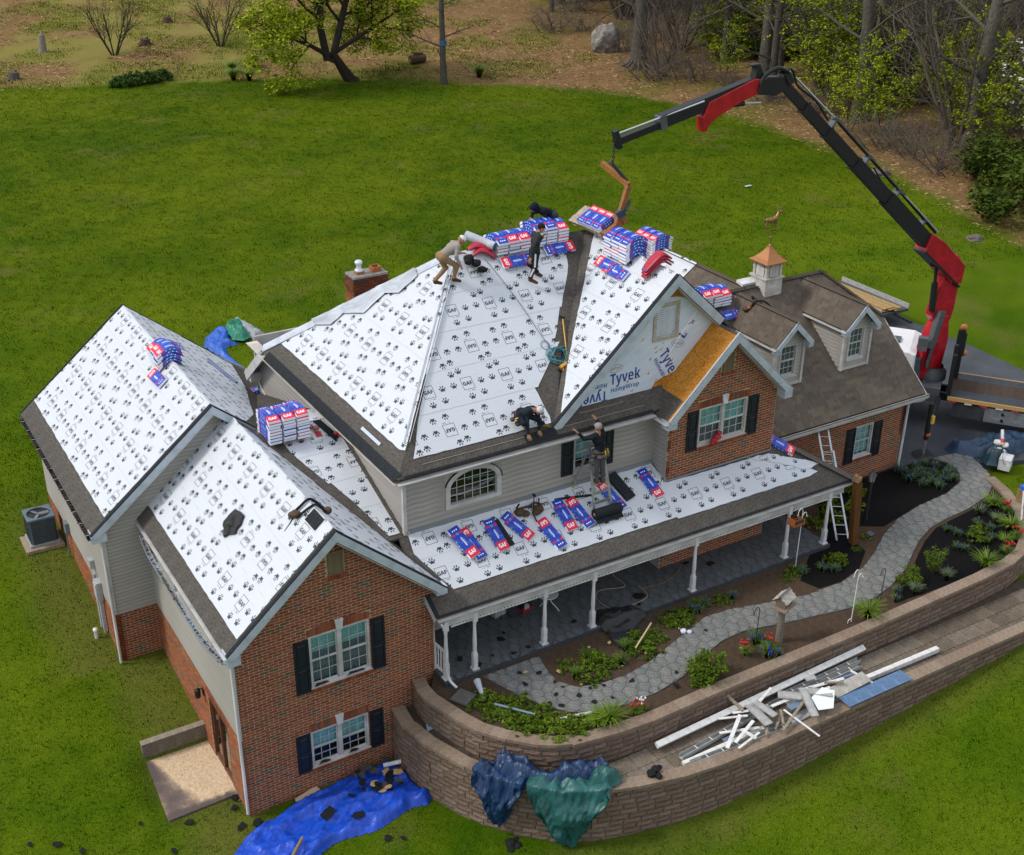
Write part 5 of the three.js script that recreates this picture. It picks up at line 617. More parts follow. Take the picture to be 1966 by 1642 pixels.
stack({ seed: 4, axis: 'z', at: -6.15, y: 11.83, cols: [12.16, 12.56, 12.96], layers: [6, 6, 5], bend: 0.5, what: 'right stack on the main ridge', names: ['left column', 'middle column', 'right column'], flipTop: [0, 0, 1], turn: 0 });
bundle(CF.at(11.2, 5.55, 0.05).toArray(), 0, { F: CF, label: 'bundle lying crosswise in front of the left stack on the main ridge' }); bundle(CF.at(12.75, 5.7, 0.05).toArray(), PI, { F: CF, label: 'bundle lying crosswise in front of the right stack on the main ridge' });
stack({ seed: 5, axis: 'x', at: 13.93, y: 11.84, cols: [-4.2, -3.82, -3.44], layers: [6, 6, 6], bend: 0.62, what: 'stack over the cross gable ridge', names: ['rear column', 'middle column', 'front column'], flipTop: [1, 1, 1] });
for (const [z, b] of [[-4.0, 4.75], [-3.5, 4.68]]) bundle(GL.at(z, b, 0.05).toArray(), 0, { F: GL, label: z < -3.7 ? 'flat bundle below the cross gable stack, the rear one' : 'flat bundle below the cross gable stack, the front one' });
stack({ seed: 6, axis: 'x', at: 20.5, y: 8.82, cols: [-11.5, -11.1, -10.7], layers: [6, 6, 6], bend: 0.55, what: 'stack on the rear wing ridge', names: ['rear column', 'middle column', 'front column'] });
stack({ seed: 7, axis: 'z', at: -5.75, y: 8.80, cols: [18.45, 18.85, 19.22], layers: [5, 5, 4], bend: 0.55, what: 'stack beside the left dormer', names: ['left column', 'middle column', 'right column'], flipTop: [1, 1, 1] });
bundle(DF.at(19.15, 4.45, 0.06).toArray(), 0, { F: DF, label: 'flat bundle in front of the stack beside the left dormer' });
bundle([5.45, 5.84, -12.4], 0.1, { tilt: 0, label: 'short blue bundle in the valley behind the tall stack' });
{ const Lp = (n, a, b, flip, lift = 0.02) => { const A = V(...a), B = V(...b), c = A.clone().add(B).multiplyScalar(0.5).addScaledVector(PF.n, lift), d = B.clone().sub(A); const ang = Math.atan2(-d.dot(PF.u.clone().cross(PF.n)), d.dot(PF.u)); bundle(c.toArray(), ang + (flip ? PI : 0), { F: PF, label: n, k: 1 }); };
  Lp('bundle at the bottom of the crossed pair on the porch roof', [6.96, 5.79, -1.22], [7.12, 5.32, -0.45], false); Lp('bundle on top of the crossed pair on the porch roof', [6.67, 5.82, -1.27], [6.91, 5.37, -0.53], true, 0.11);
  Lp('bundle with a loose dark shingle along its side on the porch roof', [7.77, 5.82, -1.27], [7.83, 5.34, -0.47], true); Lp('bundle lying askew just left of the leather tool belts', [8.30, 5.82, -1.28], [8.72, 5.39, -0.55], true); Lp('bundle below the leather tool belts with its red end uphill', [9.25, 5.59, -0.89], [9.45, 5.11, -0.10], false);
  Lp('bundle right of the leather tool belts with its red end downhill', [9.98, 5.79, -1.22], [10.01, 5.33, -0.46], true); Lp('bundle left of the stepladder with its red end uphill', [10.38, 5.76, -1.17], [10.56, 5.30, -0.41], false); Lp('bundle under the stepladder', [11.54, 5.87, -1.35], [11.80, 5.38, -0.58], false);
  Lp('lone bundle right of the stepladder on the porch roof', [13.01, 5.89, -1.39], [13.12, 5.40, -0.60], true); Lp('bundle at the right end of the porch roof against the brick gable', [17.75, 5.82, -1.3], [18.30, 5.46, -0.67], true);
  const pf = (n, g, m, l, c) => single(n, g, m, l, c);
  const strip = (name, a, b, w, t, m, l, c, lift = 0.03) => { const A = V(...a).addScaledVector(PF.n, lift), B = V(...b).addScaledVector(PF.n, lift); return single(name, bar(A, B, w, t, PF.n), m, l, c); };
  strip('loose_shingle', [8.02, 5.81, -1.25], [8.12, 5.36, -0.51], 0.17, 0.02, mt.starter, 'loose dark shingle strip beside a bundle left of the tool belts', 'shingle');
  strip('shingle_pile', [12.0, 5.99, -1.5], [12.22, 5.50, -0.75], 0.34, 0.1, mt.starter, 'pile of loose dark shingles lying beside the stepladder', 'shingles', 0.06);
  strip('metal_strip', [10.10, 5.84, -1.30], [11.12, 5.75, -1.15], 0.07, 0.02, mt.starter, 'dark metal strip lying between the wall and the stepladder', 'strip');
  const roll = thing('felt_roll', 'thick roll of dark roofing felt at the foot of the stepladder', 'roll'); mesh('felt', merge([rod([10.8, 5.55, -0.5], [11.68, 5.54, -0.5], 0.15, 0.15, 18), bar([10.8, 5.42, -0.42], [11.68, 5.41, -0.42], 0.3, 0.02, PF.n)]), mt.starter, roll); mesh('core', rod([10.79, 5.55, -0.5], [10.81, 5.55, -0.5], 0.05, 0.05, 12), mat([0.35, 0.28, 0.2], 0.8), roll);
}
// red bags over the cross gable ridge, hip bag pile, blue roll
mt.redBag = mat([0.50, 0.012, 0.045], 0.38, { tex: 'soft', m: 0.4, bump: 0.006, bm: 0.2 });
function softBag(pts, w, h, seed) { const g = tube(pts, 1, 18, 10); const p = g.attributes.position; const c = new THREE.CatmullRomCurve3(pts.map(vv), false, 'centripetal'); const L = V(...pts[pts.length - 1]).sub(V(...pts[0])).normalize(), side = L.clone().cross(V(0, 1, 0)).normalize(); for (let i = 0; i < p.count; i++) { const t = Math.floor(i / 11) / 18, o = c.getPoint(c.getUtoTmapping ? c.getUtoTmapping(t) : t), d = V(p.getX(i), p.getY(i), p.getZ(i)).sub(o), e = Math.pow(sin(PI * clamp(t * 0.9 + 0.05, 0, 1)), 0.25), s = d.dot(side), u = d.dot(V(0, 1, 0)), n = 1 + 0.1 * fbm(o.x * 5 + s * 3, o.z * 5 + u * 3, seed); o.addScaledVector(side, Math.sign(s) * Math.pow(Math.abs(s), 0.6) * w / 2 * e * n).add(V(0, Math.sign(u) * Math.pow(Math.abs(u), 0.7) * h / 2 * e * n, 0)); p.setXYZ(i, o.x, o.y, o.z); } g.computeVertexNormals(); return g; }
for (const [k, y] of [[0, 0], [1, 0.1], [2, 0.19]]) single('red_bag', softBag([[13.45, 11.52 + y, -2.35], [13.75, 11.82 + y, -2.32], [14.0, 11.95 + y, -2.3], [14.3, 11.78 + y, -2.28]], 0.36, 0.12, k), mt.redBag, ['lowest red bag of the three draped over the cross gable ridge', 'middle red bag of the three draped over the cross gable ridge', 'top red bag of the three draped over the cross gable ridge'][k], 'bag');
single('bag_emblem', slabF(GL, [[-2.42, 5.05], [-2.32, 5.0], [-2.22, 5.05], [-2.25, 5.18], [-2.32, 5.24], [-2.4, 5.18]], 0.30, 0.303), mat([0.03, 0.07, 0.28], 0.5), 'blue shield print on the top red bag', 'emblem');
for (const [k, p] of [[0, [[10.0, 11.72, -5.92], [10.3, 11.82, -5.9], [10.6, 11.62, -5.65]]], [1, [[9.95, 11.8, -6.15], [10.25, 11.92, -6.1], [10.6, 11.8, -5.85]]]]) single('red_bag', softBag(p, 0.38, 0.16, 5 + k), mt.redBag, k ? 'red and white bag beside the grey roll on the main ridge' : 'red bag lying in front of the grey roll', 'bag');
{ const t = thing('underlayment_roll', 'pale blue grey roll of underlayment leaning beside the left ridge stack', 'roll'); mesh('roll', rod([10.12, 12.1, -6.55], [10.62, 11.9, -5.75], 0.13, 0.13, 18), mt.feltBack, t); mesh('roll_end', rod([10.62, 11.9, -5.75], [10.63, 11.895, -5.735], 0.125, 0.11, 14), mat([0.05, 0.08, 0.12], 0.7), t); }
mt.blackFab = mat([0.022, 0.023, 0.025], 0.75, { tex: 'soft', m: 0.3, bump: 0.01, bm: 0.15 }); mt.leather = mat([0.10, 0.055, 0.028], 0.7, { tex: 'grit', m: 0.3, bump: 0.006, bm: 0.12 });
function clump(pts, seed, sx = 1) { return merge(pts.map(([x, y, z, r], i) => { const g = new THREE.IcosahedronGeometry(r, 2), p = g.attributes.position; for (let k = 0; k < p.count; k++) { const a = p.getX(k), b = p.getY(k), c = p.getZ(k), n = 1 + 0.5 * fbm(a * 7 / r * 0.12 + i, b * 7 / r * 0.12, c * 7 / r * 0.12 + seed); p.setXYZ(k, x + a * n, y + b * n * 0.75, z + c * n); } g.computeVertexNormals(); return g; })); }
single('backpack', clump([[9.72, 11.72, -5.65, 0.16], [9.86, 11.6, -5.5, 0.14], [9.95, 11.45, -5.3, 0.13], [9.6, 11.68, -5.5, 0.12]], 4), mt.blackFab, 'black harness bag on the roof by the bent-over worker', 'bag');
single('bag_scrap', (() => { const g = slabF(slopeL(-0.23, 5.36, 2.7, 7.93), jag([[-3.45, 1.95], [-3.0, 1.7], [-2.7, 2.0], [-2.95, 2.45], [-3.4, 2.4]], 4, 0.04, 0.12), 0.03, 0.10); return merge([g, clump([[1.32, 6.75, -3.1, 0.17], [1.2, 6.66, -2.95, 0.12], [1.42, 6.85, -3.2, 0.12]], 8)]); })(), mat([0.012, 0.012, 0.014], 0.22, { bump: 0.03, bm: 0.25 }), 'crumpled black plastic bag on the white slope of the front brick gable', 'plastic bag');
{ const t = thing('tool_belt', 'black safety harness draped over the front brick gable ridge', 'harness'); mesh('strap', merge([tube([[2.28, 7.66, -1.35], [2.5, 7.86, -1.3], [2.72, 8.02, -1.25], [2.95, 7.82, -1.15], [3.1, 7.64, -1.0]], 0.035, 24, 6), tube([[2.3, 7.68, -1.1], [2.6, 7.93, -1.0], [2.75, 8.0, -0.95], [3.0, 7.76, -0.85]], 0.03, 20, 6), tube([[2.35, 7.7, -1.35], [2.2, 7.52, -1.25], [2.0, 7.33, -1.2]], 0.02, 12, 5)]), mt.blackFab, t); mesh('pouch', clump([[2.32, 7.74, -1.2, 0.13], [2.25, 7.68, -1.32, 0.1], [3.05, 7.74, -0.95, 0.12]], 3), mt.leather, t); mesh('starter_cap', slabF(slopeL(-0.23, 5.36, 2.7, 7.93), rect(-0.85, 3.55, -0.25, 3.9), 0.04, 0.05), mt.starter, t); }
{ const t = thing('tool_belt', 'brown leather tool belts lying on the porch roof below the arched window', 'tool belt'); mesh('pouch', clump([[8.78, 5.86, -1.2, 0.15], [8.92, 5.82, -1.12, 0.12], [9.35, 5.84, -1.15, 0.16], [9.22, 5.82, -1.05, 0.12]], 6), mt.leather, t); mesh('belt', tube([[8.75, 5.95, -1.25], [8.95, 5.92, -1.3], [9.1, 5.95, -1.25], [9.3, 5.98, -1.28], [9.5, 5.9, -1.2]], 0.035, 24, 6), mt.leather, t); mesh('hammer', merge([rod([9.25, 5.9, -1.25], [9.3, 6.2, -1.3], 0.016), box(0.05, 0.04, 0.14, 9.3, 6.21, -1.3), rod([9.4, 5.9, -1.2], [9.42, 6.1, -1.25], 0.02), rod([8.72, 5.95, -1.3], [8.82, 6.08, -1.3], 0.025)]), mt.blackFab, t); mesh('strap', tube([[9.1, 5.8, -1.0], [9.15, 5.6, -0.85], [9.22, 5.5, -0.7]], 0.02, 10, 5), mt.blackFab, t); }
{ const t = thing('tool_belt', 'tangled harness with orange pouch on the left dormer roof', 'harness'); mesh('strap', merge([tube([[19.75, 8.55, -4.75], [19.9, 8.78, -4.7], [20.1, 8.82, -4.5], [20.3, 8.6, -4.3]], 0.035, 18, 6), tube([[19.7, 8.5, -4.9], [19.65, 8.3, -4.6], [19.6, 8.2, -4.35]], 0.03, 12, 5), tube([[19.95, 8.8, -4.9], [20.1, 8.8, -5.1], [20.3, 8.62, -5.0]], 0.025, 12, 5)]), mt.blackFab, t); mesh('pouch', clump([[19.66, 8.52, -4.85, 0.12], [19.72, 8.5, -4.95, 0.08]], 2), mt.leather, t); mesh('orange_pouch', clump([[19.72, 8.58, -4.78, 0.07]], 3), mat([0.4, 0.07, 0.02], 0.6), t); }
{ const t = thing('air_hose', 'coiled teal air hose lying in the grey roof valley', 'hose'), r = rng(17), c = CF.at(11.15, 2.4, 0.06), pts = []; for (let i = 0; i < 90; i++) { const a = i * 0.62, rr = 0.22 + 0.13 * r(); pts.push(CF.at(11.1 + 0.05 * sin(i * 0.3) + rr * cos(a), 2.32 + rr * 0.85 * sin(a), 0.04 + 0.1 * r()).toArray()); } mesh('coil', tube(pts, 0.011, 420, 5), mat([0.05, 0.22, 0.25], 0.45), t); const loop = []; for (let i = 0; i < 22; i++) { const a = i * 0.6; loop.push(CF.at(10.86 + 0.13 * cos(a), 2.75 + 0.14 * sin(a), 0.04).toArray()); } mesh('loop', tube([CF.at(11.1, 2.3, 0.05).toArray(), CF.at(10.75, 2.45, 0.04).toArray(), ...loop], 0.009, 120, 5), mat([0.05, 0.2, 0.3], 0.45), t); mesh('line', tube([[10.27, 11.58, -5.7], [10.5, 11.05, -5.03], [10.69, 10.52, -4.36], [10.87, 9.83, -3.5], [11.05, 9.4, -2.98], [11.2, 9.3, -2.85]].map(p => [p[0], p[1] + 0.01, p[2]]), 0.009, 60, 5), mat([0.04, 0.07, 0.10], 0.5), t); }
{ const t = thing('shovel', 'shovel with a yellow handle lying in the roof valley', 'shovel'), A = CF.at(11.75, 3.4, 0.08), B = CF.at(11.35, 2.3, 0.08); mesh('handle', rod(A, B, 0.018), mat([0.62, 0.36, 0.05], 0.5), t); mesh('grip', merge([rod(CF.at(11.68, 3.52, 0.08), CF.at(11.86, 3.44, 0.08), 0.018), rod(A, CF.at(11.69, 3.5, 0.08), 0.016), rod(A, CF.at(11.85, 3.45, 0.08), 0.016)]), mt.blackFab, t); mesh('blade', slabF(CF, [[11.2, 2.3], [11.5, 2.36], [11.42, 1.95], [11.14, 1.95]], 0.05, 0.06), mt.black, t); }
{ const t = thing('nail_gun', 'orange nail gun lying at the foot of the hose coil', 'nail gun'), P = (a, b, h) => CF.at(a, b, h); mesh('body', merge([bar(P(10.95, 1.95, 0.09), P(11.2, 2.03, 0.09), 0.09, 0.11, CF.n), bar(P(11.05, 1.98, 0.05), P(11.02, 1.83, 0.05), 0.06, 0.07, CF.n)]), mat([0.62, 0.30, 0.04], 0.45), t); mesh('nose', merge([rod(P(10.93, 1.95, 0.08), P(10.86, 1.9, 0.06), 0.03, 0.02), bar(P(10.9, 1.9, 0.05), P(11.05, 1.8, 0.05), 0.04, 0.06, CF.n)]), mt.black, t); }
single('red_jacket', clump([[15.2, 6.64, -0.78, 0.11], [15.32, 6.72, -0.78, 0.12], [15.4, 6.82, -0.8, 0.08], [15.12, 6.6, -0.76, 0.08]], 9), mat([0.42, 0.015, 0.03], 0.6, { bump: 0.01, bm: 0.12 }), 'red cloth bundled on the window sill of the small brick gable', 'cloth');
// small things round the tall stack
single('red_wrapper', merge([slabF(slopeF(-1.5, 5.975, -6.0, 7.6), jag([[4.62, 4.15], [4.8, 4.1], [4.83, 4.3], [4.64, 4.36]], 3, 0.02, 0.06), 0.04, 0.05)]), mt.redBag, 'torn red wrapper scrap right of the tall stack', 'wrapper'); single('rags', clump([[4.72, 7.58, -5.62, 0.09], [4.62, 7.6, -5.75, 0.07]], 3), mat([0.35, 0.12, 0.1], 0.7), 'crumpled brown rag right of the tall stack', 'rag'); single('red_wrapper', clump([[5.2, 7.42, -5.3, 0.08], [5.26, 7.4, -5.22, 0.06]], 6), mt.redBag, 'crumpled red wrapper by the wall right of the tall stack', 'wrapper'); single('shingle_strip', slabF(slopeF(-1.5, 5.975, -6.0, 7.6), [[4.78, 4.76], [5.0, 4.74], [5.24, 4.0], [5.08, 3.8], [4.98, 4.1]], 0.03, 0.05), mt.starter, 'dark shingle strip lying behind the wrappers on the low roof', 'shingle');
single('plastic_sheet', slabF(slopeF(-1.5, 5.975, -6.0, 7.6), jag([[4.5, 4.0], [4.92, 4.05], [4.9, 4.45], [4.55, 4.6]], 6, 0.03, 0.1), 0.02, 0.03), mat([0.6, 0.6, 0.58], 0.25), 'clear plastic sheet beside the tall stack', 'plastic'); single('gutter_section', bar(slopeR(5.88, 5.36, 2.15, 8.43).at(12.0, 1.7, 0.06), slopeR(5.88, 5.36, 2.15, 8.43).at(13.4, 2.3, 0.08), 0.12, 0.05, V(0.6, 0.8, 0)), mat([0.10, 0.15, 0.32], 0.4), 'blue boxed strip lying on the right slope of the far left roof', 'strip');
single('torn_patch', slabF(frame([3.05, 7.66, -4.9], [0.3, -0.1, 0.95], [-0.75, 0.6, 0.1]), jag([[-0.5, -0.12], [0.15, -0.2], [0.5, 0], [0.15, 0.2], [-0.3, 0.16]], 7, 0.05, 0.15), 0.02, 0.026), mat([0.72, 0.75, 0.79], 0.55, { bump: 0.03, bm: 0.4 }), 'torn piece of white sheet curling at the rear of the front gable ridge', 'sheet');
// ---- ladders
{
  const t = thing('stepladder', 'aluminium stepladder standing on the porch roof under the eave', 'ladder'), A = [V(10.95, 7.42, -1.08), V(11.36, 7.42, -1.08)], fr = [V(10.91, 5.48, -0.66), V(11.53, 5.48, -0.68)], re = [V(10.74, 5.98, -1.5), V(11.44, 5.98, -1.52)];
  for (const k of [0, 1]) { mesh('rail', bar(fr[k], A[k], 0.028, 0.075, V(1, 0, 0)), mt.alu, t); mesh('rail', bar(re[k], A[k], 0.025, 0.06, V(1, 0, 0)), mt.alu, t); mesh('foot', box(0.06, 0.05, 0.1, fr[k].x, fr[k].y + 0.02, fr[k].z), mat([0.6, 0.38, 0.04], 0.6), t); mesh('foot', box(0.06, 0.05, 0.1, re[k].x, re[k].y + 0.02, re[k].z), mat([0.6, 0.5, 0.04], 0.6), t); }
  for (let i = 1; i < 7; i++) { const f = i / 7, a = fr[0].clone().lerp(A[0], f), b = fr[1].clone().lerp(A[1], f); mesh('step', bar(a, b, 0.08, 0.025, V(0, 0, 1)), mt.alu, t); } for (const f of [0.3, 0.7]) mesh('brace', rod(re[0].clone().lerp(A[0], f), re[1].clone().lerp(A[1], f), 0.014), mt.alu, t);
  mesh('top_cap', box(0.48, 0.04, 0.16, 11.155, 7.44, -1.08), mt.alu, t); mesh('tool_clip', merge([box(0.1, 0.05, 0.06, 11.0, 7.0, -1.0), box(0.06, 0.1, 0.05, 11.02, 6.75, -0.95)]), mat([0.6, 0.65, 0.7], 0.4), t);
  const L = thing('extension_ladder', 'tall aluminium extension ladder leaning on the garage eave', 'ladder'), f = V(19.75, 2.47, 0.55), top = V(21.15, 5.9, -2.6), d = top.clone().sub(f), sd = V(1, 0, 0).addScaledVector(d.clone().normalize(), -d.clone().normalize().x).normalize(), nn = d.clone().cross(sd).normalize();
  for (const [o, s0, s1, w, nm] of [[0, 0, 0.62, 0.23, 'base_rail'], [0.05, 0.3, 1.0, 0.20, 'fly_rail']]) { for (const s of [-1, 1]) mesh(nm, bar(f.clone().addScaledVector(d, s0).addScaledVector(sd, s * w).addScaledVector(nn, o), f.clone().addScaledVector(d, s1).addScaledVector(sd, s * w).addScaledVector(nn, o), 0.028, 0.07, sd), mt.alu, L); const len = d.length(); for (let q = s0 * len + 0.2; q < s1 * len; q += 0.305) { const c = f.clone().addScaledVector(d, q / len).addScaledVector(nn, o); mesh('rung', rod(c.clone().addScaledVector(sd, -w), c.clone().addScaledVector(sd, w), 0.016), mt.alu, L); } }
  for (const s of [-1, 1]) mesh('ladder_mitt', bar(f.clone().addScaledVector(d, 0.985).addScaledVector(sd, s * 0.2).addScaledVector(nn, 0.05), f.clone().addScaledVector(d, 1.02).addScaledVector(sd, s * 0.2).addScaledVector(nn, 0.05), 0.06, 0.1, sd), mat([0.02, 0.10, 0.42], 0.5), L);
}

// ================================================================ CRANE TRUCK
{
  const red = mat([0.50, 0.010, 0.022], 0.32, { tex: 'soft', m: 0.9 }), blk = mat([0.006, 0.008, 0.011], 0.55, { tex: 'soft', m: 0.8 }), steel = mat([0.55, 0.58, 0.62], 0.22, { metalness: 0.8 }), grey = mat([0.10, 0.115, 0.13], 0.5, { tex: 'soft', m: 0.8 }), yel = mat([0.62, 0.42, 0.05], 0.5), decal = mat([0.55, 0.42, 0.1], 0.5);
  const t = thing('crane_truck', 'flatbed truck with a red and black folding crane reaching over the roof', 'crane truck', [28.83, 2.4, -3.55], Math.atan2(-0.793, 0.609)); // local x: towards the tail, local z: away from the house side
  const P = (n, g, m, par = t) => mesh(n, g, m, par), W = -1.2; // z 0 = near edge of the bed, -2.4 far edge
  const bedM = mat([0.045, 0.055, 0.07], 0.6, { tex: 'grit', m: 1.6, bump: 0.004, bm: 0.5 }), rust = mat([0.10, 0.07, 0.055], 0.75, { tex: 'grit', m: 0.9 });
  P('bed', box(7.4, 0.12, 2.4, 3.7, 1.24, W), bedM); { const s = []; for (let i = 0; i < 13; i++) P('deck_plank', box(7.3, 0.012, 0.172, 3.7, 1.308, -0.12 - i * 0.18), i > 3 && i < 10 ? rust : bedM); }
  P('bed_rail', box(7.4, 0.14, 0.06, 3.7, 1.26, 0.03), mat([0.45, 0.27, 0.1], 0.6)); P('bed_rail', box(7.4, 0.14, 0.06, 3.7, 1.26, -2.43), mat([0.45, 0.30, 0.14], 0.6));
  for (let i = 0; i < 13; i++) P('reflector', box(0.26, 0.055, 0.012, 0.2 + i * 0.55, 1.15, 0.055), i % 2 ? mat([0.6, 0.6, 0.6], 0.3) : mat([0.4, 0.03, 0.03], 0.3));
  P('headboard', merge([box(0.1, 1.25, 2.4, 0.02, 1.9, W), box(0.14, 1.7, 0.14, 0.02, 2.1, -0.12), box(0.14, 1.9, 0.16, 0.0, 2.2, -0.62), box(0.14, 1.7, 0.14, 0.02, 2.1, -2.3)]), blk);
  P('chassis', merge([box(11, 0.28, 0.12, 1.4, 0.95, -0.8), box(11, 0.28, 0.12, 1.4, 0.95, -1.6), box(0.2, 0.2, 1.0, 0, 0.95, W)]), blk);
  P('tank', merge([box(1.05, 0.56, 0.6, 0.75, 0.82, -0.32)]), mat([0.05, 0.055, 0.06], 0.4, { tex: 'soft', m: 0.6 })); P('tank_cap', rod([0.9, 1.1, -0.2], [0.9, 1.16, -0.2], 0.08), grey);
  { const b = P('tool_box', box(1.5, 0.56, 0.6, 2.12, 0.82, -0.3), mat([0.33, 0.35, 0.37], 0.4, { metalness: 0.5, tex: 'soft', m: 0.7 })); P('latch', rod([2.0, 0.93, 0.0], [2.0, 0.93, 0.03], 0.06, 0.06, 12), blk, b); P('latch', rod([2.0, 0.68, 0.0], [2.0, 0.68, 0.03], 0.06, 0.06, 12), blk, b); }
  function wheel(x, z) { const s = z > W ? 1 : -1, w = P('wheel', lathe([[0.28, -0.14], [0.46, -0.15], [0.52, -0.1], [0.525, 0.1], [0.46, 0.15], [0.30, 0.14]], 28).rotateX(PI / 2).translate(x, 0.525, z), mat([0.015, 0.015, 0.016], 0.85)); P('rim', lathe([[0.0, 0.02], [0.12, 0.03], [0.14, -0.05], [0.22, -0.05], [0.29, 0.1], [0.3, 0.13]], 24).rotateX(s * PI / 2).translate(x, 0.525, z), mat([0.62, 0.63, 0.65], 0.35, { metalness: 0.5 }), w); const n = []; for (let i = 0; i < 10; i++) n.push(rod([x + 0.18 * cos(i * 0.628), 0.525 + 0.18 * sin(i * 0.628), z + s * 0.04], [x + 0.18 * cos(i * 0.628), 0.525 + 0.18 * sin(i * 0.628), z + s * 0.09], 0.018, 0.018, 6)); P('hub_bolt', merge(n), grey, w); }
  wheel(3.75, -0.18); wheel(3.75, -2.2); wheel(5.05, -0.18); wheel(5.05, -2.2); wheel(-2.9, -0.2); wheel(-2.9, -2.2); P('mudguard', box(0.04, 0.6, 0.5, 3.0, 0.8, -0.3), grey);
  { const wc = mat([0.72, 0.74, 0.76], 0.3, { clearcoat: 0.6 }); const c = P('cab', slab([[-1.35, 0.7], [-1.35, 2.75], [-1.6, 2.85], [-2.9, 2.85], [-3.3, 2.0], [-4.1, 1.8], [-4.2, 0.7]], 2.2, [], 0.06).translate(0, 0, -2.3), wc); P('cab_vent', box(0.4, 0.02, 0.5, -2.2, 2.925, -1.0), grey, c); P('window', merge([box(1.0, 0.6, 0.02, -2.3, 2.3, -0.02), box(1.0, 0.6, 0.02, -2.3, 2.3, -2.38)]), blk, c); P('windscreen', bar([-2.98, 2.74, W], [-3.33, 2.05, W], 2.0, 0.03, V(0, 0, 1)), blk, c); P('bumper', box(0.2, 0.3, 2.3, -4.25, 0.7, W), steel, c); for (const z of [-0.4, -2.0]) P('headlight', box(0.06, 0.18, 0.3, -4.25, 1.25, z), mat([0.7, 0.7, 0.66], 0.1), c); for (const z of [0.15, -2.55]) P('mirror', box(0.1, 0.4, 0.2, -3.0, 2.2, z), blk, c); }
  // crane base and outriggers
  P('crane_base', merge([box(0.9, 0.55, 2.3, -0.75, 1.25, W), lathe([[0.55, 0], [0.55, 0.3], [0.42, 0.38], [0.42, 0.5]], 20, -0.75, 1.5, W)]), grey);
  const q = t.quaternion.clone().setFromAxisAngle(V(0, 1, 0), t.rotation.y).invert(), loc = p => V(...p).sub(t.position).applyQuaternion(q); // world point -> truck frame
  { const o = P('outrigger', merge([bar(loc([28.55, 3.6, -3.72]), loc([26.75, 3.75, -2.5]), 0.16, 0.2), rod(loc([26.56, 4.45, -2.38]), loc([26.53, 3.05, -2.36]), 0.09)]), blk); P('outrigger_leg', rod(loc([26.53, 3.05, -2.36]), loc([26.51, 2.5, -2.35]), 0.055), steel, o); P('outrigger_pad', rod(loc([26.51, 2.41, -2.35]), loc([26.51, 2.5, -2.35]), 0.4, 0.3, 22), blk, o); P('warning_label', bar(loc([26.60, 4.0, -2.28]), loc([26.59, 3.7, -2.28]), 0.13, 0.13), yel, o); P('warning_band', bar(loc([26.56, 3.3, -2.37]), loc([26.55, 3.2, -2.37]), 0.19, 0.19), mat([0.5, 0.12, 0.03], 0.5), o); P('stowed_leg', merge([bar(loc([30.35, 2.9, -4.6]), loc([30.55, 5.6, -4.75]), 0.28, 0.22), rod(loc([30.55, 4.6, -4.6]), loc([30.62, 5.5, -4.65]), 0.08)]), blk, o); P('stowed_band', merge([ball(0.13, ...loc([30.62, 5.7, -4.75]).toArray()), ball(0.12, ...loc([30.68, 4.7, -4.6]).toArray())]), mat([0.5, 0.16, 0.04], 0.5), o); }
  // the crane lies in the vertical plane through its column towards the hook
  const D = V(-0.9986, 0, -0.0537), B = V(29.29, 0, -4.91), S = (s, y, o = 0) => loc(B.clone().addScaledVector(D, s).add(V(-0.0537 * o, y, 0.9986 * o)).toArray()), side = V(-0.0537, 0, 0.9986).applyQuaternion(q);
  const beam = (a, b, w, h) => bar(a, b, h, w, side); // h in the plane, w across
  const plate = (pts, o0, o1) => { const g = slab(pts, o1 - o0, [], 0.015); g.translate(0, 0, o0); const m = M4().makeBasis(D.clone().applyQuaternion(q), V(0, 1, 0), D.clone().applyQuaternion(q).cross(V(0, 1, 0))).setPosition(loc([29.29, 0, -4.91])); return g.applyMatrix4(m); }; // points given as (s, y)
  P('column', merge([rod(S(0.1, 3.5), S(0.05, 5.4), 0.36, 0.3, 18), plate([[-0.3, 4.2], [0.75, 4.0], [0.85, 4.8], [0.45, 5.9], [0.25, 6.4], [-0.3, 6.4], [-0.45, 5.4]], -0.2, 0.2)]), red);
  P('column_guard', merge([plate([[-0.55, 3.8], [0.5, 3.75], [0.65, 4.6], [0.0, 5.1], [-0.55, 4.9]], 0.26, 0.36), plate([[0.7, 3.9], [1.15, 4.1], [1.1, 4.9], [0.7, 4.9]], -0.2, 0.3), box(0.34, 0.5, 0.3, ...S(0.95, 5.55, 0.3).toArray())]), grey);
  P('lift_cylinder', merge([beam(S(0.55, 5.3, 0.3), S(0.25, 6.7, 0.3), 0.22, 0.26), rod(S(0.55, 4.5, 0.3), S(0.45, 5.3, 0.3), 0.07)]), grey);
  P('inner_boom', plate([[-0.35, 6.2], [0.3, 6.1], [0.62, 6.5], [0.2, 8.5], [-0.2, 8.75], [-0.5, 8.4], [-0.45, 6.6]].map(p => [p[0] - 0.05, p[1] * 1.0]), -0.17, 0.17), red);
  P('boom_label', plate([[-0.39, 6.7], [-0.27, 6.7], [-0.25, 7.5], [-0.37, 7.5]], 0.185, 0.19), decal); P('boom_cylinder', merge([rod(S(0.55, 6.7, 0.1), S(0.62, 7.8, 0.1), 0.12), rod(S(0.62, 7.8, 0.1), S(0.68, 8.5, 0.1), 0.06), box(0.3, 0.3, 0.4, ...S(0.68, 8.6).toArray())]), blk);
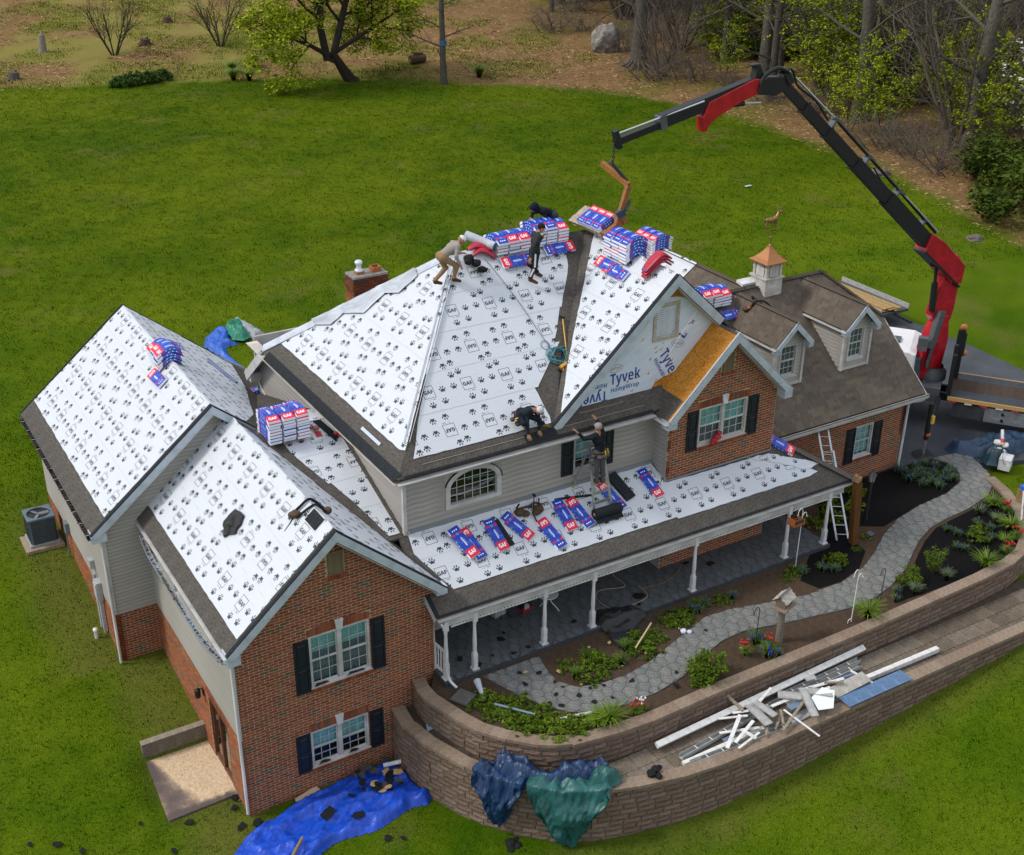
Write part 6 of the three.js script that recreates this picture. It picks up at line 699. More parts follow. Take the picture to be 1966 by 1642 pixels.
  const m0 = [-0.42, 7.95], m1 = [8.75, 15.75], md = [m1[0] - m0[0], m1[1] - m0[1]], ml = Math.hypot(...md), mu = [md[0] / ml, md[1] / ml], mn = [-mu[1], mu[0]], MP = (a, b) => [m0[0] + mu[0] * a + mn[0] * b, m0[1] + mu[1] * a + mn[1] * b], MS = (a, b, o = 0) => S(...MP(a, b), o);
  P('knuckle', plate([MP(-0.3, -0.15), MP(0.2, -0.42), MP(2.3, -0.32), MP(2.5, 0.3), MP(1.7, 0.42), MP(0.1, 0.4)], -0.27, 0.27), red); P('knuckle_rail', merge([beam(MS(-0.3, -0.3), MS(2.3, -0.36), 0.62, 0.08)]), blk);
  [[0.2, 5.2, 0.46], [1, 7.4, 0.42], [2, 9.2, 0.38], [3, 10.6, 0.34], [4, ml, 0.30]].forEach(([a0, a1, w], i) => { const a = i === 0 ? 1.4 : a0; const b = P('boom_section', beam(MS(Math.max(1.4, a1 - 2.6), 0.02), MS(a1, 0.02), w * 0.72, w), blk); P('section_collar', beam(MS(a1 - 0.1, 0.02), MS(a1, 0.02), w * 0.75 + 0.03, w + 0.05), blk, b); });
  P('boom_section', beam(MS(1.2, 0.02), MS(5.2, 0.02), 0.36, 0.5), blk);
  P('extension_rod', merge([rod(MS(2.2, 0.46, 0.05), MS(5.2, 0.5, 0.05), 0.05), rod(MS(5.2, 0.5, 0.05), MS(9.2, 0.5, 0.05), 0.055)]), blk); P('chrome_rod', merge([rod(MS(9.2, 0.5, 0.05), MS(11.9, 0.42, 0.05), 0.035), rod(MS(2.2, 0.52, 0.12), MS(4.6, 0.5, 0.12), 0.03)]), steel);
  for (const a of [3.0, 4.9, 7.0, 9.15]) P('rod_bracket', merge([beam(MS(a, 0.1), MS(a + 0.05, 0.58), 0.24, 0.08), beam(MS(a - 0.3, 0.55), MS(a + 0.15, 0.5), 0.2, 0.1)]), grey); P('hose', merge([tube([MS(9.5, 0.28, 0.1), MS(10.4, 0.4, 0.1), MS(11.4, 0.3, 0.1), MS(11.9, 0.5, 0.1), MS(12.2, 0.2, 0.1)], 0.04, 24, 6), tube([MS(4.6, 0.35, -0.1), MS(5.6, 0.3, -0.1), MS(6.4, 0.42, -0.1)], 0.03, 16, 6)]), blk);
  // elbow and jib
  const e0 = [9.25, 15.72], e1 = [14.65, 14.52], el = Math.hypot(e1[0] - e0[0], e1[1] - e0[1]), eu = [(e1[0] - e0[0]) / el, (e1[1] - e0[1]) / el], en = [-eu[1], eu[0]], EP = (a, b) => [e0[0] + eu[0] * a + en[0] * b, e0[1] + eu[1] * a + en[1] * b], ES = (a, b, o = 0) => S(...EP(a, b), o);
  P('elbow', merge([plate([[8.55, 15.45], [8.9, 15.3], [9.6, 15.4], [9.7, 15.65], [9.25, 15.9], [8.7, 15.85]], -0.16, 0.16), beam(S(8.3, 15.6), S(8.6, 16.05), 0.3, 0.2), tube([S(8.5, 16.0, 0.15), S(9.0, 16.15, 0.2), S(9.5, 15.9, 0.2), S(9.6, 15.5, 0.2)], 0.07, 16, 7)]), blk);
  P('jib_housing', plate([EP(0.15, 0.18), EP(0.4, -0.2), EP(1.2, -0.28), EP(2.0, -0.45), EP(2.35, -0.62), EP(2.42, -0.75), EP(2.55, -0.72), EP(2.5, -0.3), EP(2.2, 0.1), EP(0.5, 0.28)], -0.17, 0.17), red); P('jib_hook_plate', plate([EP(0.1, 0.2), EP(0.5, 0.2), EP(0.35, 0.55), EP(0.55, 0.72), EP(0.2, 0.66)], -0.12, 0.12), blk); P('boom_label', plate([EP(0.95, -0.05), EP(1.5, -0.03), EP(1.5, 0.1), EP(0.95, 0.08)], 0.185, 0.19), decal);
  P('jib_section', beam(ES(0.3, 0.18), ES(3.9, 0.1), 0.3, 0.24), blk); P('jib_section', beam(ES(2.4, -0.02), ES(3.95, -0.05), 0.26, 0.26), blk); P('jib_section', beam(ES(3.6, -0.06), ES(el, -0.08), 0.2, 0.2), blk); P('section_collar', beam(ES(3.75, 0.0), ES(3.98, 0.0), 0.32, 0.42), grey); P('chrome_rod', merge([rod(ES(2.4, 0.2, 0.18), ES(el - 0.05, 0.16, 0.05), 0.032), rod(S(9.35, 15.1, 0), S(10.1, 15.15, 0), 0.035)]), steel); P('jib_cylinder', rod(S(10.0, 15.14, 0), S(11.2, 15.1, 0), 0.075), blk); P('jib_tip', merge([beam(ES(el - 0.12, -0.3), ES(el - 0.06, 0.26), 0.22, 0.14)]), blk);
  { const ch = []; for (let i = 0; i < 6; i++) { const a = S(14.66, 14.3 - i * 0.075), g = new THREE.TorusGeometry(0.045, 0.014, 6, 12); g.scale(0.75, 1.2, 1); g.rotateY(i % 2 ? PI / 2 : 0); g.translate(a.x, a.y, a.z); ch.push(g); } P('hook_chain', merge([...ch, rod(S(14.66, 14.42), S(14.66, 14.3), 0.035)]), mat([0.08, 0.07, 0.06], 0.5, { metalness: 0.5 })); }
}
// ---- pallet fork hanging from the hook, the pallet on it and its bundles
{
  const or = mat([0.40, 0.155, 0.042], 0.55, { tex: 'grit', m: 0.7 }), t = thing('pallet_fork', 'orange steel pallet fork hanging from the crane hook', 'pallet fork');
  const bl = V(13.74, 12.1, -4.6), brr = V(14.27, 12.4, -4.6), pm = V(14.06, 12.28, -4.58), k1 = V(14.30, 12.95, -4.58), top = V(14.45, 13.45, -4.6), end = V(14.33, 13.84, -5.82);
  mesh('cross_beam', bar(bl, brr, 0.15, 0.17), or, t); mesh('beam_end', merge([bar(bl.clone().add(V(-0.1, -0.05, 0)), bl.clone().add(V(0.04, 0.02, 0)), 0.22, 0.2), bar(brr.clone().add(V(-0.02, -0.01, 0)), brr.clone().add(V(0.13, 0.07, 0)), 0.2, 0.18)]), or, t); mesh('post', bar(pm, top, 0.12, 0.16), or, t); mesh('arm', bar(top, end, 0.12, 0.14), or, t); mesh('arm_plate', bar(top.clone().add(V(0.02, 0.09, -0.1)), end.clone().add(V(0.02, 0.09, 0.5)), 0.04, 0.1), mt.black, t);
  mesh('strap', merge([bar(V(14.05, 12.62, -4.58), V(14.28, 12.72, -4.5), 0.2, 0.2), rod(V(14.3, 12.75, -4.5), V(14.52, 12.98, -4.6), 0.05)]), mat([0.03, 0.045, 0.07], 0.6), t); mesh('hook', merge([rod(V(14.62, 13.86, -5.7).lerp(end, 0.4), V(14.66, 13.86, -5.7), 0.03), new THREE.TorusGeometry(0.07, 0.02, 6, 14).translate(14.6, 13.84, -5.7)]), mat([0.1, 0.08, 0.06], 0.5), t);
  const dz = V(-0.06, 0, -1).normalize(), dx = brr.clone().sub(bl).normalize(), up = dz.clone().cross(dx).normalize(); if (up.y < 0) up.negate(); const O = V(13.69, 12.0, -4.72);
  for (const s of [0.18, 0.48]) mesh('tine', bar(bl.clone().addScaledVector(dx, s).addScaledVector(up, -0.1), bl.clone().addScaledVector(dx, s).addScaledVector(dz, 1.95).addScaledVector(up, -0.1), 0.1, 0.035, up), mat([0.14, 0.15, 0.17], 0.5), t);
  const at = (a, b, c) => O.clone().addScaledVector(dx, a).addScaledVector(dz, b).addScaledVector(up, c), p = thing('pallet', 'pale plywood pallet hanging over the main ridge on the fork', 'pallet');
  for (let i = 0; i < 9; i++) mesh('plank', bar(at(0.33, 0.05 + i * 0.172, 0.12), at(0.33, 0.21 + i * 0.172, 0.12), 0.72, 0.03, up), mat([0.60, 0.50, 0.40], 0.75, { tex: 'grit', m: 0.4 }), p); for (const a of [0.02, 0.33, 0.64]) mesh('stringer', bar(at(a, 0.02, 0.05), at(a, 1.52, 0.05), 0.05, 0.1, up), mat([0.46, 0.33, 0.16], 0.8), p); mesh('bottom_board', merge([bar(at(0.33, 0.1, -0.01), at(0.33, 0.22, -0.01), 0.72, 0.02, up), bar(at(0.33, 1.3, -0.01), at(0.33, 1.42, -0.01), 0.72, 0.02, up)]), mat([0.46, 0.33, 0.16], 0.8), p);
  for (let c = 0; c < 3; c++) for (let l = 0; l < 2; l++) { const q = at(0.33, 0.2 + c * 0.36, 0.14 + l * 0.088), b = single('shingle_bundle', bundleOf(0, l), mWrap, l ? ['bundle on the hanging pallet nearest the fork post, upper one', 'bundle in the middle of the hanging pallet, upper one', 'bundle on the hanging pallet beside the bare planks, upper one'][c] : ['bundle on the hanging pallet nearest the fork post, lower one', 'bundle in the middle of the hanging pallet, lower one', 'bundle on the hanging pallet beside the bare planks, lower one'][c], 'shingle bundle'); b.scale.set(0.72, 1, 1); b.quaternion.setFromRotationMatrix(M4().makeBasis(dx.clone().negate(), up, dz.clone().negate().cross(V(0, 0, 0)).lengthSq() ? dz : dx.clone().negate().cross(up))); b.position.copy(q); }
}

// ================================================================ PEOPLE
function field(c, N, cell, fn) { // marching cubes over a signed distance
  const mc = new MarchingCubes(N, new THREE.MeshStandardMaterial(), false, false, 60000); mc.isolation = 0; const h = N / 2; for (let k = 0; k < N; k++) for (let j = 0; j < N; j++) for (let i = 0; i < N; i++) mc.field[i + j * N + k * N * N] = -fn(c.x + (i - h) * cell, c.y + (j - h) * cell, c.z + (k - h) * cell); mc.update();
  const n = mc.count, p = new Float32Array(n * 3), m = new Float32Array(n * 3); for (let i = 0; i < n; i++) { for (let a = 0; a < 3; a++) { p[i * 3 + a] = mc.positionArray[i * 3 + a] * h * cell + c.getComponent(a); m[i * 3 + a] = mc.normalArray[i * 3 + a]; } }
  const g = new THREE.BufferGeometry(); g.setAttribute('position', new THREE.BufferAttribute(p, 3)); g.setAttribute('normal', new THREE.BufferAttribute(m, 3)); return g;
}
const cap = (x, y, z, B) => { const { a, b, ra, rb } = B, dx = b.x - a.x, dy = b.y - a.y, dz = b.z - a.z, t = clamp(((x - a.x) * dx + (y - a.y) * dy + (z - a.z) * dz) / (dx * dx + dy * dy + dz * dz + 1e-9), 0, 1); return Math.hypot(x - a.x - dx * t, y - a.y - dy * t, z - a.z - dz * t) - lerp(ra, rb, t); };
const smin = (a, b, k) => { const h = clamp(0.5 + 0.5 * (b - a) / k, 0, 1); return lerp(b, a, h) - k * h * (1 - h); };
function person(o) {
  const j = {}; for (const k in o.j) j[k] = V(...o.j[k]); const C = o.col, bones = [], add = (a, b, ra, rb, c) => bones.push({ a, b, ra, rb, c });
  const lat = o.lat ? V(...o.lat).normalize() : V(0, 0, 1), mid = (a, b, t = 0.5) => a.clone().lerp(b, t);
  const shL = j.shL || j.neck.clone().addScaledVector(lat, -0.17).lerp(j.hip, 0.1), shR = j.shR || j.neck.clone().addScaledVector(lat, 0.17).lerp(j.hip, 0.1), hL = j.hip.clone().addScaledVector(lat, -0.09), hR = j.hip.clone().addScaledVector(lat, 0.09), chest = mid(j.neck, j.hip, 0.35);
  add(mid(j.neck, j.hip, 0.16).addScaledVector(lat, -0.09), chest.clone().addScaledVector(lat, -0.06), 0.10, 0.125, C.top); add(mid(j.neck, j.hip, 0.16).addScaledVector(lat, 0.09), chest.clone().addScaledVector(lat, 0.06), 0.10, 0.125, C.top);
  add(chest, mid(j.neck, j.hip, 0.85), 0.13, 0.135, C.top); add(hL, hR, 0.125, 0.125, C.leg); add(mid(j.neck, j.hip, 0.9), j.hip, 0.13, 0.14, C.leg); add(shL, mid(shL, j.neck, 0.6), 0.085, 0.08, C.top); add(shR, mid(shR, j.neck, 0.6), 0.085, 0.08, C.top); add(mid(j.neck, j.hip, 0.08), j.head.clone().lerp(j.neck, 0.35), 0.06, 0.052, o.hood ? C.top : C.skin);
  for (const [s, e, h] of [[shL, j.elL, j.haL], [shR, j.elR, j.haR]]) { if (!e) continue; add(s, e, 0.068, 0.055, C.top); add(e, mid(e, h, 0.82), 0.054, 0.042, C.top); add(mid(e, h, 0.75), h, 0.036, 0.03, C.skin); }
  for (const [s, k, f, tt] of [[hL, j.knL, j.ftL, j.toL], [hR, j.knR, j.ftR, j.toR]]) { if (!k) continue; add(s, k, 0.105, 0.075, C.leg); add(k, f, 0.075, 0.055, C.leg); const toe = tt || f.clone().add(V(...(o.face || [1, 0, 0])).multiplyScalar(0.17)).add(V(0, -0.06, 0)); const heel = f.clone().add(V(0, -0.06, 0)); add(heel, toe, 0.055, 0.045, C.shoe); add(f, heel, 0.055, 0.055, C.shoe); }
  const lo = V(1e9, 1e9, 1e9), hi = V(-1e9, -1e9, -1e9); for (const b of bones) for (const p of [b.a, b.b]) { lo.min(p); hi.max(p); } const c = mid(lo, hi), half = Math.max(hi.x - lo.x, hi.y - lo.y, hi.z - lo.z) / 2 + 0.2, N = 88, cell = half * 2 / N;
  const body = field(c, N, cell, (x, y, z) => { let d = 9; for (const b of bones) { const e = cap(x, y, z, b); if (e < d + 0.12) d = smin(d, e, 0.035); } return d + 0.008 * PN.noise(x * 11, y * 11, z * 11); });
  const paintBy = (g, f) => { const p = g.attributes.position, a = new Float32Array(p.count * 3); for (let i = 0; i < p.count; i++) { const q = f(p.getX(i), p.getY(i), p.getZ(i)); a.set(q, i * 3); } g.setAttribute('color', new THREE.BufferAttribute(a, 3)); return g; };
  paintBy(body, (x, y, z) => { let m = 9, cc = C.top; for (const b of bones) { const e = cap(x, y, z, b); if (e < m) { m = e; cc = b.c; } } return cc; });
  const parts = [body];
  // head: skull, jaw, nose, ears, brow
  const F = V(...(o.gaze || o.face || [1, 0, 0])).normalize(), U = o.crown ? V(...o.crown).normalize() : j.head.clone().sub(j.neck).normalize().add(V(0, 0.6, 0)).normalize(), S = new THREE.Vector3().crossVectors(U, F).normalize(), Fw = new THREE.Vector3().crossVectors(S, U).normalize(), H = j.head, P = (f, u, s) => H.clone().addScaledVector(Fw, f).addScaledVector(U, u).addScaledVector(S, s);
  const hb = [{ a: P(-0.02, 0.03, 0), b: P(0.01, 0.03, 0), ra: 0.095, rb: 0.09 }, { a: P(0.03, -0.03, 0), b: P(0.055, -0.085, 0), ra: 0.068, rb: 0.045 }, { a: P(0.1, 0.005, 0), b: P(0.118, -0.03, 0), ra: 0.012, rb: 0.017 }, { a: P(0, -0.01, 0.088), b: P(-0.01, -0.035, 0.085), ra: 0.02, rb: 0.015 }, { a: P(0, -0.01, -0.088), b: P(-0.01, -0.035, -0.085), ra: 0.02, rb: 0.015 }, { a: P(0.082, 0.02, 0.035), b: P(0.082, 0.02, -0.035), ra: 0.018, rb: 0.018 }, { a: P(0.08, -0.065, 0.02), b: P(0.08, -0.065, -0.02), ra: 0.014, rb: 0.014 }];
  const head = field(H, 40, 0.0085, (x, y, z) => { let d = 9; for (const b of hb) d = smin(d, cap(x, y, z, b), 0.012); return d; }); const eyeL = P(0.092, 0.0, 0.033), eyeR = P(0.092, 0.0, -0.033), mo = P(0.09, -0.062, 0);
  paintBy(head, (x, y, z) => { const q = V(x, y, z); if (q.distanceTo(eyeL) < 0.014 || q.distanceTo(eyeR) < 0.014) return [0.03, 0.02, 0.015]; if (Math.abs(q.clone().sub(mo).dot(U)) < 0.008 && q.distanceTo(mo) < 0.03) return [0.28, 0.09, 0.07]; return C.skin; }); parts.push(head);
  // hands: palm, four fingers, thumb
  for (const [e, h, dirs] of [[j.elL, j.haL, o.fingL], [j.elR, j.haR, o.fingR]]) { if (!e) continue; const d = dirs ? V(...dirs).normalize() : h.clone().sub(e).normalize(), nrm = V(0, 1, 0).addScaledVector(d, -d.y); if (nrm.lengthSq() < 0.05) nrm.copy(V(0, 0, 1).addScaledVector(d, -d.z)); nrm.normalize(); const sd = d.clone().cross(nrm).normalize(), Q = (a, s, n) => h.clone().addScaledVector(d, a).addScaledVector(sd, s).addScaledVector(nrm, n), hbones = [{ a: Q(0, 0.018, 0), b: Q(0.08, 0.026, 0), ra: 0.026, rb: 0.02 }, { a: Q(0, -0.018, 0), b: Q(0.08, -0.026, 0), ra: 0.026, rb: 0.02 }]; [[-0.033, 0.06], [-0.011, 0.075], [0.012, 0.07], [0.034, 0.055]].forEach(([s, l]) => { hbones.push({ a: Q(0.085, s, 0), b: Q(0.085 + l * 0.5, s * 1.35, -0.006), ra: 0.0105, rb: 0.0095 }, { a: Q(0.085 + l * 0.5, s * 1.35, -0.006), b: Q(0.085 + l, s * 1.5, -0.025), ra: 0.0095, rb: 0.008 }); }); hbones.push({ a: Q(0.02, 0.03, 0), b: Q(0.055, 0.066, -0.008), ra: 0.014, rb: 0.011 }, { a: Q(0.055, 0.066, -0.008), b: Q(0.085, 0.075, -0.018), ra: 0.011, rb: 0.009 }); const g = field(Q(0.07, 0.01, 0), 44, 0.0055, (x, y, z) => { let m = 9; for (const b of hbones) m = smin(m, cap(x, y, z, b), 0.006); return m; }); parts.push(paint(g, C.skin)); }
  const t = thing('person', o.label, 'person'); mesh('body', merge(parts), Object.assign(mat([1, 1, 1], 0.8, { bump: 0.004, bm: 0.1 }), { vertexColors: true }), t);
  const lathe2 = (pts, n = 18) => { const g = lathe(pts, n); return g.applyMatrix4(M4().makeBasis(S, U, Fw).setPosition(H)); };
  if (o.cap) { const c1 = mesh('cap', lathe2([[0.107, 0.03], [0.11, 0.06], [0.1, 0.1], [0.07, 0.13], [0.03, 0.145], [0, 0.147]]), mat(o.cap[0], 0.7), t); const bf = o.capBack ? -1 : 1; const g = slab([[-0.085, 0.05], [-0.075, 0.13], [-0.03, 0.175], [0.03, 0.175], [0.075, 0.13], [0.085, 0.05]], 0.012, [], 0.003); g.applyMatrix4(M4().makeBasis(S, Fw.clone().multiplyScalar(bf), S.clone().cross(Fw.clone().multiplyScalar(bf))).setPosition(P(0, 0.045, 0))); mesh('cap_peak', g, mat(o.cap[1], 0.7), c1); }
  if (o.hood) mesh('hood', field(H, 40, 0.0105, (x, y, z) => { const a = cap(x, y, z, { a: P(-0.04, 0.03, 0), b: P(0.02, 0.04, 0), ra: 0.125, rb: 0.118 }), b = cap(x, y, z, { a: P(-0.02, -0.05, 0), b: P(0.0, -0.13, 0), ra: 0.11, rb: 0.1 }); const f = V(x, y, z).sub(P(0.12, -0.01, 0)); return Math.max(smin(a, b, 0.04), -(f.length() - 0.075)); }), mat(C.top, 0.85), t);
  if (o.hair) mesh('hair', field(H, 36, 0.009, (x, y, z) => { const q = V(x, y, z).sub(H), f = q.dot(Fw), u = q.dot(U); const d = cap(x, y, z, { a: P(-0.025, 0.035, 0), b: P(0.012, 0.045, 0), ra: 0.104, rb: 0.094 }) + 0.006 * PN.noise(x * 50, y * 50, z * 50); return Math.max(d, (f * 1.1 - u - 0.0) - 0.035 + 0.0, -u - 0.05 + (f < 0 ? -0.02 : 0.03)); }), mat(o.hair, 0.9), t);
  if (o.belt) { const w = mid(j.neck, j.hip, 0.93), up = j.neck.clone().sub(j.hip).normalize(), fx = lat.clone(), fz = fx.clone().cross(up).normalize(); const ring = []; for (let i = 0; i < 16; i++) { const a = i / 16 * 2 * PI; ring.push(w.clone().addScaledVector(fx, cos(a) * 0.215).addScaledVector(fz, sin(a) * 0.165)); } const b = mesh('tool_belt', tube(ring, 0.026, 40, 6, true), mt.leather, t); mesh('pouch', merge([[0.23, 0.02], [-0.23, 0.02], [0.12, 0.19], [-0.12, 0.19], [0.0, 0.2]].map(([x, z], i) => { const p = w.clone().addScaledVector(fx, x).addScaledVector(fz, z * (o.beltBack || 1)).addScaledVector(up, -0.1); return clump([[p.x, p.y, p.z, 0.09 - 0.012 * (i % 3)]], i); })), o.beltCol || mt.leather, b); if (o.tool) mesh('hand_tool', merge(o.tool.map(([x, z]) => { const p = w.clone().addScaledVector(fx, x).addScaledVector(fz, z * (o.beltBack || 1)); return rod(p.clone().addScaledVector(up, 0.06), p.clone().addScaledVector(up, -0.16), 0.02); })), mat([0.6, 0.45, 0.03], 0.5), b); }
  if (o.stripe) { for (const [a, b] of o.stripe) mesh('trouser_stripe', bar(V(...a), V(...b), 0.045, 0.02, V(0, 0, 1)), mat([0.7, 0.7, 0.7], 0.7), t); }
  if (o.print) mesh('back_print', clump([[...o.print, 0.07], [o.print[0] + 0.05, o.print[1] + 0.06, o.print[2], 0.05], [o.print[0] - 0.05, o.print[1] - 0.05, o.print[2], 0.05]], 4).scale(1, 1, 1), mat([0.45, 0.5, 0.62], 0.7), t);
  return t;
}
const skin = [0.36, 0.19, 0.12];
person({ label: 'worker in pale grey hoodie and tan trousers bending forward on the left ridge', j: { head: [9.28, 12.43, -5.3], neck: [9.13, 12.36, -5.3], hip: [8.64, 12.06, -5.3], knL: [8.83, 11.66, -5.42], ftL: [8.5, 11.36, -5.42], toL: [8.66, 11.25, -5.38], knR: [9.04, 11.76, -5.15], ftR: [8.97, 11.42, -5.2], toR: [9.14, 11.3, -5.16], elL: [9.1, 12.02, -5.5], haL: [9.36, 12.0, -5.45], elR: [8.97, 12.08, -5.05], haR: [9.1, 11.82, -5.05] }, lat: [0, 0, 1], face: [1, 0, 0], gaze: [1, -0.45, 0.1], col: { top: [0.29, 0.265, 0.24], leg: [0.27, 0.17, 0.095], skin, shoe: [0.085, 0.04, 0.018] }, cap: [[0.62, 0.66, 0.7], [0.3, 0.4, 0.55]] });
person({ label: 'worker in black hoodie and striped track trousers standing before the ridge stacks', j: { head: [11.69, 12.5, -4.95], neck: [11.55, 12.36, -4.95], hip: [11.48, 11.83, -4.95], knL: [11.34, 11.46, -5.0], ftL: [11.66, 11.16, -5.1], toL: [11.74, 11.05, -4.98], knR: [11.42, 11.44, -4.8], ftR: [11.27, 11.12, -4.82], toR: [11.41, 10.98, -4.7], elL: [11.72, 12.05, -5.1], haL: [11.78, 12.24, -4.98], elR: [11.3, 12.05, -4.76], haR: [11.2, 11.74, -4.72] }, lat: [-0.1, 0, 1], face: [0.8, 0, 0.55], gaze: [0.9, -0.1, 0.25], col: { top: [0.03, 0.035, 0.035], leg: [0.012, 0.02, 0.03], skin, shoe: [0.09, 0.045, 0.025] }, hair: [0.03, 0.014, 0.008], stripe: [[[11.40, 11.83, -4.76], [11.35, 11.45, -4.71]], [[11.33, 11.4, -4.72], [11.22, 11.18, -4.75]]] });
person({ label: 'worker in dark navy hood bending over the right stack behind the main ridge', j: { head: [12.36, 12.62, -6.4], neck: [12.52, 12.54, -6.4], hip: [13.0, 12.32, -6.4], knR: [12.95, 12.02, -6.2], ftR: [13.05, 11.78, -5.95], toR: [12.9, 11.76, -5.78], knL: [12.95, 12.0, -6.6], ftL: [13.05, 11.62, -6.65], toL: [12.9, 11.55, -6.6], elL: [12.42, 12.4, -6.58], haL: [12.32, 12.28, -6.5], elR: [12.62, 12.34, -6.18], haR: [12.58, 12.2, -6.15] }, lat: [0, 0, 1], face: [-1, 0, 0], gaze: [-1, -0.6, 0], col: { top: [0.010, 0.014, 0.024], leg: [0.035, 0.045, 0.06], skin, shoe: [0.08, 0.045, 0.025] }, hood: true });
person({ label: 'worker in navy shirt and grey cap crouching at the eave beside the valley', j: { head: [9.44, 8.76, -1.36], neck: [9.28, 8.80, -1.44], hip: [9.02, 8.63, -1.62], shL: [9.12, 8.72, -1.46], shR: [9.46, 8.66, -1.5], elL: [9.08, 8.42, -1.36], haL: [9.08, 8.14, -1.28], elR: [9.52, 8.38, -1.42], haR: [9.46, 8.14, -1.36], knL: [8.95, 8.5, -1.35], ftL: [9.08, 8.4, -1.72], toL: [9.14, 8.24, -1.56], knR: [9.32, 8.55, -1.4], ftR: [9.66, 8.26, -1.5], toR: [9.82, 8.16, -1.44] }, lat: [0.95, 0, -0.3], face: [0.4, -0.5, 0.8], gaze: [0.35, -0.8, 0.6], crown: [0.25, 0.55, 0.6], fingL: [0.05, -0.7, 0.7], fingR: [0.05, -0.7, 0.7], col: { top: [0.016, 0.024, 0.035], leg: [0.014, 0.018, 0.028], skin, shoe: [0.2, 0.12, 0.05] }, cap: [[0.5, 0.5, 0.52], [0.16, 0.17, 0.19]], belt: true, tool: [[-0.24, 0.05]] });
person({ label: 'worker in black shirt and grey trousers standing on the stepladder reaching the eave', j: { head: [11.06, 8.06, -0.85], neck: [11.06, 7.88, -0.85], hip: [11.12, 7.3, -0.82], shL: [10.88, 7.8, -0.85], shR: [11.25, 7.8, -0.85], elL: [10.7, 7.74, -1.0], haL: [10.54, 7.93, -1.1], elR: [11.26, 7.98, -1.02], haR: [11.17, 8.17, -1.14], knL: [11.04, 6.84, -0.82], ftL: [11.06, 6.44, -0.82], toL: [11.05, 6.36, -0.98], knR: [11.22, 6.83, -0.8], ftR: [11.25, 6.42, -0.8], toR: [11.25, 6.36, -0.98] }, lat: [1, 0, 0], face: [0, 0, -1], gaze: [0, -0.1, -1], crown: [0, 1, 0], col: { top: [0.014, 0.016, 0.02], leg: [0.085, 0.085, 0.09], skin, shoe: [0.12, 0.08, 0.04] }, cap: [[0.22, 0.23, 0.24], [0.15, 0.16, 0.17]], belt: true, beltCol: mat([0.06, 0.055, 0.052], 0.7), tool: [[0.06, 0.2], [0.2, 0.1]], beltBack: 1 });

// ================================================================ TREES AND SHRUBS
const bark = (c, m = 0.6) => mat(c, 0.95, { tex: 'grit', m, bump: 0.02, bm: 0.4 });
const mLeaf = Object.assign(mat([1, 1, 1], 0.75, { transmission: 0.25, thickness: 0, ior: 1.3 }), { vertexColors: true });
function twigs(o) { // recursive limbs: returns {wood geometry list, tips}
  const r = rng(o.seed), wood = [], tips = [];
  (function grow(p, d, len, rad, lv) {
    const n = lv === 0 ? 7 : lv < 3 ? 4 : 3, pts = [p.clone()]; let q = p.clone(), dir = d.clone();
    for (let i = 0; i < n; i++) { dir.add(V((r() - 0.5), (r() - 0.5) * 0.6 + o.up * (lv === 0 ? 0.3 : 0.10) - (lv > 1 ? o.droop || 0 : 0), (r() - 0.5)).multiplyScalar(o.bendy * (lv === 0 ? 0.35 : 1))).normalize(); q = q.clone().addScaledVector(dir, len / n); pts.push(q); }
    const end = rad * (lv === o.levels ? 0.35 : 0.5), seg = lv === 0 ? 9 : lv === 1 ? 6 : lv === 2 ? 4 : 3;
    for (let i = 0; i < n; i++) { let r0 = lerp(rad, end, i / n), r1 = lerp(rad, end, (i + 1) / n); if (lv === 0 && i === 0) r0 *= o.flare || 1.35; wood.push(rod(pts[i], pts[i + 1], r0, r1, seg, true)); }
    if (lv >= o.levels) { tips.push(...pts.slice(1)); return; } if (lv === o.levels - 1) tips.push(pts[n]);
    const kids = o.kids[lv]; for (let k = 0; k < kids; k++) { const f = lerp(lv === 0 ? o.first : 0.25, 1, (k + r() * 0.8) / kids), i = Math.min(n - 1, Math.floor(f * n)), at = pts[i].clone().lerp(pts[i + 1], f * n - i), a = k * 2.4 + r() * 1.2, ax = pts[i + 1].clone().sub(pts[i]).normalize(), s = ax.clone().cross(V(0.3, 0.2, 1)).normalize(), t = ax.clone().cross(s); const nd = ax.clone().multiplyScalar(cos(o.angle[lv])).addScaledVector(s, sin(o.angle[lv]) * cos(a)).addScaledVector(t, sin(o.angle[lv]) * sin(a)).normalize(); grow(at, nd, len * o.shrink[lv] * (0.7 + 0.6 * r()) * (lv === 0 ? 1.15 - 0.5 * f : 1), Math.max(o.minR || 0.008, lerp(rad, end, f) * o.thin[lv]), lv + 1); }
  })(o.base ? V(...o.base) : V(0, -0.2, 0), V(...(o.lean || [0, 1, 0])).normalize(), o.h, o.r, 0);
  return { wood, tips };
}
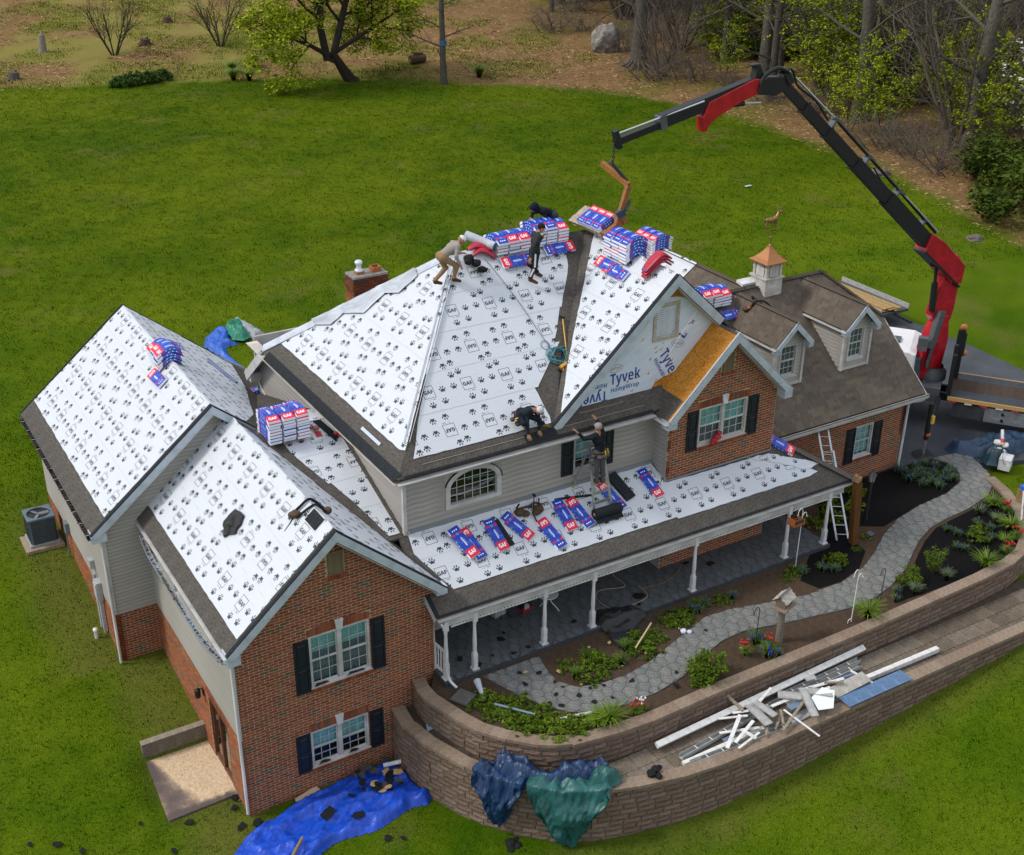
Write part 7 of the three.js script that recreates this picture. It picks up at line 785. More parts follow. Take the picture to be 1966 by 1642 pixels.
function leafCards(centres, n, size, spread, cols, seed, up = 0.35) { const r = rng(seed), P = new Float32Array(n * 18), N = new Float32Array(n * 18), C = new Float32Array(n * 18); for (let i = 0; i < n; i++) { const c = centres[Math.floor(r() * centres.length)], q = V(r() + r() + r() - 1.5, (r() + r() + r() - 1.5) * 0.7, r() + r() + r() - 1.5).multiplyScalar(spread).add(c), nn = V(r() - 0.5, r() * 0.9 - 0.2 + up, r() - 0.5).normalize(), t = nn.clone().cross(V(r() - 0.5, r() - 0.5, r() - 0.5)).normalize(), b = nn.clone().cross(t), s = size * (0.6 + 0.8 * r()), k = cols[Math.floor(r() * cols.length)], m = 0.75 + 0.5 * r(), v = [q.clone().addScaledVector(t, -s), q.clone().addScaledVector(b, -s * 0.55), q.clone().addScaledVector(t, s), q.clone().addScaledVector(b, s * 0.55)]; [0, 1, 2, 0, 2, 3].forEach((a, e) => { const o = i * 18 + e * 3; P.set(v[a].toArray(), o); N.set(nn.toArray(), o); C.set([k[0] * m, k[1] * m, k[2] * m], o); }); } const g = new THREE.BufferGeometry(); g.setAttribute('position', new THREE.BufferAttribute(P, 3)); g.setAttribute('normal', new THREE.BufferAttribute(N, 3)); g.setAttribute('color', new THREE.BufferAttribute(C, 3)); return g; }
const place = (o, x, z, ry = 0, s = 1) => { o.position.set(x, groundY(x, z), z); o.rotation.y = ry; o.scale.setScalar(s); return o; };
const lime = [[0.30, 0.37, 0.012], [0.21, 0.28, 0.010], [0.40, 0.45, 0.02], [0.15, 0.20, 0.008]], deep = [[0.045, 0.075, 0.008], [0.065, 0.10, 0.012], [0.03, 0.055, 0.006], [0.085, 0.12, 0.012]], young = [[0.10, 0.17, 0.012], [0.07, 0.125, 0.010], [0.14, 0.21, 0.018], [0.05, 0.09, 0.008]];
{ // the broad leafy tree on the left of the far edge, with its leaning double trunk
  const t = thing('leafy_tree', 'broad bright green tree with a leaning forked trunk at the far lawn edge', 'tree'), A = twigs({ seed: 5, base: [0.3, -0.2, 0], lean: [-0.75, 1, 0.15], h: 3.2, r: 0.55, levels: 1, kids: [0], angle: [0], shrink: [0], thin: [0], up: 0.3, bendy: 0.3, first: 0.5 }), all = [...A.wood], tips = [];
  for (const [k, b, ln, h] of [[1, [-1.9, 1.9, 0.2], [-0.25, 1, 0], 9.5], [2, [-1.5, 1.7, 0.2], [0.35, 1, -0.2], 9], [3, [-1.8, 2.2, 0.3], [-0.9, 0.55, 0.2], 6.5], [4, [-1.5, 2.2, 0.0], [0.95, 0.6, 0.25], 7]]) { const B = twigs({ seed: 40 + k, base: b, lean: ln, h, r: k < 3 ? 0.34 : 0.2, flare: 1, levels: 3, kids: [9, 5, 4], angle: [0.95, 0.8, 0.7], shrink: [0.5, 0.5, 0.5], thin: [0.5, 0.55, 0.6], up: 0.25, bendy: 0.45, first: 0.22, minR: 0.02 }); all.push(...B.wood); tips.push(...B.tips); }
  mesh('trunk', merge(all), bark([0.06, 0.05, 0.042]), t); mesh('crown', leafCards(tips, 24000, 0.14, 0.6, [...lime, lime[1], lime[2]], 3), mLeaf, t); place(t, 36.6, -74.5);
}
{ const t = thing('bare_tree', 'tall bare tree with a blue band round its trunk at the far edge', 'tree'), A = twigs({ seed: 9, h: 15, r: 0.27, levels: 2, kids: [16, 5], angle: [1.25, 0.8], shrink: [0.16, 0.5], thin: [0.28, 0.6], up: 0.6, bendy: 0.15, first: 0.12, minR: 0.015 }); mesh('trunk', merge(A.wood), bark([0.135, 0.125, 0.11]), t); mesh('blue_band', rod([0, 3.1, 0], [0, 3.5, 0], 0.29, 0.29, 12), mat([0.03, 0.11, 0.26], 0.7), t); place(t, 43, -69.6); }
const bushGeo = [11, 12].map(s => { const all = []; for (let k = 0; k < 7; k++) { const a = k * 0.9 + s; all.push(...twigs({ seed: s * 31 + k, base: [cos(a) * 0.2, -0.1, sin(a) * 0.2], lean: [cos(a) * 0.5, 1, sin(a) * 0.5], h: 4.2, r: 0.07, flare: 1, levels: 2, kids: [8, 5], angle: [0.5, 0.6], shrink: [0.5, 0.5], thin: [0.5, 0.6], up: 0.3, bendy: 0.3, first: 0.25, minR: 0.012 }).wood); } return merge(all); });
[[21.7, -91.2, 'bare many-stemmed bush left on the rough field behind the lawn'], [31.0, -90.1, 'bare many-stemmed bush right on the rough field behind the lawn']].forEach(([x, z, l], i) => { const t = thing('bare_bush', l, 'bush'); mesh('stems', bushGeo[i], bark([0.09, 0.08, 0.06]), t); mesh('buds', leafCards([V(0, 3, 0), V(0.8, 2.6, 0.5), V(-0.8, 2.6, -0.3)], 260, 0.07, 1.1, lime, 5 + i), mLeaf, t); place(t, x, z); });
// the wood on the right
const bareV = [1, 2, 3, 4].map(s => merge(twigs({ seed: s * 13, h: 21 + s, r: 0.33 + 0.05 * s, levels: 3, kids: [17, 5, 4], angle: [1.15, 0.85, 0.8], shrink: [0.26, 0.5, 0.5], thin: [0.3, 0.55, 0.6], up: 0.5, droop: 0.22, bendy: 0.22, first: 0.14, minR: 0.018 }).wood)), bareM = [bark([0.15, 0.135, 0.115]), bark([0.125, 0.112, 0.10]), bark([0.17, 0.155, 0.13])];
const rw = rng(404), words = ['first', 'second', 'third', 'fourth', 'fifth', 'sixth', 'seventh', 'eighth', 'ninth', 'tenth', 'eleventh', 'twelfth', 'thirteenth', 'fourteenth', 'fifteenth', 'sixteenth', 'seventeenth', 'eighteenth'];
function bareTree(x, z, s, v, label, group) { const t = thing('bare_tree', label, 'tree', undefined, 0, group); mesh('trunk', bareV[v % 4], bareM[v % 3], t); return place(t, x, z, rw() * 6.3, s); }
{ const t = bareTree(59.7, -65.3, 1.15, 3, 'thick grey tree with a spread of pale roots right of the big boulder'); const g = []; for (let k = 0; k < 16; k++) { const a = k * 0.4; g.push(tube([[cos(a) * 0.3, 0.9, sin(a) * 0.3], [cos(a) * 0.8, 0.25, sin(a) * 0.8], [cos(a) * (1.3 + 0.5 * rw()), -0.15, sin(a) * (1.3 + 0.5 * rw())]], 0.085, 8, 5)); } mesh('root', merge(g), bark([0.22, 0.19, 0.16]), t); }
const frontRow = [[61.5, -50.2, 0.85], [64.5, -54.5, 0.95], [67.2, -55.8, 0.7], [61.9, -41.2, 1.05], [64.0, -42.3, 0.75], [62.1, -31.3, 1.35], [67.3, -32.2, 0.95], [65.9, -61.3, 0.7]].sort((a, b) => a[1] - b[1]);
frontRow.forEach(([x, z, s], i) => bareTree(x, z, s, i + 1, `${words[i]} bare tree from the left along the edge of the wood, past the rooted one`));
const back = []; for (const q of [[64, -86], [68, -90], [72, -84], [66, -96], [75, -92], [70, -78], [73, -74]]) back.push(q); for (let i = 0; i < 84; i++) { const a = rw(), x = 66 + rw() * 48, z = -100 + a * 78; if (x - 60 < -(z + 60) * 0.3 - 2) continue; back.push([x, z]); }
back.forEach(([x, z], i) => bareTree(x, z, 0.55 + 0.55 * rw(), i, 'slender bare grey tree standing deep in the wood on the right', 'bare trees deep in the wood'));
const sapV = [1, 2, 3].map(s => { const w = [], tips = []; for (let k = 0; k < 3; k++) { const a = k * 2.1 + s, B = twigs({ seed: s * 71 + k, base: [cos(a) * 0.2, -0.1, sin(a) * 0.2], lean: [cos(a) * 0.28, 1, sin(a) * 0.28], h: 6 + k, r: 0.07, flare: 1, levels: 2, kids: [11, 4], angle: [1.0, 0.8], shrink: [0.33, 0.5], thin: [0.45, 0.6], up: 0.3, bendy: 0.3, first: 0.15, minR: 0.012 }); w.push(...B.wood); tips.push(...B.tips); } return { w: merge(w), l: leafCards(tips, 3000, 0.115, 0.34, lime, s) }; }), sapM = bark([0.14, 0.125, 0.09]);
[[64.5, -47.0, 1.25, 'tallest lime green sapling left of centre at the edge of the wood'], [63.0, -45.0, 1.0, 'lime green sapling just right of the tallest one at the wood edge'], [66.5, -50.3, 1.1, 'lime green sapling behind the crane elbow'], [62.5, -43.0, 0.85, 'lime green sapling between the saplings and the forked bare trunk'], [60.3, -37.2, 0.8, 'low lime green sapling behind the middle of the crane boom'], [59.4, -39.6, 0.6, 'smallest lime green sapling overlapping the crane boom'], [66.1, -35.3, 0.95, 'lime green sapling between two bare trunks on the right'], [61.8, -29.6, 0.9, 'lime green sapling at the right end of the wood edge'], [63.5, -33.5, 0.7, 'lime green sapling in front of the thick bare trunk'], [69.5, -41, 0.9, 'lime green sapling deeper in the wood above the boom'], [62, -56.5, 0.55, 'thin yellow green sapling left of the crane elbow'], [66, -63, 0.7, 'thin yellow green sapling near the red-brown boulder'], [73, -60, 0.9, 'yellow green sapling deep behind the crane elbow'], [76, -48, 1.0, 'yellow green sapling deep in the wood top right'], [75, -66, 0.9, 'yellow green sapling deep in the wood top centre']].forEach(([x, z, s, l], i) => { const t = thing('sapling', l, 'sapling'), v = sapV[i % 3]; mesh('stems', v.w, sapM, t); mesh('foliage', v.l, mLeaf, t); place(t, x, z, i * 1.7, s); });
const brushV = [1, 2].map(s => { const w = []; for (let k = 0; k < 15; k++) { const a = k * 0.42 + s, rr = 1.2 * rw(); w.push(...twigs({ seed: s * 91 + k, base: [cos(a) * rr, -0.1, sin(a) * rr], lean: [cos(a * 3) * 0.9, 0.8, sin(a * 3) * 0.9], h: 2.4, r: 0.035, flare: 1, levels: 2, kids: [6, 4], angle: [0.8, 0.9], shrink: [0.55, 0.5], thin: [0.6, 0.7], up: 0, droop: 0.25, bendy: 0.8, first: 0.15, minR: 0.01 }).wood); } return merge(w); }), brushM = bark([0.21, 0.175, 0.145]);
const brushPts = [[58.1, -61.3], [60.4, -58.6], [61.5, -62.9], [58.4, -32.4], [56.8, -29.1], [60.5, -49.7], [58.2, -35.6], [59.9, -79.4], [62.4, -77.8], [64, -74], [61.2, -54.9], [60.7, -44.6], [60, -28], [62.5, -69], [66, -71]]; for (let i = 0; i < 34; i++) brushPts.push([66 + rw() * 34, -92 + rw() * 64]);
brushPts.forEach(([x, z], i) => { const t = thing('brush', i < 15 ? 'tangled heap of bare brown brush at the edge of the wood' : 'tangled bare brush between the trees deep in the wood', 'brush', undefined, 0, i < 15 ? 'brush along the wood edge' : 'brush deep in the wood'); mesh('twigs', brushV[i % 2], brushM, t); place(t, x, z, i * 2.1, 0.7 + 0.6 * rw()); });
const darkV = [1, 2].map(s => { const c = []; for (let k = 0; k < 26; k++) { const a = rw() * 6.3, q = Math.sqrt(rw()) * 2.4; c.push(V(cos(a) * q, 0.3 + rw() * (2.2 - q * 0.6), sin(a) * q)); } return leafCards(c, 3000, 0.13, 0.55, deep, s * 5); });
const darkPts = [[59.5, -26.6], [57.9, -23.6], [71.1, -38.3], [71.7, -43.9], [69.8, -62.5], [72.5, -70.2], [78, -65], [80, -44.6], [75.7, -52.2], [76, -46.4], [54.0, -19.6], [60.5, -23]]; for (let i = 0; i < 40; i++) darkPts.push([70 + rw() * 44, -98 + rw() * 72]);
darkPts.forEach(([x, z], i) => { const t = single('evergreen_shrub', darkV[i % 2], mLeaf, i < 12 ? 'dark green shrub near the front of the wood' : 'dark green undergrowth shrub deep in the wood', 'shrub', i < 12 ? 'dark shrubs near the wood edge' : 'dark undergrowth deep in the wood'); place(t, x, z, i, 0.7 + 0.8 * rw()); });
for (let i = 0; i < 44; i++) { const x = 59 + rw() * 34, z = -96 + rw() * 68; if (x - 60 < -(z + 60) * 0.25 - 3) continue; const t = thing('bare_bush', 'tall thin bare sapling standing among the trees of the wood', 'sapling', undefined, 0, 'bare saplings in the wood'); mesh('stems', bushGeo[i % 2], brushM, t); place(t, x, z, i, 1.1 + 1.3 * rw()); }
{ const t = thing('dogwood', 'small tree with white blossom at the right border of the picture', 'tree'), A = twigs({ seed: 77, h: 7, r: 0.14, levels: 2, kids: [10, 5], angle: [1.1, 0.8], shrink: [0.4, 0.5], thin: [0.4, 0.6], up: 0.3, bendy: 0.3, first: 0.2, minR: 0.015 }); mesh('trunk', merge(A.wood), bark([0.1, 0.09, 0.08]), t); mesh('blossom', leafCards(A.tips, 900, 0.13, 0.3, [[0.7, 0.7, 0.66], [0.62, 0.63, 0.58]], 4, 0.7), mLeaf, t); place(t, 61.2, -25.3); }
function rock(r, seed, sx, sy, sz) { const g = new THREE.IcosahedronGeometry(r, 5), p = g.attributes.position; for (let i = 0; i < p.count; i++) { const a = V(p.getX(i), p.getY(i), p.getZ(i)).normalize(), n = 1 + 0.45 * fbm(a.x * 1.4 + seed, a.y * 1.4, a.z * 1.4 + seed * 3, 3) + 0.1 * fbm(a.x * 6, a.y * 6, a.z * 6 + seed); p.setXYZ(i, a.x * r * n * sx, a.y * r * n * sy, a.z * r * n * sz); } g.computeVertexNormals(); return g; }
place(single('boulder', rock(1.35, 3, 1, 1.15, 0.9), mat([0.34, 0.31, 0.29], 0.95, { tex: 'grit', m: 1, bump: 0.05, bm: 0.7 }), 'large pale grey boulder at the edge of the wood beside the rooted tree', 'boulder'), 60.2, -71).position.y += 0.8;
place(single('boulder', rock(0.9, 8, 1, 1, 0.9), mat([0.19, 0.125, 0.095], 0.95, { tex: 'grit', m: 1, bump: 0.04, bm: 0.6 }), 'red-brown boulder among rubble in the wood', 'boulder'), 69.8, -69.8).position.y += 0.5;
for (const [x, z, s, l] of [[67.5, -69, 0.5, 'small grey rock left of the red-brown boulder'], [68.2, -67.2, 0.45, 'small grey rock in front of the red-brown boulder'], [53.9, -31.1, 0.55, 'grey stone lying in the leaves near the right lawn edge'], [48.6, -19, 0.4, 'flat grey stone at the lawn edge near the right border']]) place(single('rock', rock(s, x, 1.2, 0.7, 1), mat([0.2, 0.175, 0.16], 0.95, { tex: 'grit', m: 0.7, bump: 0.03, bm: 0.4 }), l, 'rock'), x, z);
for (const [x, z, h, r, l, c] of [[16.4, -94.7, 1.5, 0.35, 'pale upright stump on the far left field', [0.36, 0.32, 0.28]], [25.1, -93.5, 0.5, 0.55, 'broad brown stump right of the left bare bush', [0.12, 0.085, 0.06]], [29.4, -100.6, 0.5, 0.5, 'brown stump near the top of the field', [0.14, 0.10, 0.07]], [12.3, -87.4, 0.6, 0.55, 'grey broken stump at the far left lawn edge', [0.16, 0.14, 0.125]]]) { const g = rock(1, x, r, h / 1.6, r), t = thing('stump', l, 'stump'); mesh('wood', merge([rod([0, -0.2, 0], [0.06, h, 0.05], r, r * 0.75, 11), ...[0, 1, 2, 3, 4].map(k => rod([0, 0.2, 0], [cos(k * 1.3) * r * 1.6, -0.1, sin(k * 1.3) * r * 1.6], r * 0.3, r * 0.12, 6)), rod([r * 0.3, h * 0.7, 0], [r * 0.5, h * 1.3, 0.1], r * 0.35, r * 0.1, 6)]), bark(c, 0.4), t); place(t, x, z); }
{ const t = thing('log', 'short cut log lying left of the banded bare tree', 'log'); mesh('bark', merge([rod([-0.7, 0.35, 0], [0.7, 0.4, 0.1], 0.38, 0.36, 12), rod([-0.3, 0.8, 0], [0.5, 0.75, 0.05], 0.2, 0.18, 9)]), bark([0.14, 0.10, 0.07]), t); mesh('cut_end', rod([0.7, 0.4, 0.1], [0.71, 0.4, 0.1], 0.34, 0.34, 12), mat([0.33, 0.22, 0.13], 0.8), t); place(t, 44, -76.4); }
// grass-like garden plants
function blades(n, h, spread, w, seed, cols) { const r = rng(seed), P = [], C = [], N = []; for (let i = 0; i < n; i++) { const a = r() * 6.28, R0 = r() * 0.07, L = h * (0.7 + 0.5 * r()), out = spread * (0.35 + 0.8 * r()), k = cols[Math.floor(r() * cols.length)], m = 0.8 + 0.4 * r(), dx = cos(a), dz = sin(a), S = 4, pt = t => V(dx * (R0 + out * t * t * 0.9 + out * 0.1 * t), L * (t * 1.35 - 0.62 * t * t), dz * (R0 + out * t * t * 0.9 + out * 0.1 * t)), wd = t => w * (1 - t * 0.85) * (0.7 + 0.6 * Math.min(1, t * 4)); for (let s = 0; s < S; s++) { const t0 = s / S, t1 = (s + 1) / S, p0 = pt(t0), p1 = pt(t1), sx = -dz, sz = dx, v = [p0.clone().add(V(sx * wd(t0), 0, sz * wd(t0))), p0.clone().add(V(-sx * wd(t0), 0, -sz * wd(t0))), p1.clone().add(V(-sx * wd(t1), 0, -sz * wd(t1))), p1.clone().add(V(sx * wd(t1), 0, sz * wd(t1)))]; const fl = v[1].clone().sub(v[0]).cross(v[2].clone().sub(v[0])).y < 0; for (const q of fl ? [0, 2, 1, 0, 3, 2] : [0, 1, 2, 0, 2, 3]) { P.push(...v[q].toArray()); C.push(...k.map(e => e * m * (0.75 + 0.35 * t0))); N.push(dx * 0.4, 0.9, dz * 0.4); } } } const g = new THREE.BufferGeometry(); g.setAttribute('position', new THREE.Float32BufferAttribute(P, 3)); g.setAttribute('normal', new THREE.Float32BufferAttribute(N, 3)); g.setAttribute('color', new THREE.Float32BufferAttribute(C, 3)); return g; }
const lilyG = [1, 2, 3].map(s => blades(150, 0.50, 0.46, 0.015, s, [[0.15, 0.25, 0.022], [0.20, 0.31, 0.03], [0.10, 0.185, 0.015]])), tuftG = [4, 5].map(s => blades(60, 0.30, 0.2, 0.011, s, [[0.12, 0.2, 0.03], [0.09, 0.16, 0.025]])), greyG = [6, 7].map(s => blades(90, 0.42, 0.24, 0.010, s, [[0.16, 0.22, 0.12], [0.12, 0.18, 0.09], [0.2, 0.25, 0.14]]));
const dome = (R, h, n, seed) => { const r = rng(seed), c = []; for (let i = 0; i < n; i++) { const a = r() * 6.3, q = Math.sqrt(r()); c.push(V(cos(a) * q * R, h * (0.25 + 0.75 * r()) * (1 - 0.6 * q * q), sin(a) * q * R)); } return c; };
const shrubG = [1, 2, 3].map(s => ({ l: leafCards(dome(0.36, 0.6, 40, s), 900, 0.034, 0.09, young, s), w: merge([0, 1, 2, 3, 4, 5].map(k => rod([0, -0.03, 0], [cos(k + s) * 0.25, 0.42, sin(k + s) * 0.25], 0.012, 0.005, 4))) })), coverG = [1, 2, 3].map(s => leafCards(dome(0.34, 0.16, 40, s + 9), 620, 0.030, 0.05, s === 2 ? [[0.15, 0.22, 0.02], [0.11, 0.17, 0.015], [0.2, 0.26, 0.03]] : young, s + 20));
const gy = 2.475, put = (n, geo, l, c, x, z, s = 1, g, ry = x * 7) => { const o = single(n, geo, mLeaf, l, c, g); o.position.set(x, gy, z); o.rotation.y = ry; o.scale.setScalar(s); return o; };
[[17.35, 4.02, 1.15, 'big daylily clump beside the front white double hook'], [25.58, 1.55, 1.0, 'daylily clump at the far right corner of the bed by the path'], [22.46, 3.9, 1.05, 'daylily clump near the wall in the dark mulch bed'], [24.86, 2.85, 1.1, 'daylily clump between the red tulips on the right'], [8.3, 4.05, 1.1, 'daylily clump left of the red and white tulips at the wall'], [7.95, 4.0, 0.8, 'smaller daylily clump touching the clump by the tulips'], [24.1, 3.3, 0.7, 'small daylily clump behind the right tulips']].forEach(([x, z, s, l], i) => put('daylily', lilyG[i % 3], l, 'daylily', x, z, s));
[[19.75, 3.35, 1.0, 'small round bush at the left end of the right mulch bed'], [23.47, 2.7, 1.0, 'bright low bush in the middle of the right mulch bed'], [11.66, 3.85, 1.5, 'round green bush between path and wall left of the gutter pile'], [11.35, 3.95, 0.9, 'smaller green bush touching the round bush by the path']].forEach(([x, z, s, l], i) => { const t = thing('garden_bush', l, 'bush'); mesh('stems', shrubG[i % 3].w, sapM, t); mesh('foliage', shrubG[i % 3].l, mLeaf, t); t.position.set(x, gy, z); t.rotation.y = i; t.scale.setScalar(s); });
{ const t = thing('garden_bush', 'spiky loose bush with bare twigs in the right mulch bed', 'bush'), c = [], w = []; for (let k = 0; k < 6; k++) { const a = k * 1.05, e = V(cos(a) * 0.45, 0.75 + 0.35 * rw(), sin(a) * 0.3); w.push(rod([0, 0, 0], e, 0.014, 0.006, 5), rod(e.clone().multiplyScalar(0.6), e.clone().multiplyScalar(0.6).add(V(0.2 * cos(k * 3), 0.3, 0.2 * sin(k * 3))), 0.008, 0.004, 4)); for (let q = 0; q < 9; q++) c.push(e.clone().multiplyScalar(0.2 + 0.08 * q)); } mesh('stems', merge(w), bark([0.16, 0.11, 0.07]), t); mesh('foliage', leafCards(c, 700, 0.035, 0.09, young, 8), mLeaf, t); t.position.set(20.75, gy, 3.35); }
[[19.45, 3.85, 'grey green lavender tuft at the wall left in the mulch bed'], [20.85, 3.8, 'grey green lavender tuft at the wall under the spiky bush'], [24.84, 2.3, 'grey green tuft behind the right daylilies'], [24.75, 1.65, 'grey green tuft by the path in the right bed'], [13.92, 4.1, 'small grey green tuft right of the birdhouse post']].forEach(([x, z, l], i) => put('lavender', greyG[i % 2], l, 'lavender', x, z, i === 4 ? 0.6 : 1.05));
[[18.69, 1.35, 1.1, 'bright yellow green creeping plant in the dark mulch left of the path'], [18.95, 1.3, 0.8, 'small creeping plant right of the bright yellow green one'], [17.17, 1.15, 1.0, 'leafy ground plant at the foot of the rear white hook'], [16.7, 1.35, 0.6, 'small ground plant left of the rear white hook'], [20.54, 0.82, 0.6, 'small green plant by the timber support'], [19.72, 1.18, 0.5, 'tiny green plant in front of the timber support'], [14.26, 1.27, 0.9, 'ground cover left of the rear bed flowers'], [21.6, -0.75, 1.2, 'ground cover beside the black lamp post'], [22.3, -1.55, 1.3, 'ground cover under the garage window'], [20.4, -0.6, 1.4, 'ground cover behind the timber support'], [19.6, -0.6, 1.3, 'ground cover behind the ladder foot'], [20.9, -1.4, 1.3, 'ground cover along the garage wall']].forEach(([x, z, s, l], i) => put('ground_cover', coverG[i % 3], l, 'ground cover', x, z, s));
const gc = 'ground cover in the small bed by the porch steps'; [[5.85, 1.75], [6.14, 1.79], [6.38, 2.55], [6.66, 3.0], [6.1, 2.5], [6.3, 3.1], [7.03, 3.36], [7.5, 3.55], [7.3, 3.85], [6.6, 2.2], [6.85, 3.7], [6.95, 2.95], [5.95, 2.2]].forEach(([x, z], i) => put('ground_cover', coverG[i % 3], 'low leafy ground cover between the path and the curved wall', 'ground cover', x, z, 1 + 0.5 * rw(), 'ground cover at the curved wall'));
[[8.6, 1.6], [8.55, 2.1], [9.41, 1.75], [9.58, 2.05], [9.34, 1.45], [10.9, 1.6], [10.9, 2.0], [10.4, 1.8], [11.5, 1.7], [8.95, 2.3], [10.0, 2.2], [12.3, 1.3], [12.9, 1.15], [13.4, 1.1], [12.6, 1.45]].forEach(([x, z], i) => put('ground_cover', i % 3 === 1 ? tuftG[i % 2] : coverG[i % 3], 'low green plant in the bed between porch and path', 'ground cover', x, z, 0.9 + 0.6 * rw(), 'plants between porch and path'));
const cone = (n, h, col, r, seed, cup) => { const q = rng(seed), st = [], fl = []; for (let i = 0; i < n; i++) { const a = q() * 6.3, d = Math.sqrt(q()) * r, x = cos(a) * d, z = sin(a) * d, y = h * (0.75 + 0.4 * q()); st.push(rod([x * 0.6, 0, z * 0.6], [x, y, z], 0.006, 0.005, 4)); fl.push(cup ? ball(0.042, x, y + 0.03, z, 0.85, 1.15, 0.85, 8, 6) : lathe([[0, -0.02], [0.013, 0], [0.011, 0.045], [0.003, 0.075]], 6, x, y, z)); } return { st: merge(st), fl: merge(fl) }; };
const musc = [1, 2, 3].map(s => cone(11, 0.17, 0, 0.16, s)), tul = [1, 2].map(s => cone(8, 0.4, 0, 0.2, s + 5, true)), blueM = mat([0.035, 0.055, 0.24], 0.8), redM = mat([0.42, 0.008, 0.02], 0.45), stemM = mat([0.08, 0.15, 0.03], 0.7);
function flower(n, l, c, x, z, set, fm, s, leafG, g) { const t = thing(n, l, c, [x, gy, z], x * 5, g); mesh('stems', set.st, stemM, t); mesh('blooms', set.fl, fm, t); mesh('leaves', leafG, mLeaf, t); t.scale.setScalar(s); return t; }
[[24.66, -1.83], [24.71, -1.57], [24.51, -1.14], [25.73, -1.66], [25.20, -1.29], [25.94, -1.31], [25.93, -0.75], [25.83, -0.37], [25.05, -0.50], [24.99, -0.21], [24.62, -0.64], [25.33, -1.66], [25.14, -0.88], [26.25, -0.85], [25.5, -0.5], [25.5, -1.0], [24.9, -1.2]].forEach(([x, z], i) => flower('grape_hyacinth', 'grape hyacinth clump in the rounded bed at the garage corner', 'flowers', x, z, musc[i % 3], blueM, 1.15, tuftG[i % 2], 'grape hyacinths at the garage corner'));
[[23.05, 1.88], [23.11, 2.21], [22.47, 2.80], [22.61, 2.97], [19.02, 3.56], [18.65, 3.85], [23.84, 2.91], [24.3, 2.5], [24.2, 2.1]].forEach(([x, z], i) => flower('grape_hyacinth', 'grape hyacinth clump in the dark mulch right of the path', 'flowers', x, z, musc[i % 3], blueM, 0.95, tuftG[i % 2], 'grape hyacinths right of the path'));
[[17.96, 1.53], [18.23, 1.77], [13.65, 1.19], [13.16, 1.2], [17.3, 1.35], [14.6, 1.3], [13.3, 1.35]].forEach(([x, z], i) => flower('grape_hyacinth', 'grape hyacinth clump in the bed between porch and path', 'flowers', x, z, musc[i % 3], blueM, 1.0, tuftG[i % 2], 'grape hyacinths between porch and path'));
[[25.66, 2.05, 'red tulips beside the corner daylily at the right'], [24.6, 3.3, 'red tulips at the right end of the wall'], [23.6, 3.75, 'red tulips near the wall right of the daylily'], [13.92, 3.70, 'red tulips left of the birdhouse post'], [13.15, 3.6, 'red tulips left of the thin black hook'], [9.05, 4.12, 'red tulips at the wall beside the daylily clump']].forEach(([x, z, l], i) => flower('tulips', l, 'tulips', x, z, tul[i % 2], redM, 0.95, lilyG[i % 3].clone().scale(0.55, 0.7, 0.55)));
flower('tulips', 'white tulips at the wall right of the red ones', 'tulips', 9.3, 4.08, tul[0], mat([0.7, 0.66, 0.6], 0.5), 0.8, tuftG[0]); flower('hyacinth', 'deep blue flowers in front of the birdhouse post', 'flowers', 13.62, 4.0, musc[0], mat([0.02, 0.05, 0.42], 0.5), 1.7, tuftG[1]); flower('hyacinth', 'deep blue flowers beside the path left of the birdhouse', 'flowers', 13.75, 3.35, musc[1], mat([0.02, 0.06, 0.45], 0.5), 1.5, tuftG[0]);
[[29.0, -81.5], [28.3, -79.4], [29.4, -78.6], [31.1, -82.2], [46.5, -69.8]].forEach(([x, z], i) => { const o = single('grass_clump', lilyG[i % 3], mLeaf, ['dark green clump left behind the lawn edge', 'dark green clump at the lawn edge, nearest the lawn', 'dark green clump at the lawn edge right of the nearest', 'dark green clump deeper in the brown leaves', 'dark green clump right of the banded tree'][i], 'grass clump'); place(o, x, z, i, 2.4); });
[[19.4, -81.3], [20.3, -81.6], [21.2, -81.8], [22.1, -82], [23, -82.1]].forEach(([x, z], i) => place(single('bulb_foliage', merge([leafCards(dome(0.9, 0.9, 40, i), 900, 0.12, 0.2, [[0.05, 0.10, 0.02], [0.07, 0.13, 0.025], [0.035, 0.075, 0.015]], i, 0.1)]), mLeaf, 'dark green leafy hedge patch at the far left lawn edge', 'hedge', 'hedge patch at the far left'), x, z, i));
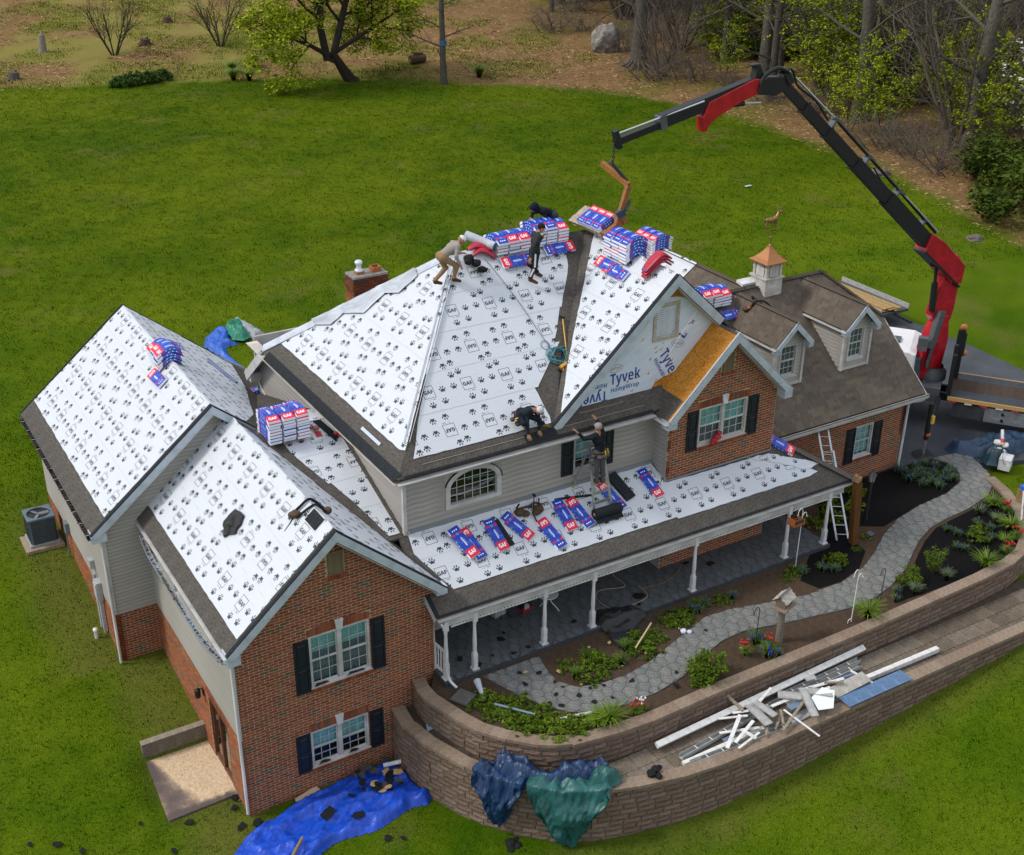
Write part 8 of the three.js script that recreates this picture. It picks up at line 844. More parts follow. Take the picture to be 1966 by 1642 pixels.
// turf: real blades near the house, coarser tufts on the far lawn; fallen leaves in the wood
{
  const foot = [[[-0.05, -0.05], [5.4, -0.05], [5.4, -7], [25.1, -2.3], [25.1, -16.4], [36, -16.4], [36, 0.4], [31.5, 0.4], [27, 0.3], [26, 2.4], [24.5, 4.2], [22, 6.4], [10.3, 6.45], [8, 6.0], [6.2, 5.2], [4.9, 3.8], [4.1, 1.8], [3.9, 0]], [[-1.3, -7.05], [25, -7.05], [25, -15.5], [-1.3, -15.5]], [[-1.95, -3.55], [0, -3.55], [0, -0.75], [-1.95, -0.75]], [[0, 0], [5, 0], [18, -2], [18, -12.6], [0, -12]]], blk = (x, z) => foot.some(f => inPoly([x, z], f));
  const mk = (n, h, w, sp, seed) => { const r = rng(seed), P = [], N = []; for (let i = 0; i < n; i++) { const a = r() * 6.3, x = (r() - 0.5) * sp, z = (r() - 0.5) * sp, b = a + 1.57, L = h * (0.5 + 0.8 * r()), t = 0.5 * L; const s0 = t * (r() + 0.25); P.push(x + cos(a) * w, 0, z + sin(a) * w, x - cos(a) * w, 0, z - sin(a) * w, x + cos(b) * s0, L, z + sin(b) * s0); for (let k = 0; k < 3; k++) N.push(-cos(b) * 0.1, 1, -sin(b) * 0.1); } const g = new THREE.BufferGeometry(); g.setAttribute('position', new THREE.Float32BufferAttribute(P, 3)); g.setAttribute('normal', new THREE.Float32BufferAttribute(N, 3)); return g; };
  const gm = Object.assign(mat([1, 1, 1], 1), { specularIntensity: 0.05 }), lay = (name, geo, n, box4, ok, sc, seed, tint) => { const r = rng(seed), o = new THREE.InstancedMesh(geo, gm, n), m = M4(), q = new THREE.Quaternion(), c = new THREE.Color(); let k = 0, tries = 0; while (k < n && tries++ < n * 6) { const x = lerp(box4[0], box4[2], r()), z = lerp(box4[1], box4[3], r()); if (!ok(x, z, r)) continue; q.setFromAxisAngle(V(0, 1, 0), r() * 6.3); const s = sc * (0.7 + 0.6 * r()); m.compose(V(x, groundY(x, z) - 0.01, z), q, V(s, s * (0.7 + 0.7 * r()), s)); o.setMatrixAt(k, m); const t = tint(x, z, r); c.setRGB(...t); o.setColorAt(k, c); k++; } o.count = k; o.name = numbered(name); o.castShadow = o.receiveShadow = true; scene.add(o); return tag(o, null, null, null, 'stuff'); };
  const gt = (x, z, r) => { const c = lawnTint(x, z, -9), m = 0.68 + 0.55 * r(); return c.map((v, i) => v * m * (i === 0 ? 1 + 0.25 * (r() - 0.5) : 1)); };
  tag(lay('grass', mk(10, 0.042, 0.010, 0.22, 1), 90000, [-9, -22, 32, 13], (x, z) => !blk(x, z), 1, 3, gt), 'short mown grass of the lawn round the house', 'grass');
  tag(lay('grass', mk(10, 0.045, 0.022, 0.5, 2), 90000, [-22, -84, 62, -16], (x, z) => !blk(x, z) && edgeDist(x, z) < -0.3, 1, 4, gt), 'mown grass of the wide lawn behind the house', 'grass');
  const leafG = new THREE.PlaneGeometry(0.22, 0.13).rotateX(-PI / 2 + 0.3); tag(lay('fallen_leaves', leafG, 60000, [-12, -125, 108, -12], (x, z, r) => { const d = edgeDist(x, z); return d > -0.6 && d < 45 && (x > 44 || fbm(x * 0.13, z * 0.13, 44) < 0.02) && r() < (d < 14 ? 1 : 0.4); }, 1, 5, (x, z, r) => { const k = r(), m = 0.7 + 0.6 * r(); return (k < 0.5 ? [0.34, 0.21, 0.11] : k < 0.8 ? [0.46, 0.31, 0.18] : [0.22, 0.12, 0.06]).map(v => v * m); }), 'brown fallen leaves covering the floor of the wood', 'leaves');
  tag(lay('rough_grass', mk(9, 0.12, 0.035, 0.8, 7), 12000, [-14, -130, 60, -66], (x, z) => { const d = edgeDist(x, z); return d > 0.2 && x < 58 && fbm(x * 0.16 + 9, z * 0.16, 3) > -0.05; }, 1, 6, (x, z, r) => { const k = r(), m = 0.7 + 0.6 * r(); return (k < 0.5 ? [0.15, 0.19, 0.02] : [0.27, 0.25, 0.07]).map(v => v * m); }), 'rough grass and weeds of the field behind the lawn', 'grass');
}

// ================================================================ TARPS, GUTTER PILE, GARDEN ORNAMENTS, DEBRIS
function tarp(poly, base, h, seed, step = 0.07, o = {}) { // crumpled sheet: ridged folds inside the outline, edges falling to the ground
  const xs = poly.map(p => p[0]), zs = poly.map(p => p[1]), x0 = Math.min(...xs) - step, x1 = Math.max(...xs) + step, z0 = Math.min(...zs) - step, z1 = Math.max(...zs) + step, nx = Math.ceil((x1 - x0) / step), nz = Math.ceil((z1 - z0) / step), P = [], I = [], U = [], id = new Map();
  const ed = (x, z) => { let m = 9; for (let i = 0; i < poly.length; i++) { const a = poly[i], b = poly[(i + 1) % poly.length], dx = b[0] - a[0], dz = b[1] - a[1], t = clamp(((x - a[0]) * dx + (z - a[1]) * dz) / (dx * dx + dz * dz), 0, 1); m = Math.min(m, Math.hypot(x - a[0] - dx * t, z - a[1] - dz * t)); } return m; };
  const ridge = (x, z) => { const a = o.dir || 0.5, u = x * cos(a) + z * sin(a), w = -x * sin(a) + z * cos(a); let s = 0, k = 0.55; for (let i = 0, f = o.freq || 1.6; i < 4; i++) { s += k * (1 - Math.abs(2 * PN.noise(u * f * 0.55 + seed, w * f * 1.3, i * 9.1 + seed))); k *= 0.55; f *= 2.1; } return s; };
  const vert = (i, j) => { const key = j * 10000 + i; if (id.has(key)) return id.get(key); let x = x0 + i * step, z = z0 + j * step; if (!inPoly([x, z], poly)) { let best = 9, bx = x, bz = z; for (let q = 0; q < poly.length; q++) { const a = poly[q], b = poly[(q + 1) % poly.length], dx = b[0] - a[0], dz = b[1] - a[1], t = clamp(((x - a[0]) * dx + (z - a[1]) * dz) / (dx * dx + dz * dz), 0, 1), d = Math.hypot(x - a[0] - dx * t, z - a[1] - dz * t); if (d < best) { best = d; bx = a[0] + dx * t; bz = a[1] + dz * t; } } x = bx; z = bz; } const e = inPoly([x, z], poly) ? ed(x, z) : 0, y = base(x, z) + 0.015 + smooth(0, o.skirt || 0.22, e) * h * (0.25 + 0.75 * Math.max(0, ridge(x, z) - 0.15)); P.push(x, y, z); U.push(x, z); id.set(key, P.length / 3 - 1); return P.length / 3 - 1; };
  for (let j = 0; j < nz; j++) for (let i = 0; i < nx; i++) { if (!inPoly([x0 + (i + 0.5) * step, z0 + (j + 0.5) * step], poly)) continue; const a = vert(i, j), b = vert(i + 1, j), c = vert(i + 1, j + 1), d = vert(i, j + 1); I.push(a, d, b, b, d, c); }
  const g = new THREE.BufferGeometry(); g.setAttribute('position', new THREE.Float32BufferAttribute(P, 3)); g.setAttribute('uv', new THREE.Float32BufferAttribute(U, 2)); g.setIndex(I); g.computeVertexNormals(); return g;
}
const tarpM = c => mat(c, 0.36, { tex: 'soft', m: 0.8, bump: 0.012, bm: 0.35 });
single('tarp', tarp([[-0.97, 1.15], [-0.36, 0.63], [0.90, 0.30], [2.17, 0.06], [2.81, 0.02], [3.4, 0.12], [3.8, 0.1], [4.02, 0.2], [4.05, 0.7], [4.2, 1.5], [4.32, 1.85], [4.09, 2.10], [3.68, 1.95], [2.57, 2.2], [1.63, 2.0], [1.34, 2.05], [0.81, 2.25], [-0.2, 2.3], [-0.9, 2.0]], groundY, 0.36, 4, 0.05, { dir: -0.3, freq: 1.3, skirt: 0.14 }), tarpM([0.010, 0.09, 0.68]), 'bright blue tarp crumpled on the lawn below the brick gable', 'tarp');
single('tarp', tarp([[7.56, -25.40], [7.91, -26.24], [8.35, -26.75], [9.08, -27.0], [9.1, -26.2], [8.7, -25.4], [9.0, -24.9], [8.34, -24.77], [8.16, -23.97], [8.3, -22.0], [7.89, -23.58], [7.68, -24.60]], groundY, 0.35, 7, 0.08, { dir: 1.1 }), tarpM([0.012, 0.12, 0.62]), 'bright blue tarp on the lawn behind the left wing', 'tarp');
single('tarp', tarp([[8.75, -26.5], [9.5, -27.1], [9.9, -26.9], [9.75, -26.2], [9.6, -25.1], [9.2, -24.85], [8.8, -25.2], [8.9, -25.8]], (x, z) => groundY(x, z) + 0.12, 0.45, 9, 0.06, { dir: 0.3, freq: 2 }), tarpM([0.012, 0.26, 0.15]), 'green plastic sheet bunched on top of the tarps behind the left wing', 'tarp');
single('tarp', tarp([[9.4, -27.3], [9.8, -27.8], [10.05, -27.6], [10.2, -26.5], [10.4, -25.5], [9.7, -25.0], [9.55, -26]], groundY, 0.3, 10, 0.08), tarpM([0.38, 0.42, 0.46]), 'silver grey tarp spread beside the green sheet behind the left wing', 'tarp');
single('tarp', tarp([[27.55, -2.30], [28.19, -2.53], [28.70, -2.17], [29.35, -1.92], [29.67, -1.87], [30.29, -2.06], [30.6, -1.4], [31.2, -0.9], [30.6, -0.5], [29.6, -0.7], [28.92, -0.6], [28.3, -1.0], [28.06, -1.22], [27.65, -1.39], [27.51, -1.93]], () => 2.41, 0.55, 12, 0.06, { dir: 0.55, freq: 1.3 }), tarpM([0.014, 0.05, 0.11]), 'dark blue tarp bundled on the driveway beside the truck', 'tarp');
single('tarp', tarp([[28.0, -1.05], [28.5, -1.3], [28.95, -0.95], [28.7, -0.45], [28.1, -0.35], [27.8, -0.6]], () => 2.44, 0.6, 13, 0.05, { freq: 2 }), tarpM([0.016, 0.055, 0.075]), 'dark tarp bundle at the lawn corner beside the white cooler', 'tarp');
{ // the tarps thrown over the lower wall: a bunch on the walkway and cap, lobes hanging down the outer face
  const cum = [0]; for (let i = 1; i < LOW.length; i++) cum.push(cum[i - 1] + Math.hypot(LOW[i][0] - LOW[i - 1][0], LOW[i][1] - LOW[i - 1][1]));
  const on = s => { let i = 1; while (i < LOW.length - 1 && cum[i] < s) i++; const f = (s - cum[i - 1]) / (cum[i] - cum[i - 1]), a = LOW[i - 1], b = LOW[i], n = V(-(b[1] - a[1]), 0, b[0] - a[0]).normalize(); return [V(lerp(a[0], b[0], f), 0, lerp(a[1], b[1], f)), n]; };
  const lobe = (s0, s1, inner, L, seed, narrow) => { const nu = 44, nv = 40, P = [], I = [], U = []; for (let j = 0; j <= nv; j++) for (let i = 0; i <= nu; i++) { const u = i / nu, v = j / nv, c = 2 * u - 1, dep = L * Math.pow(Math.max(0.0, 1 - Math.abs(c) ** 2.6), 0.6) * (0.93 + 0.1 * PN.noise(u * 3, seed, 1)), pinch = v < 0.35 ? 1 : lerp(1, narrow, (v - 0.35) / 0.65), s = lerp(s0, s1, 0.5 + c * 0.5 * pinch), [p, n] = on(s), w = v / 0.32, fold = 0.13 * (1 - Math.abs(2 * PN.noise(u * 4.5 + seed, v * 1.7, seed))) + 0.06 * (1 - Math.abs(2 * PN.noise(u * 11 + seed, v * 6, 3))) + 0.02 * PN.noise(u * 30, v * 30, seed); let d, y; if (v < 0.32) { d = lerp(-inner, 0.02, w); y = lerp(1.80, 1.92, smooth(0, 0.5, w)) + fold * 1.2 * sin(Math.min(1, w * 1.2) * PI / 2 + 0.3); } else { const t = (v - 0.32) / 0.68; d = 0.05 + fold * (0.7 + 0.9 * Math.sin(t * 2.4)) + 0.10 * sin(t * PI) ; y = 1.92 + fold * 1.1 * (1 - smooth(0, 0.25, t)) - t * dep; } const q = p.clone().addScaledVector(n, d); P.push(q.x, Math.max(y, groundY(q.x, q.z) + 0.03), q.z); U.push(u * (s1 - s0), v * 2); if (i < nu && j < nv) { const k = j * (nu + 1) + i; I.push(k, k + nu + 1, k + 1, k + 1, k + nu + 1, k + nu + 2); } } const g = new THREE.BufferGeometry(); g.setAttribute('position', new THREE.Float32BufferAttribute(P, 3)); g.setAttribute('uv', new THREE.Float32BufferAttribute(U, 2)); g.setIndex(I); g.computeVertexNormals(); return g; };
  const bunch = [[5.75, 2.95], [5.3, 3.2], [5.05, 3.5], [5.1, 3.75], [5.5, 4.2], [6.1, 4.75], [6.9, 5.15], [7.5, 5.3], [7.8, 5.05], [7.75, 4.6], [7.2, 4.42], [6.3, 4.1]];
  single('tarp', merge([tarp(bunch, () => 1.76, 0.62, 21, 0.05, { dir: 0.9, freq: 1.9, skirt: 0.2 }), lobe(3.35, 4.75, 0.45, 1.45, 3, 0.62)]), tarpM([0.010, 0.045, 0.13]), 'navy blue tarp thrown over the lower block wall', 'tarp');
  single('tarp', merge([tarp([[6.95, 5.0], [6.8, 5.3], [7.3, 5.55], [7.75, 5.45], [7.85, 5.1], [7.4, 4.8]], () => 1.9, 0.5, 25, 0.05, { freq: 2.2, skirt: 0.18 }), lobe(4.75, 6.75, 0.55, 1.68, 8, 0.72)]), tarpM([0.020, 0.125, 0.12]), 'teal green tarp hanging over the lower block wall', 'tarp');
}
// ---- pile of torn-off gutters and trim on the walkway
const gm1 = mat([0.78, 0.78, 0.76], 0.45, { tex: 'soft', m: 0.7 }), gm2 = mat([0.42, 0.43, 0.42], 0.5, { tex: 'soft', m: 0.6 }), gm3 = mat([0.36, 0.31, 0.25], 0.75, { tex: 'grit', m: 0.5 });
const chan = (A, B, w, dep, inward = 1) => { A = vv(A); B = vv(B); const t = 0.008, s = new THREE.Shape([[-w / 2, dep], [-w / 2, 0], [w / 2, 0], [w / 2, dep], [w / 2 - t, dep], [w / 2 - t, t], [-w / 2 + t, t], [-w / 2 + t, dep]].map(p => new THREE.Vector2(...p))), g = prep(new THREE.ExtrudeGeometry(s, { depth: A.distanceTo(B), bevelEnabled: false })); const d = B.clone().sub(A).normalize(), x = V(0, 1, 0).cross(d).normalize(), y = d.clone().cross(x); g.applyMatrix4(M4().makeBasis(x, y, d).setPosition(A)); return g; };
{ const K = { A: [[9.21, 1.95, 4.86], [16.68, 2.05, 4.62]], B1: [[13.37, 1.78, 4.86], [16.34, 1.82, 4.8]], B2: [[13.38, 1.78, 5.06], [16.19, 1.82, 5.0]], G1: [[9.58, 1.76, 5.40], [13.31, 1.8, 5.0]], G2: [[9.66, 1.76, 5.72], [13.04, 1.80, 5.90]], G3: [[9.5, 1.78, 5.60], [12.08, 1.86, 5.66]] };
  const names = { B1: 'rear grey gutter trough at the right of the scrap pile', B2: 'front grey gutter trough at the right of the scrap pile', G1: 'grey gutter trough at the left end of the scrap pile nearest the upper wall', G2: 'long grey gutter trough along the lower wall cap under the scrap pile' };
  for (const k in names) { const t = thing('gutter_trough', names[k], 'gutter'); mesh('trough', chan(K[k][0], K[k][1], 0.15, 0.11), gm2, t); for (let i = 1; i < 7; i++) { const p = V(...K[k][0]).lerp(V(...K[k][1]), i / 7), d = V(...K[k][1]).sub(V(...K[k][0])).normalize(), x = V(0, 1, 0).cross(d).normalize(); mesh('hanger', bar(p.clone().addScaledVector(x, -0.07).add(V(0, 0.1, 0)), p.clone().addScaledVector(x, 0.07).add(V(0, 0.1, 0)), 0.02, 0.012), gm1, t); } }
  single('gutter_length', bar(K.A[0], K.A[1], 0.16, 0.10, V(0, 1, 0.5)), gm1, 'long white gutter lying against the upper wall behind the scrap pile', 'gutter'); single('gutter_length', bar(K.G3[0], K.G3[1], 0.12, 0.09), gm1, 'white gutter length at the lower left of the scrap pile', 'gutter');
  single('post_sleeve', bar([15.9, 1.84, 5.5], [18.66, 1.86, 5.56], 0.14, 0.14), gm1, 'long white square post lying right of the scrap pile', 'post'); single('blue_panel', bar([14.58, 1.93, 6.0], [16.93, 1.93, 6.0], 0.46, 0.012, V(0, 1, 0)).rotateY(0), mat([0.13, 0.24, 0.42], 0.4, { metalness: 0.2, tex: 'soft', m: 0.5 }), 'flat blue metal panel lying on the lower wall cap', 'panel');
  single('trim_panel', bar([14.55, 1.98, 5.62], [15.8, 2.05, 5.6], 0.36, 0.02, V(0, 1, 0.25)), mat([0.45, 0.43, 0.38], 0.55, { tex: 'soft', m: 0.5 }), 'wide grey trim panel in the middle of the scrap pile', 'panel'); single('metal_plate', slabF(frame([13.6, 2.1, 6.05], [1, 0.04, -0.02], [0.05, 0.2, -1]), [[0, 0], [0.42, -0.14], [0.85, 0.3], [0.6, 0.55], [0.1, 0.42]], 0, 0.006), mat([0.72, 0.76, 0.8], 0.35), 'bright white sheet metal triangle on the scrap pile', 'sheet metal');
  const L = [[[11.76, 2.30, 4.46], [11.84, 2.14, 5.09], 0.09, 3, 'brown edged white strip pointing to the upper wall at the pile left'], [[12.12, 2.15, 4.97], [12.07, 2.12, 5.84], 0.26, 2, 'wide grey channel lying across the left of the pile'], [[12.27, 2.22, 5.03], [12.39, 2.18, 5.72], 0.2, 2, 'grey channel right beside the wide grey channel'], [[13.73, 2.24, 5.25], [13.33, 2.12, 6.20], 0.22, 2, 'wide grey brown board across the middle of the pile'], [[12.83, 2.1, 5.57], [13.00, 2.0, 6.75], 0.05, 1, 'thin white strip poking over the lower wall'], [[10.95, 1.95, 6.0], [11.77, 1.99, 5.84], 0.06, 1, 'bent white strip on the lower wall cap at the pile left'], [[11.16, 2.05, 4.94], [11.85, 2.1, 5.27], 0.07, 1, 'white strip at the far left top of the pile'], [[10.70, 1.95, 5.85], [11.66, 2.15, 5.19], 0.1, 1, 'white strip leaning across the left gutters'], [[11.02, 1.95, 5.79], [11.83, 2.12, 5.52], 0.09, 1, 'white strip crossing the leaning strip'], [[11.40, 2.05, 5.57], [11.56, 1.98, 5.96], 0.1, 1, 'short white strip at the left of the pile'], [[11.87, 1.95, 5.98], [12.25, 2.02, 5.63], 0.06, 3, 'short tan wood strip by the lower wall cap'], [[12.24, 1.95, 5.92], [12.68, 2.05, 5.65], 0.06, 3, 'tan wood strip right of the short tan one'], [[12.51, 2.0, 5.93], [12.75, 2.1, 5.53], 0.07, 3, 'tan wood strip leaning in the pile middle'], [[12.33, 2.0, 6.1], [13.53, 2.15, 5.59], 0.08, 3, 'long brown wood strip leaning from the wall cap'], [[12.34, 2.15, 5.08], [13.06, 2.2, 4.8], 0.08, 1, 'white strip beside the long white gutter'], [[13.04, 2.18, 5.09], [13.5, 2.2, 5.48], 0.3, 2, 'pale grey sheet behind the wide boards'], [[13.82, 2.2, 5.39], [14.32, 2.18, 5.80], 0.28, 2, 'pale grey sheet above the white triangle'], [[15.60, 2.05, 5.2], [15.84, 1.95, 5.81], 0.07, 1, 'bent white strip at the right end of the pile'], [[14.50, 2.15, 5.31], [14.99, 2.12, 5.55], 0.06, 3, 'brown wood strip right in the pile'], [[14.25, 2.05, 4.87], [14.53, 2.1, 4.95], 0.16, 2, 'square grey cover by the long white gutter'], [[15.25, 1.85, 5.12], [15.80, 1.88, 5.2], 0.09, 4, 'short blue grey strip in the right gutters'], [[15.09, 1.85, 5.26], [15.65, 1.88, 5.3], 0.09, 4, 'second blue grey strip in front of the first'], [[12.99, 2.1, 5.59], [13.37, 2.12, 5.58], 0.2, 4, 'blue grey sheet in the pile middle'], [[10.88, 1.85, 5.5], [11.26, 1.87, 5.5], 0.14, 4, 'small blue plate at the left of the pile'], [[11.58, 2.1, 4.99], [11.98, 2.12, 5.15], 0.08, 1, 'short white strip under the wide grey channel'], [[12.64, 2.1, 5.30], [13.28, 2.15, 5.36], 0.09, 1, 'white strip lying along the pile middle'], [[12.86, 1.88, 5.85], [13.55, 1.92, 5.82], 0.25, 2, 'dark grey sheet under the boards by the wall cap'], [[10.9, 1.95, 5.3], [11.9, 2.0, 5.7], 0.08, 1, 'white strip crossing the left gutter troughs'], [[13.2, 1.95, 5.3], [14.6, 2.05, 5.45], 0.1, 1, 'long white strip under the middle boards'], [[13.9, 2.0, 5.1], [15.2, 2.04, 5.35], 0.1, 1, 'long white strip under the right boards']];
  const bl = mat([0.16, 0.22, 0.32], 0.4, { metalness: 0.3 }), MM = [0, gm1, gm2, gm3, bl]; for (const [a, b, w, m, l] of L) single(w > 0.17 ? 'scrap_board' : 'scrap_strip', w > 0.17 && m === 2 ? chan(a, b, w, 0.03) : bar(a, b, w, m === 3 ? 0.035 : 0.02, V(0, 1, 0)).clone(), MM[m], l, 'trim scrap');
}
// ---- garden ornaments and fittings
function hook(x, z, h, label, m, dbl) { const t = thing('garden_hook', label, 'garden hook', [x, gy, z]); mesh('pole', rod([0, -0.1, 0], [0.02, h - 0.3, 0], 0.013), m, t); const arc = (s, y) => tube([[0.02, y - 0.35, 0], [0.02, y - 0.08, 0], [0.02 - 0.09 * s, y + 0.04, 0.02 * s], [0.02 - 0.21 * s, y - 0.0, 0.05 * s], [0.02 - 0.24 * s, y - 0.14, 0.055 * s], [0.02 - 0.28 * s, y - 0.13, 0.06 * s]], 0.012, 24, 6); mesh('hook_arm', arc(1, h), m, t); if (dbl) mesh('hook_arm', arc(-1, h - 0.22), m, t); mesh('foot', tube([[0, 0.12, 0], [-0.14, 0.1, 0.02], [-0.15, -0.05, 0.02]], 0.011, 8, 5), m, t); return t; }
const whM = mat([0.68, 0.69, 0.68], 0.45), bkM = mat([0.02, 0.02, 0.022], 0.5);
hook(17.33, 1.01, 2.1, 'tall white double garden hook beside the porch corner', whM, true); hook(16.80, 3.92, 1.75, 'white double garden hook beside the big daylily', whM, true); hook(13.80, 3.27, 1.15, 'thin black garden hook left of the birdhouse', bkM, false); hook(18.4, 3.5, 1.05, 'thin dark garden hook right of the daylily at the path', bkM, false);
{ const t = thing('bird_feeder', 'small orange wooden tray feeder hanging from the tall white hook', 'bird feeder', [17.12, 4.12, 1.02]), o = mat([0.42, 0.13, 0.035], 0.6, { tex: 'grit', m: 0.2 }); mesh('tray', merge([box(0.42, 0.03, 0.3, 0, 0, 0), box(0.42, 0.07, 0.02, 0, 0.04, 0.15), box(0.42, 0.07, 0.02, 0, 0.04, -0.15)]), o, t); mesh('side', box(0.02, 0.24, 0.3, -0.2, 0.12, 0), o, t); mesh('side', box(0.02, 0.16, 0.3, 0.2, 0.08, 0), o, t); mesh('chain', merge([rod([-0.2, 0.24, 0], [-0.03, 0.40, 0], 0.006), rod([0.2, 0.16, 0], [-0.03, 0.40, 0], 0.006)]), bkM, t); mesh('glass', box(0.36, 0.14, 0.02, 0, 0.1, 0.1), mat([0.06, 0.05, 0.05], 0.2), t); }
{ const t = thing('birdhouse', 'weathered wooden birdhouse with a shingled roof on a round post', 'birdhouse', [14.36, gy, 3.59]); mesh('post', rod([0, -0.2, 0], [0.02, 1.18, -0.02], 0.11, 0.10, 12), mt.greyWood, t); mesh('platform', box(0.62, 0.05, 0.44, 0.02, 1.2, 0, 0, 0.35), mat([0.36, 0.28, 0.2], 0.85, { tex: 'grit', m: 0.3 }), t); mesh('body', merge([box(0.42, 0.24, 0.28, 0.02, 1.34, 0, 0, 0.35), slab([[-0.14, 0], [0.14, 0], [0, 0.13]], 0.42).rotateY(PI / 2).translate(-0.21, 1.46, 0).rotateY(0.35).translate(0.02, 0, 0)]), mat([0.25, 0.2, 0.16], 0.85, { tex: 'grit', m: 0.3 }), t); for (const s of [-1, 1]) for (let q = 0; q < 4; q++) for (let k = 0; k < 6; k++) { const g = box(0.085, 0.014, 0.075, -0.24 + k * 0.095 + (q % 2) * 0.03, 1.455 + q * 0.042, s * (0.19 - q * 0.05), s * 0.62, 0, 0); g.rotateY(0.35); g.translate(0.02, 0, 0); mesh('shingle', g, (k + q) % 3 ? mat([0.42, 0.39, 0.35], 0.9) : mat([0.34, 0.31, 0.28], 0.9), t); } mesh('ridge', box(0.58, 0.02, 0.06, 0, 1.63, 0).rotateY(0.35).translate(0.02, 0, 0), mat([0.12, 0.12, 0.13], 0.8), t); mesh('hole', rod([0.09, 1.36, 0.138], [0.095, 1.36, 0.152], 0.035, 0.035, 12), mt.black, t); }
{ const t = thing('lamp_post', 'black garden lamp post with a lantern head before the garage', 'lamp post', [21.36, 2.45, -0.04]); mesh('pole', lathe([[0.06, 0], [0.06, 0.1], [0.04, 0.13], [0.04, 1.3], [0.055, 1.33], [0.04, 1.36]], 12), bkM, t); mesh('lantern', merge([lathe([[0.04, 1.36], [0.09, 1.42]], 6), ...[0, 1, 2, 3, 4, 5].map(k => rod([0.09 * cos(k * 1.047), 1.42, 0.09 * sin(k * 1.047)], [0.13 * cos(k * 1.047), 1.68, 0.13 * sin(k * 1.047)], 0.009)), lathe([[0.15, 1.68], [0.06, 1.76], [0.03, 1.8], [0.02, 1.86], [0, 1.88]], 6)]), bkM, t); mesh('lamp_glass', lathe([[0.085, 1.43], [0.122, 1.67]], 6), mat([0.28, 0.28, 0.26], 0.25), t); }
{ const t = thing('timber_prop', 'brown timber post propping the corner of the porch roof', 'timber'); mesh('post', bar([19.92, 2.3, 0.85], [19.74, 4.72, 0.82], 0.22, 0.22), mt.post, t); mesh('wood_block', merge([box(0.24, 0.12, 0.22, 19.72, 4.82, 0.8, 0, 0.4), box(0.14, 0.1, 0.1, 19.66, 4.93, 0.8, 0, 0.9)]), mt.wood, t); }
{ const t = thing('garden_table', 'small round white wrought iron table on the porch', 'table', [9.45, 2.61, -0.72]); mesh('top', lathe([[0, 0.60], [0.3, 0.60], [0.31, 0.62], [0.3, 0.635], [0, 0.635]], 22), whM, t); for (let k = 0; k < 3; k++) { const a = k * 2.09 + 0.4; mesh('leg', tube([[cos(a) * 0.05, 0.6, sin(a) * 0.05], [cos(a) * 0.1, 0.35, sin(a) * 0.1], [cos(a) * 0.28, 0.1, sin(a) * 0.28], [cos(a) * 0.34, 0, sin(a) * 0.34]], 0.014, 12, 6), whM, t); } mesh('finial', merge([rod([0.05, 0.635, 0], [0.05, 0.8, 0], 0.02, 0.03, 8), rod([-0.1, 0.635, 0.05], [-0.1, 0.72, 0.05], 0.04, 0.04, 8)]), mat([0.3, 0.3, 0.3], 0.5), t); }
{ const t = thing('power_saw', 'black and red saw lying on the porch floor left of the table', 'saw', [8.96, 2.62, -1.15]); mesh('body', merge([box(0.34, 0.16, 0.16, 0, 0.16, 0, 0, 0.3), tube([[-0.12, 0.2, 0], [-0.05, 0.36, 0], [0.1, 0.34, 0]], 0.025, 10, 6)]), mt.black, t); mesh('base', box(0.42, 0.04, 0.24, 0, 0.04, 0.04, 0, 0.3), mat([0.4, 0.02, 0.025], 0.5), t); mesh('blade', rod([-0.03, 0.14, 0.1], [-0.03, 0.14, 0.11], 0.12, 0.12, 18), gm2, t); mesh('cord', tube([[0.15, 0.05, 0], [-0.5, 0.02, 0.2], [-0.6, 0.02, -0.2], [-0.9, 0.02, 0.15]], 0.012, 20, 5), mt.black, t); }
single('porch_box', box(0.4, 0.36, 0.3, 8.15, 2.8, -1.35, 0, 0.2), mat([0.42, 0.46, 0.48], 0.5, { tex: 'soft', m: 0.3 }), 'pale grey box by the wall at the left of the porch', 'box');
single('garden_hose', tube([[12.1, 3.5, -1.5], [12.13, 2.7, -1.3], [12.13, 2.63, -0.66], [11.31, 2.63, -0.83], [11.02, 2.63, -0.51], [11.14, 2.63, 0.15], [11.57, 2.63, 0.25], [12.4, 2.63, 0.1], [12.47, 2.63, -0.47]], 0.014, 80, 6), mat([0.34, 0.27, 0.19], 0.6), 'tan hose curling over the porch floor', 'hose'); single('air_line', tube([[12.47, 2.635, -0.3], [13.2, 2.635, -0.2], [13.90, 2.63, -0.44], [14.3, 2.63, -0.75]], 0.01, 40, 6), mat([0.30, 0.13, 0.05], 0.6), 'thin orange brown cord on the porch before the brick wall', 'cord');
{ const t = thing('felt_sheet', 'sheets of black roofing felt lying over the porch edge', 'felt'); mesh('sheet', tarp([[10.7, -0.05], [11.74, 0.3], [11.85, 0.8], [11.2, 1.1], [10.43, 1.0], [10.3, 0.4]], (x, z) => z < 0.66 ? 2.63 : lerp(2.62, 2.5, smooth(0.66, 0.8, z)), 0.22, 31, 0.05), mt.black, t); mesh('sheet', slab([[0, 0], [0.9, 0.05], [1.0, 0.5], [0.1, 0.6]], 0.02).rotateX(-PI / 2).translate(10.3, 2.52, 1.6), mat([0.014, 0.02, 0.028], 0.6), t); }
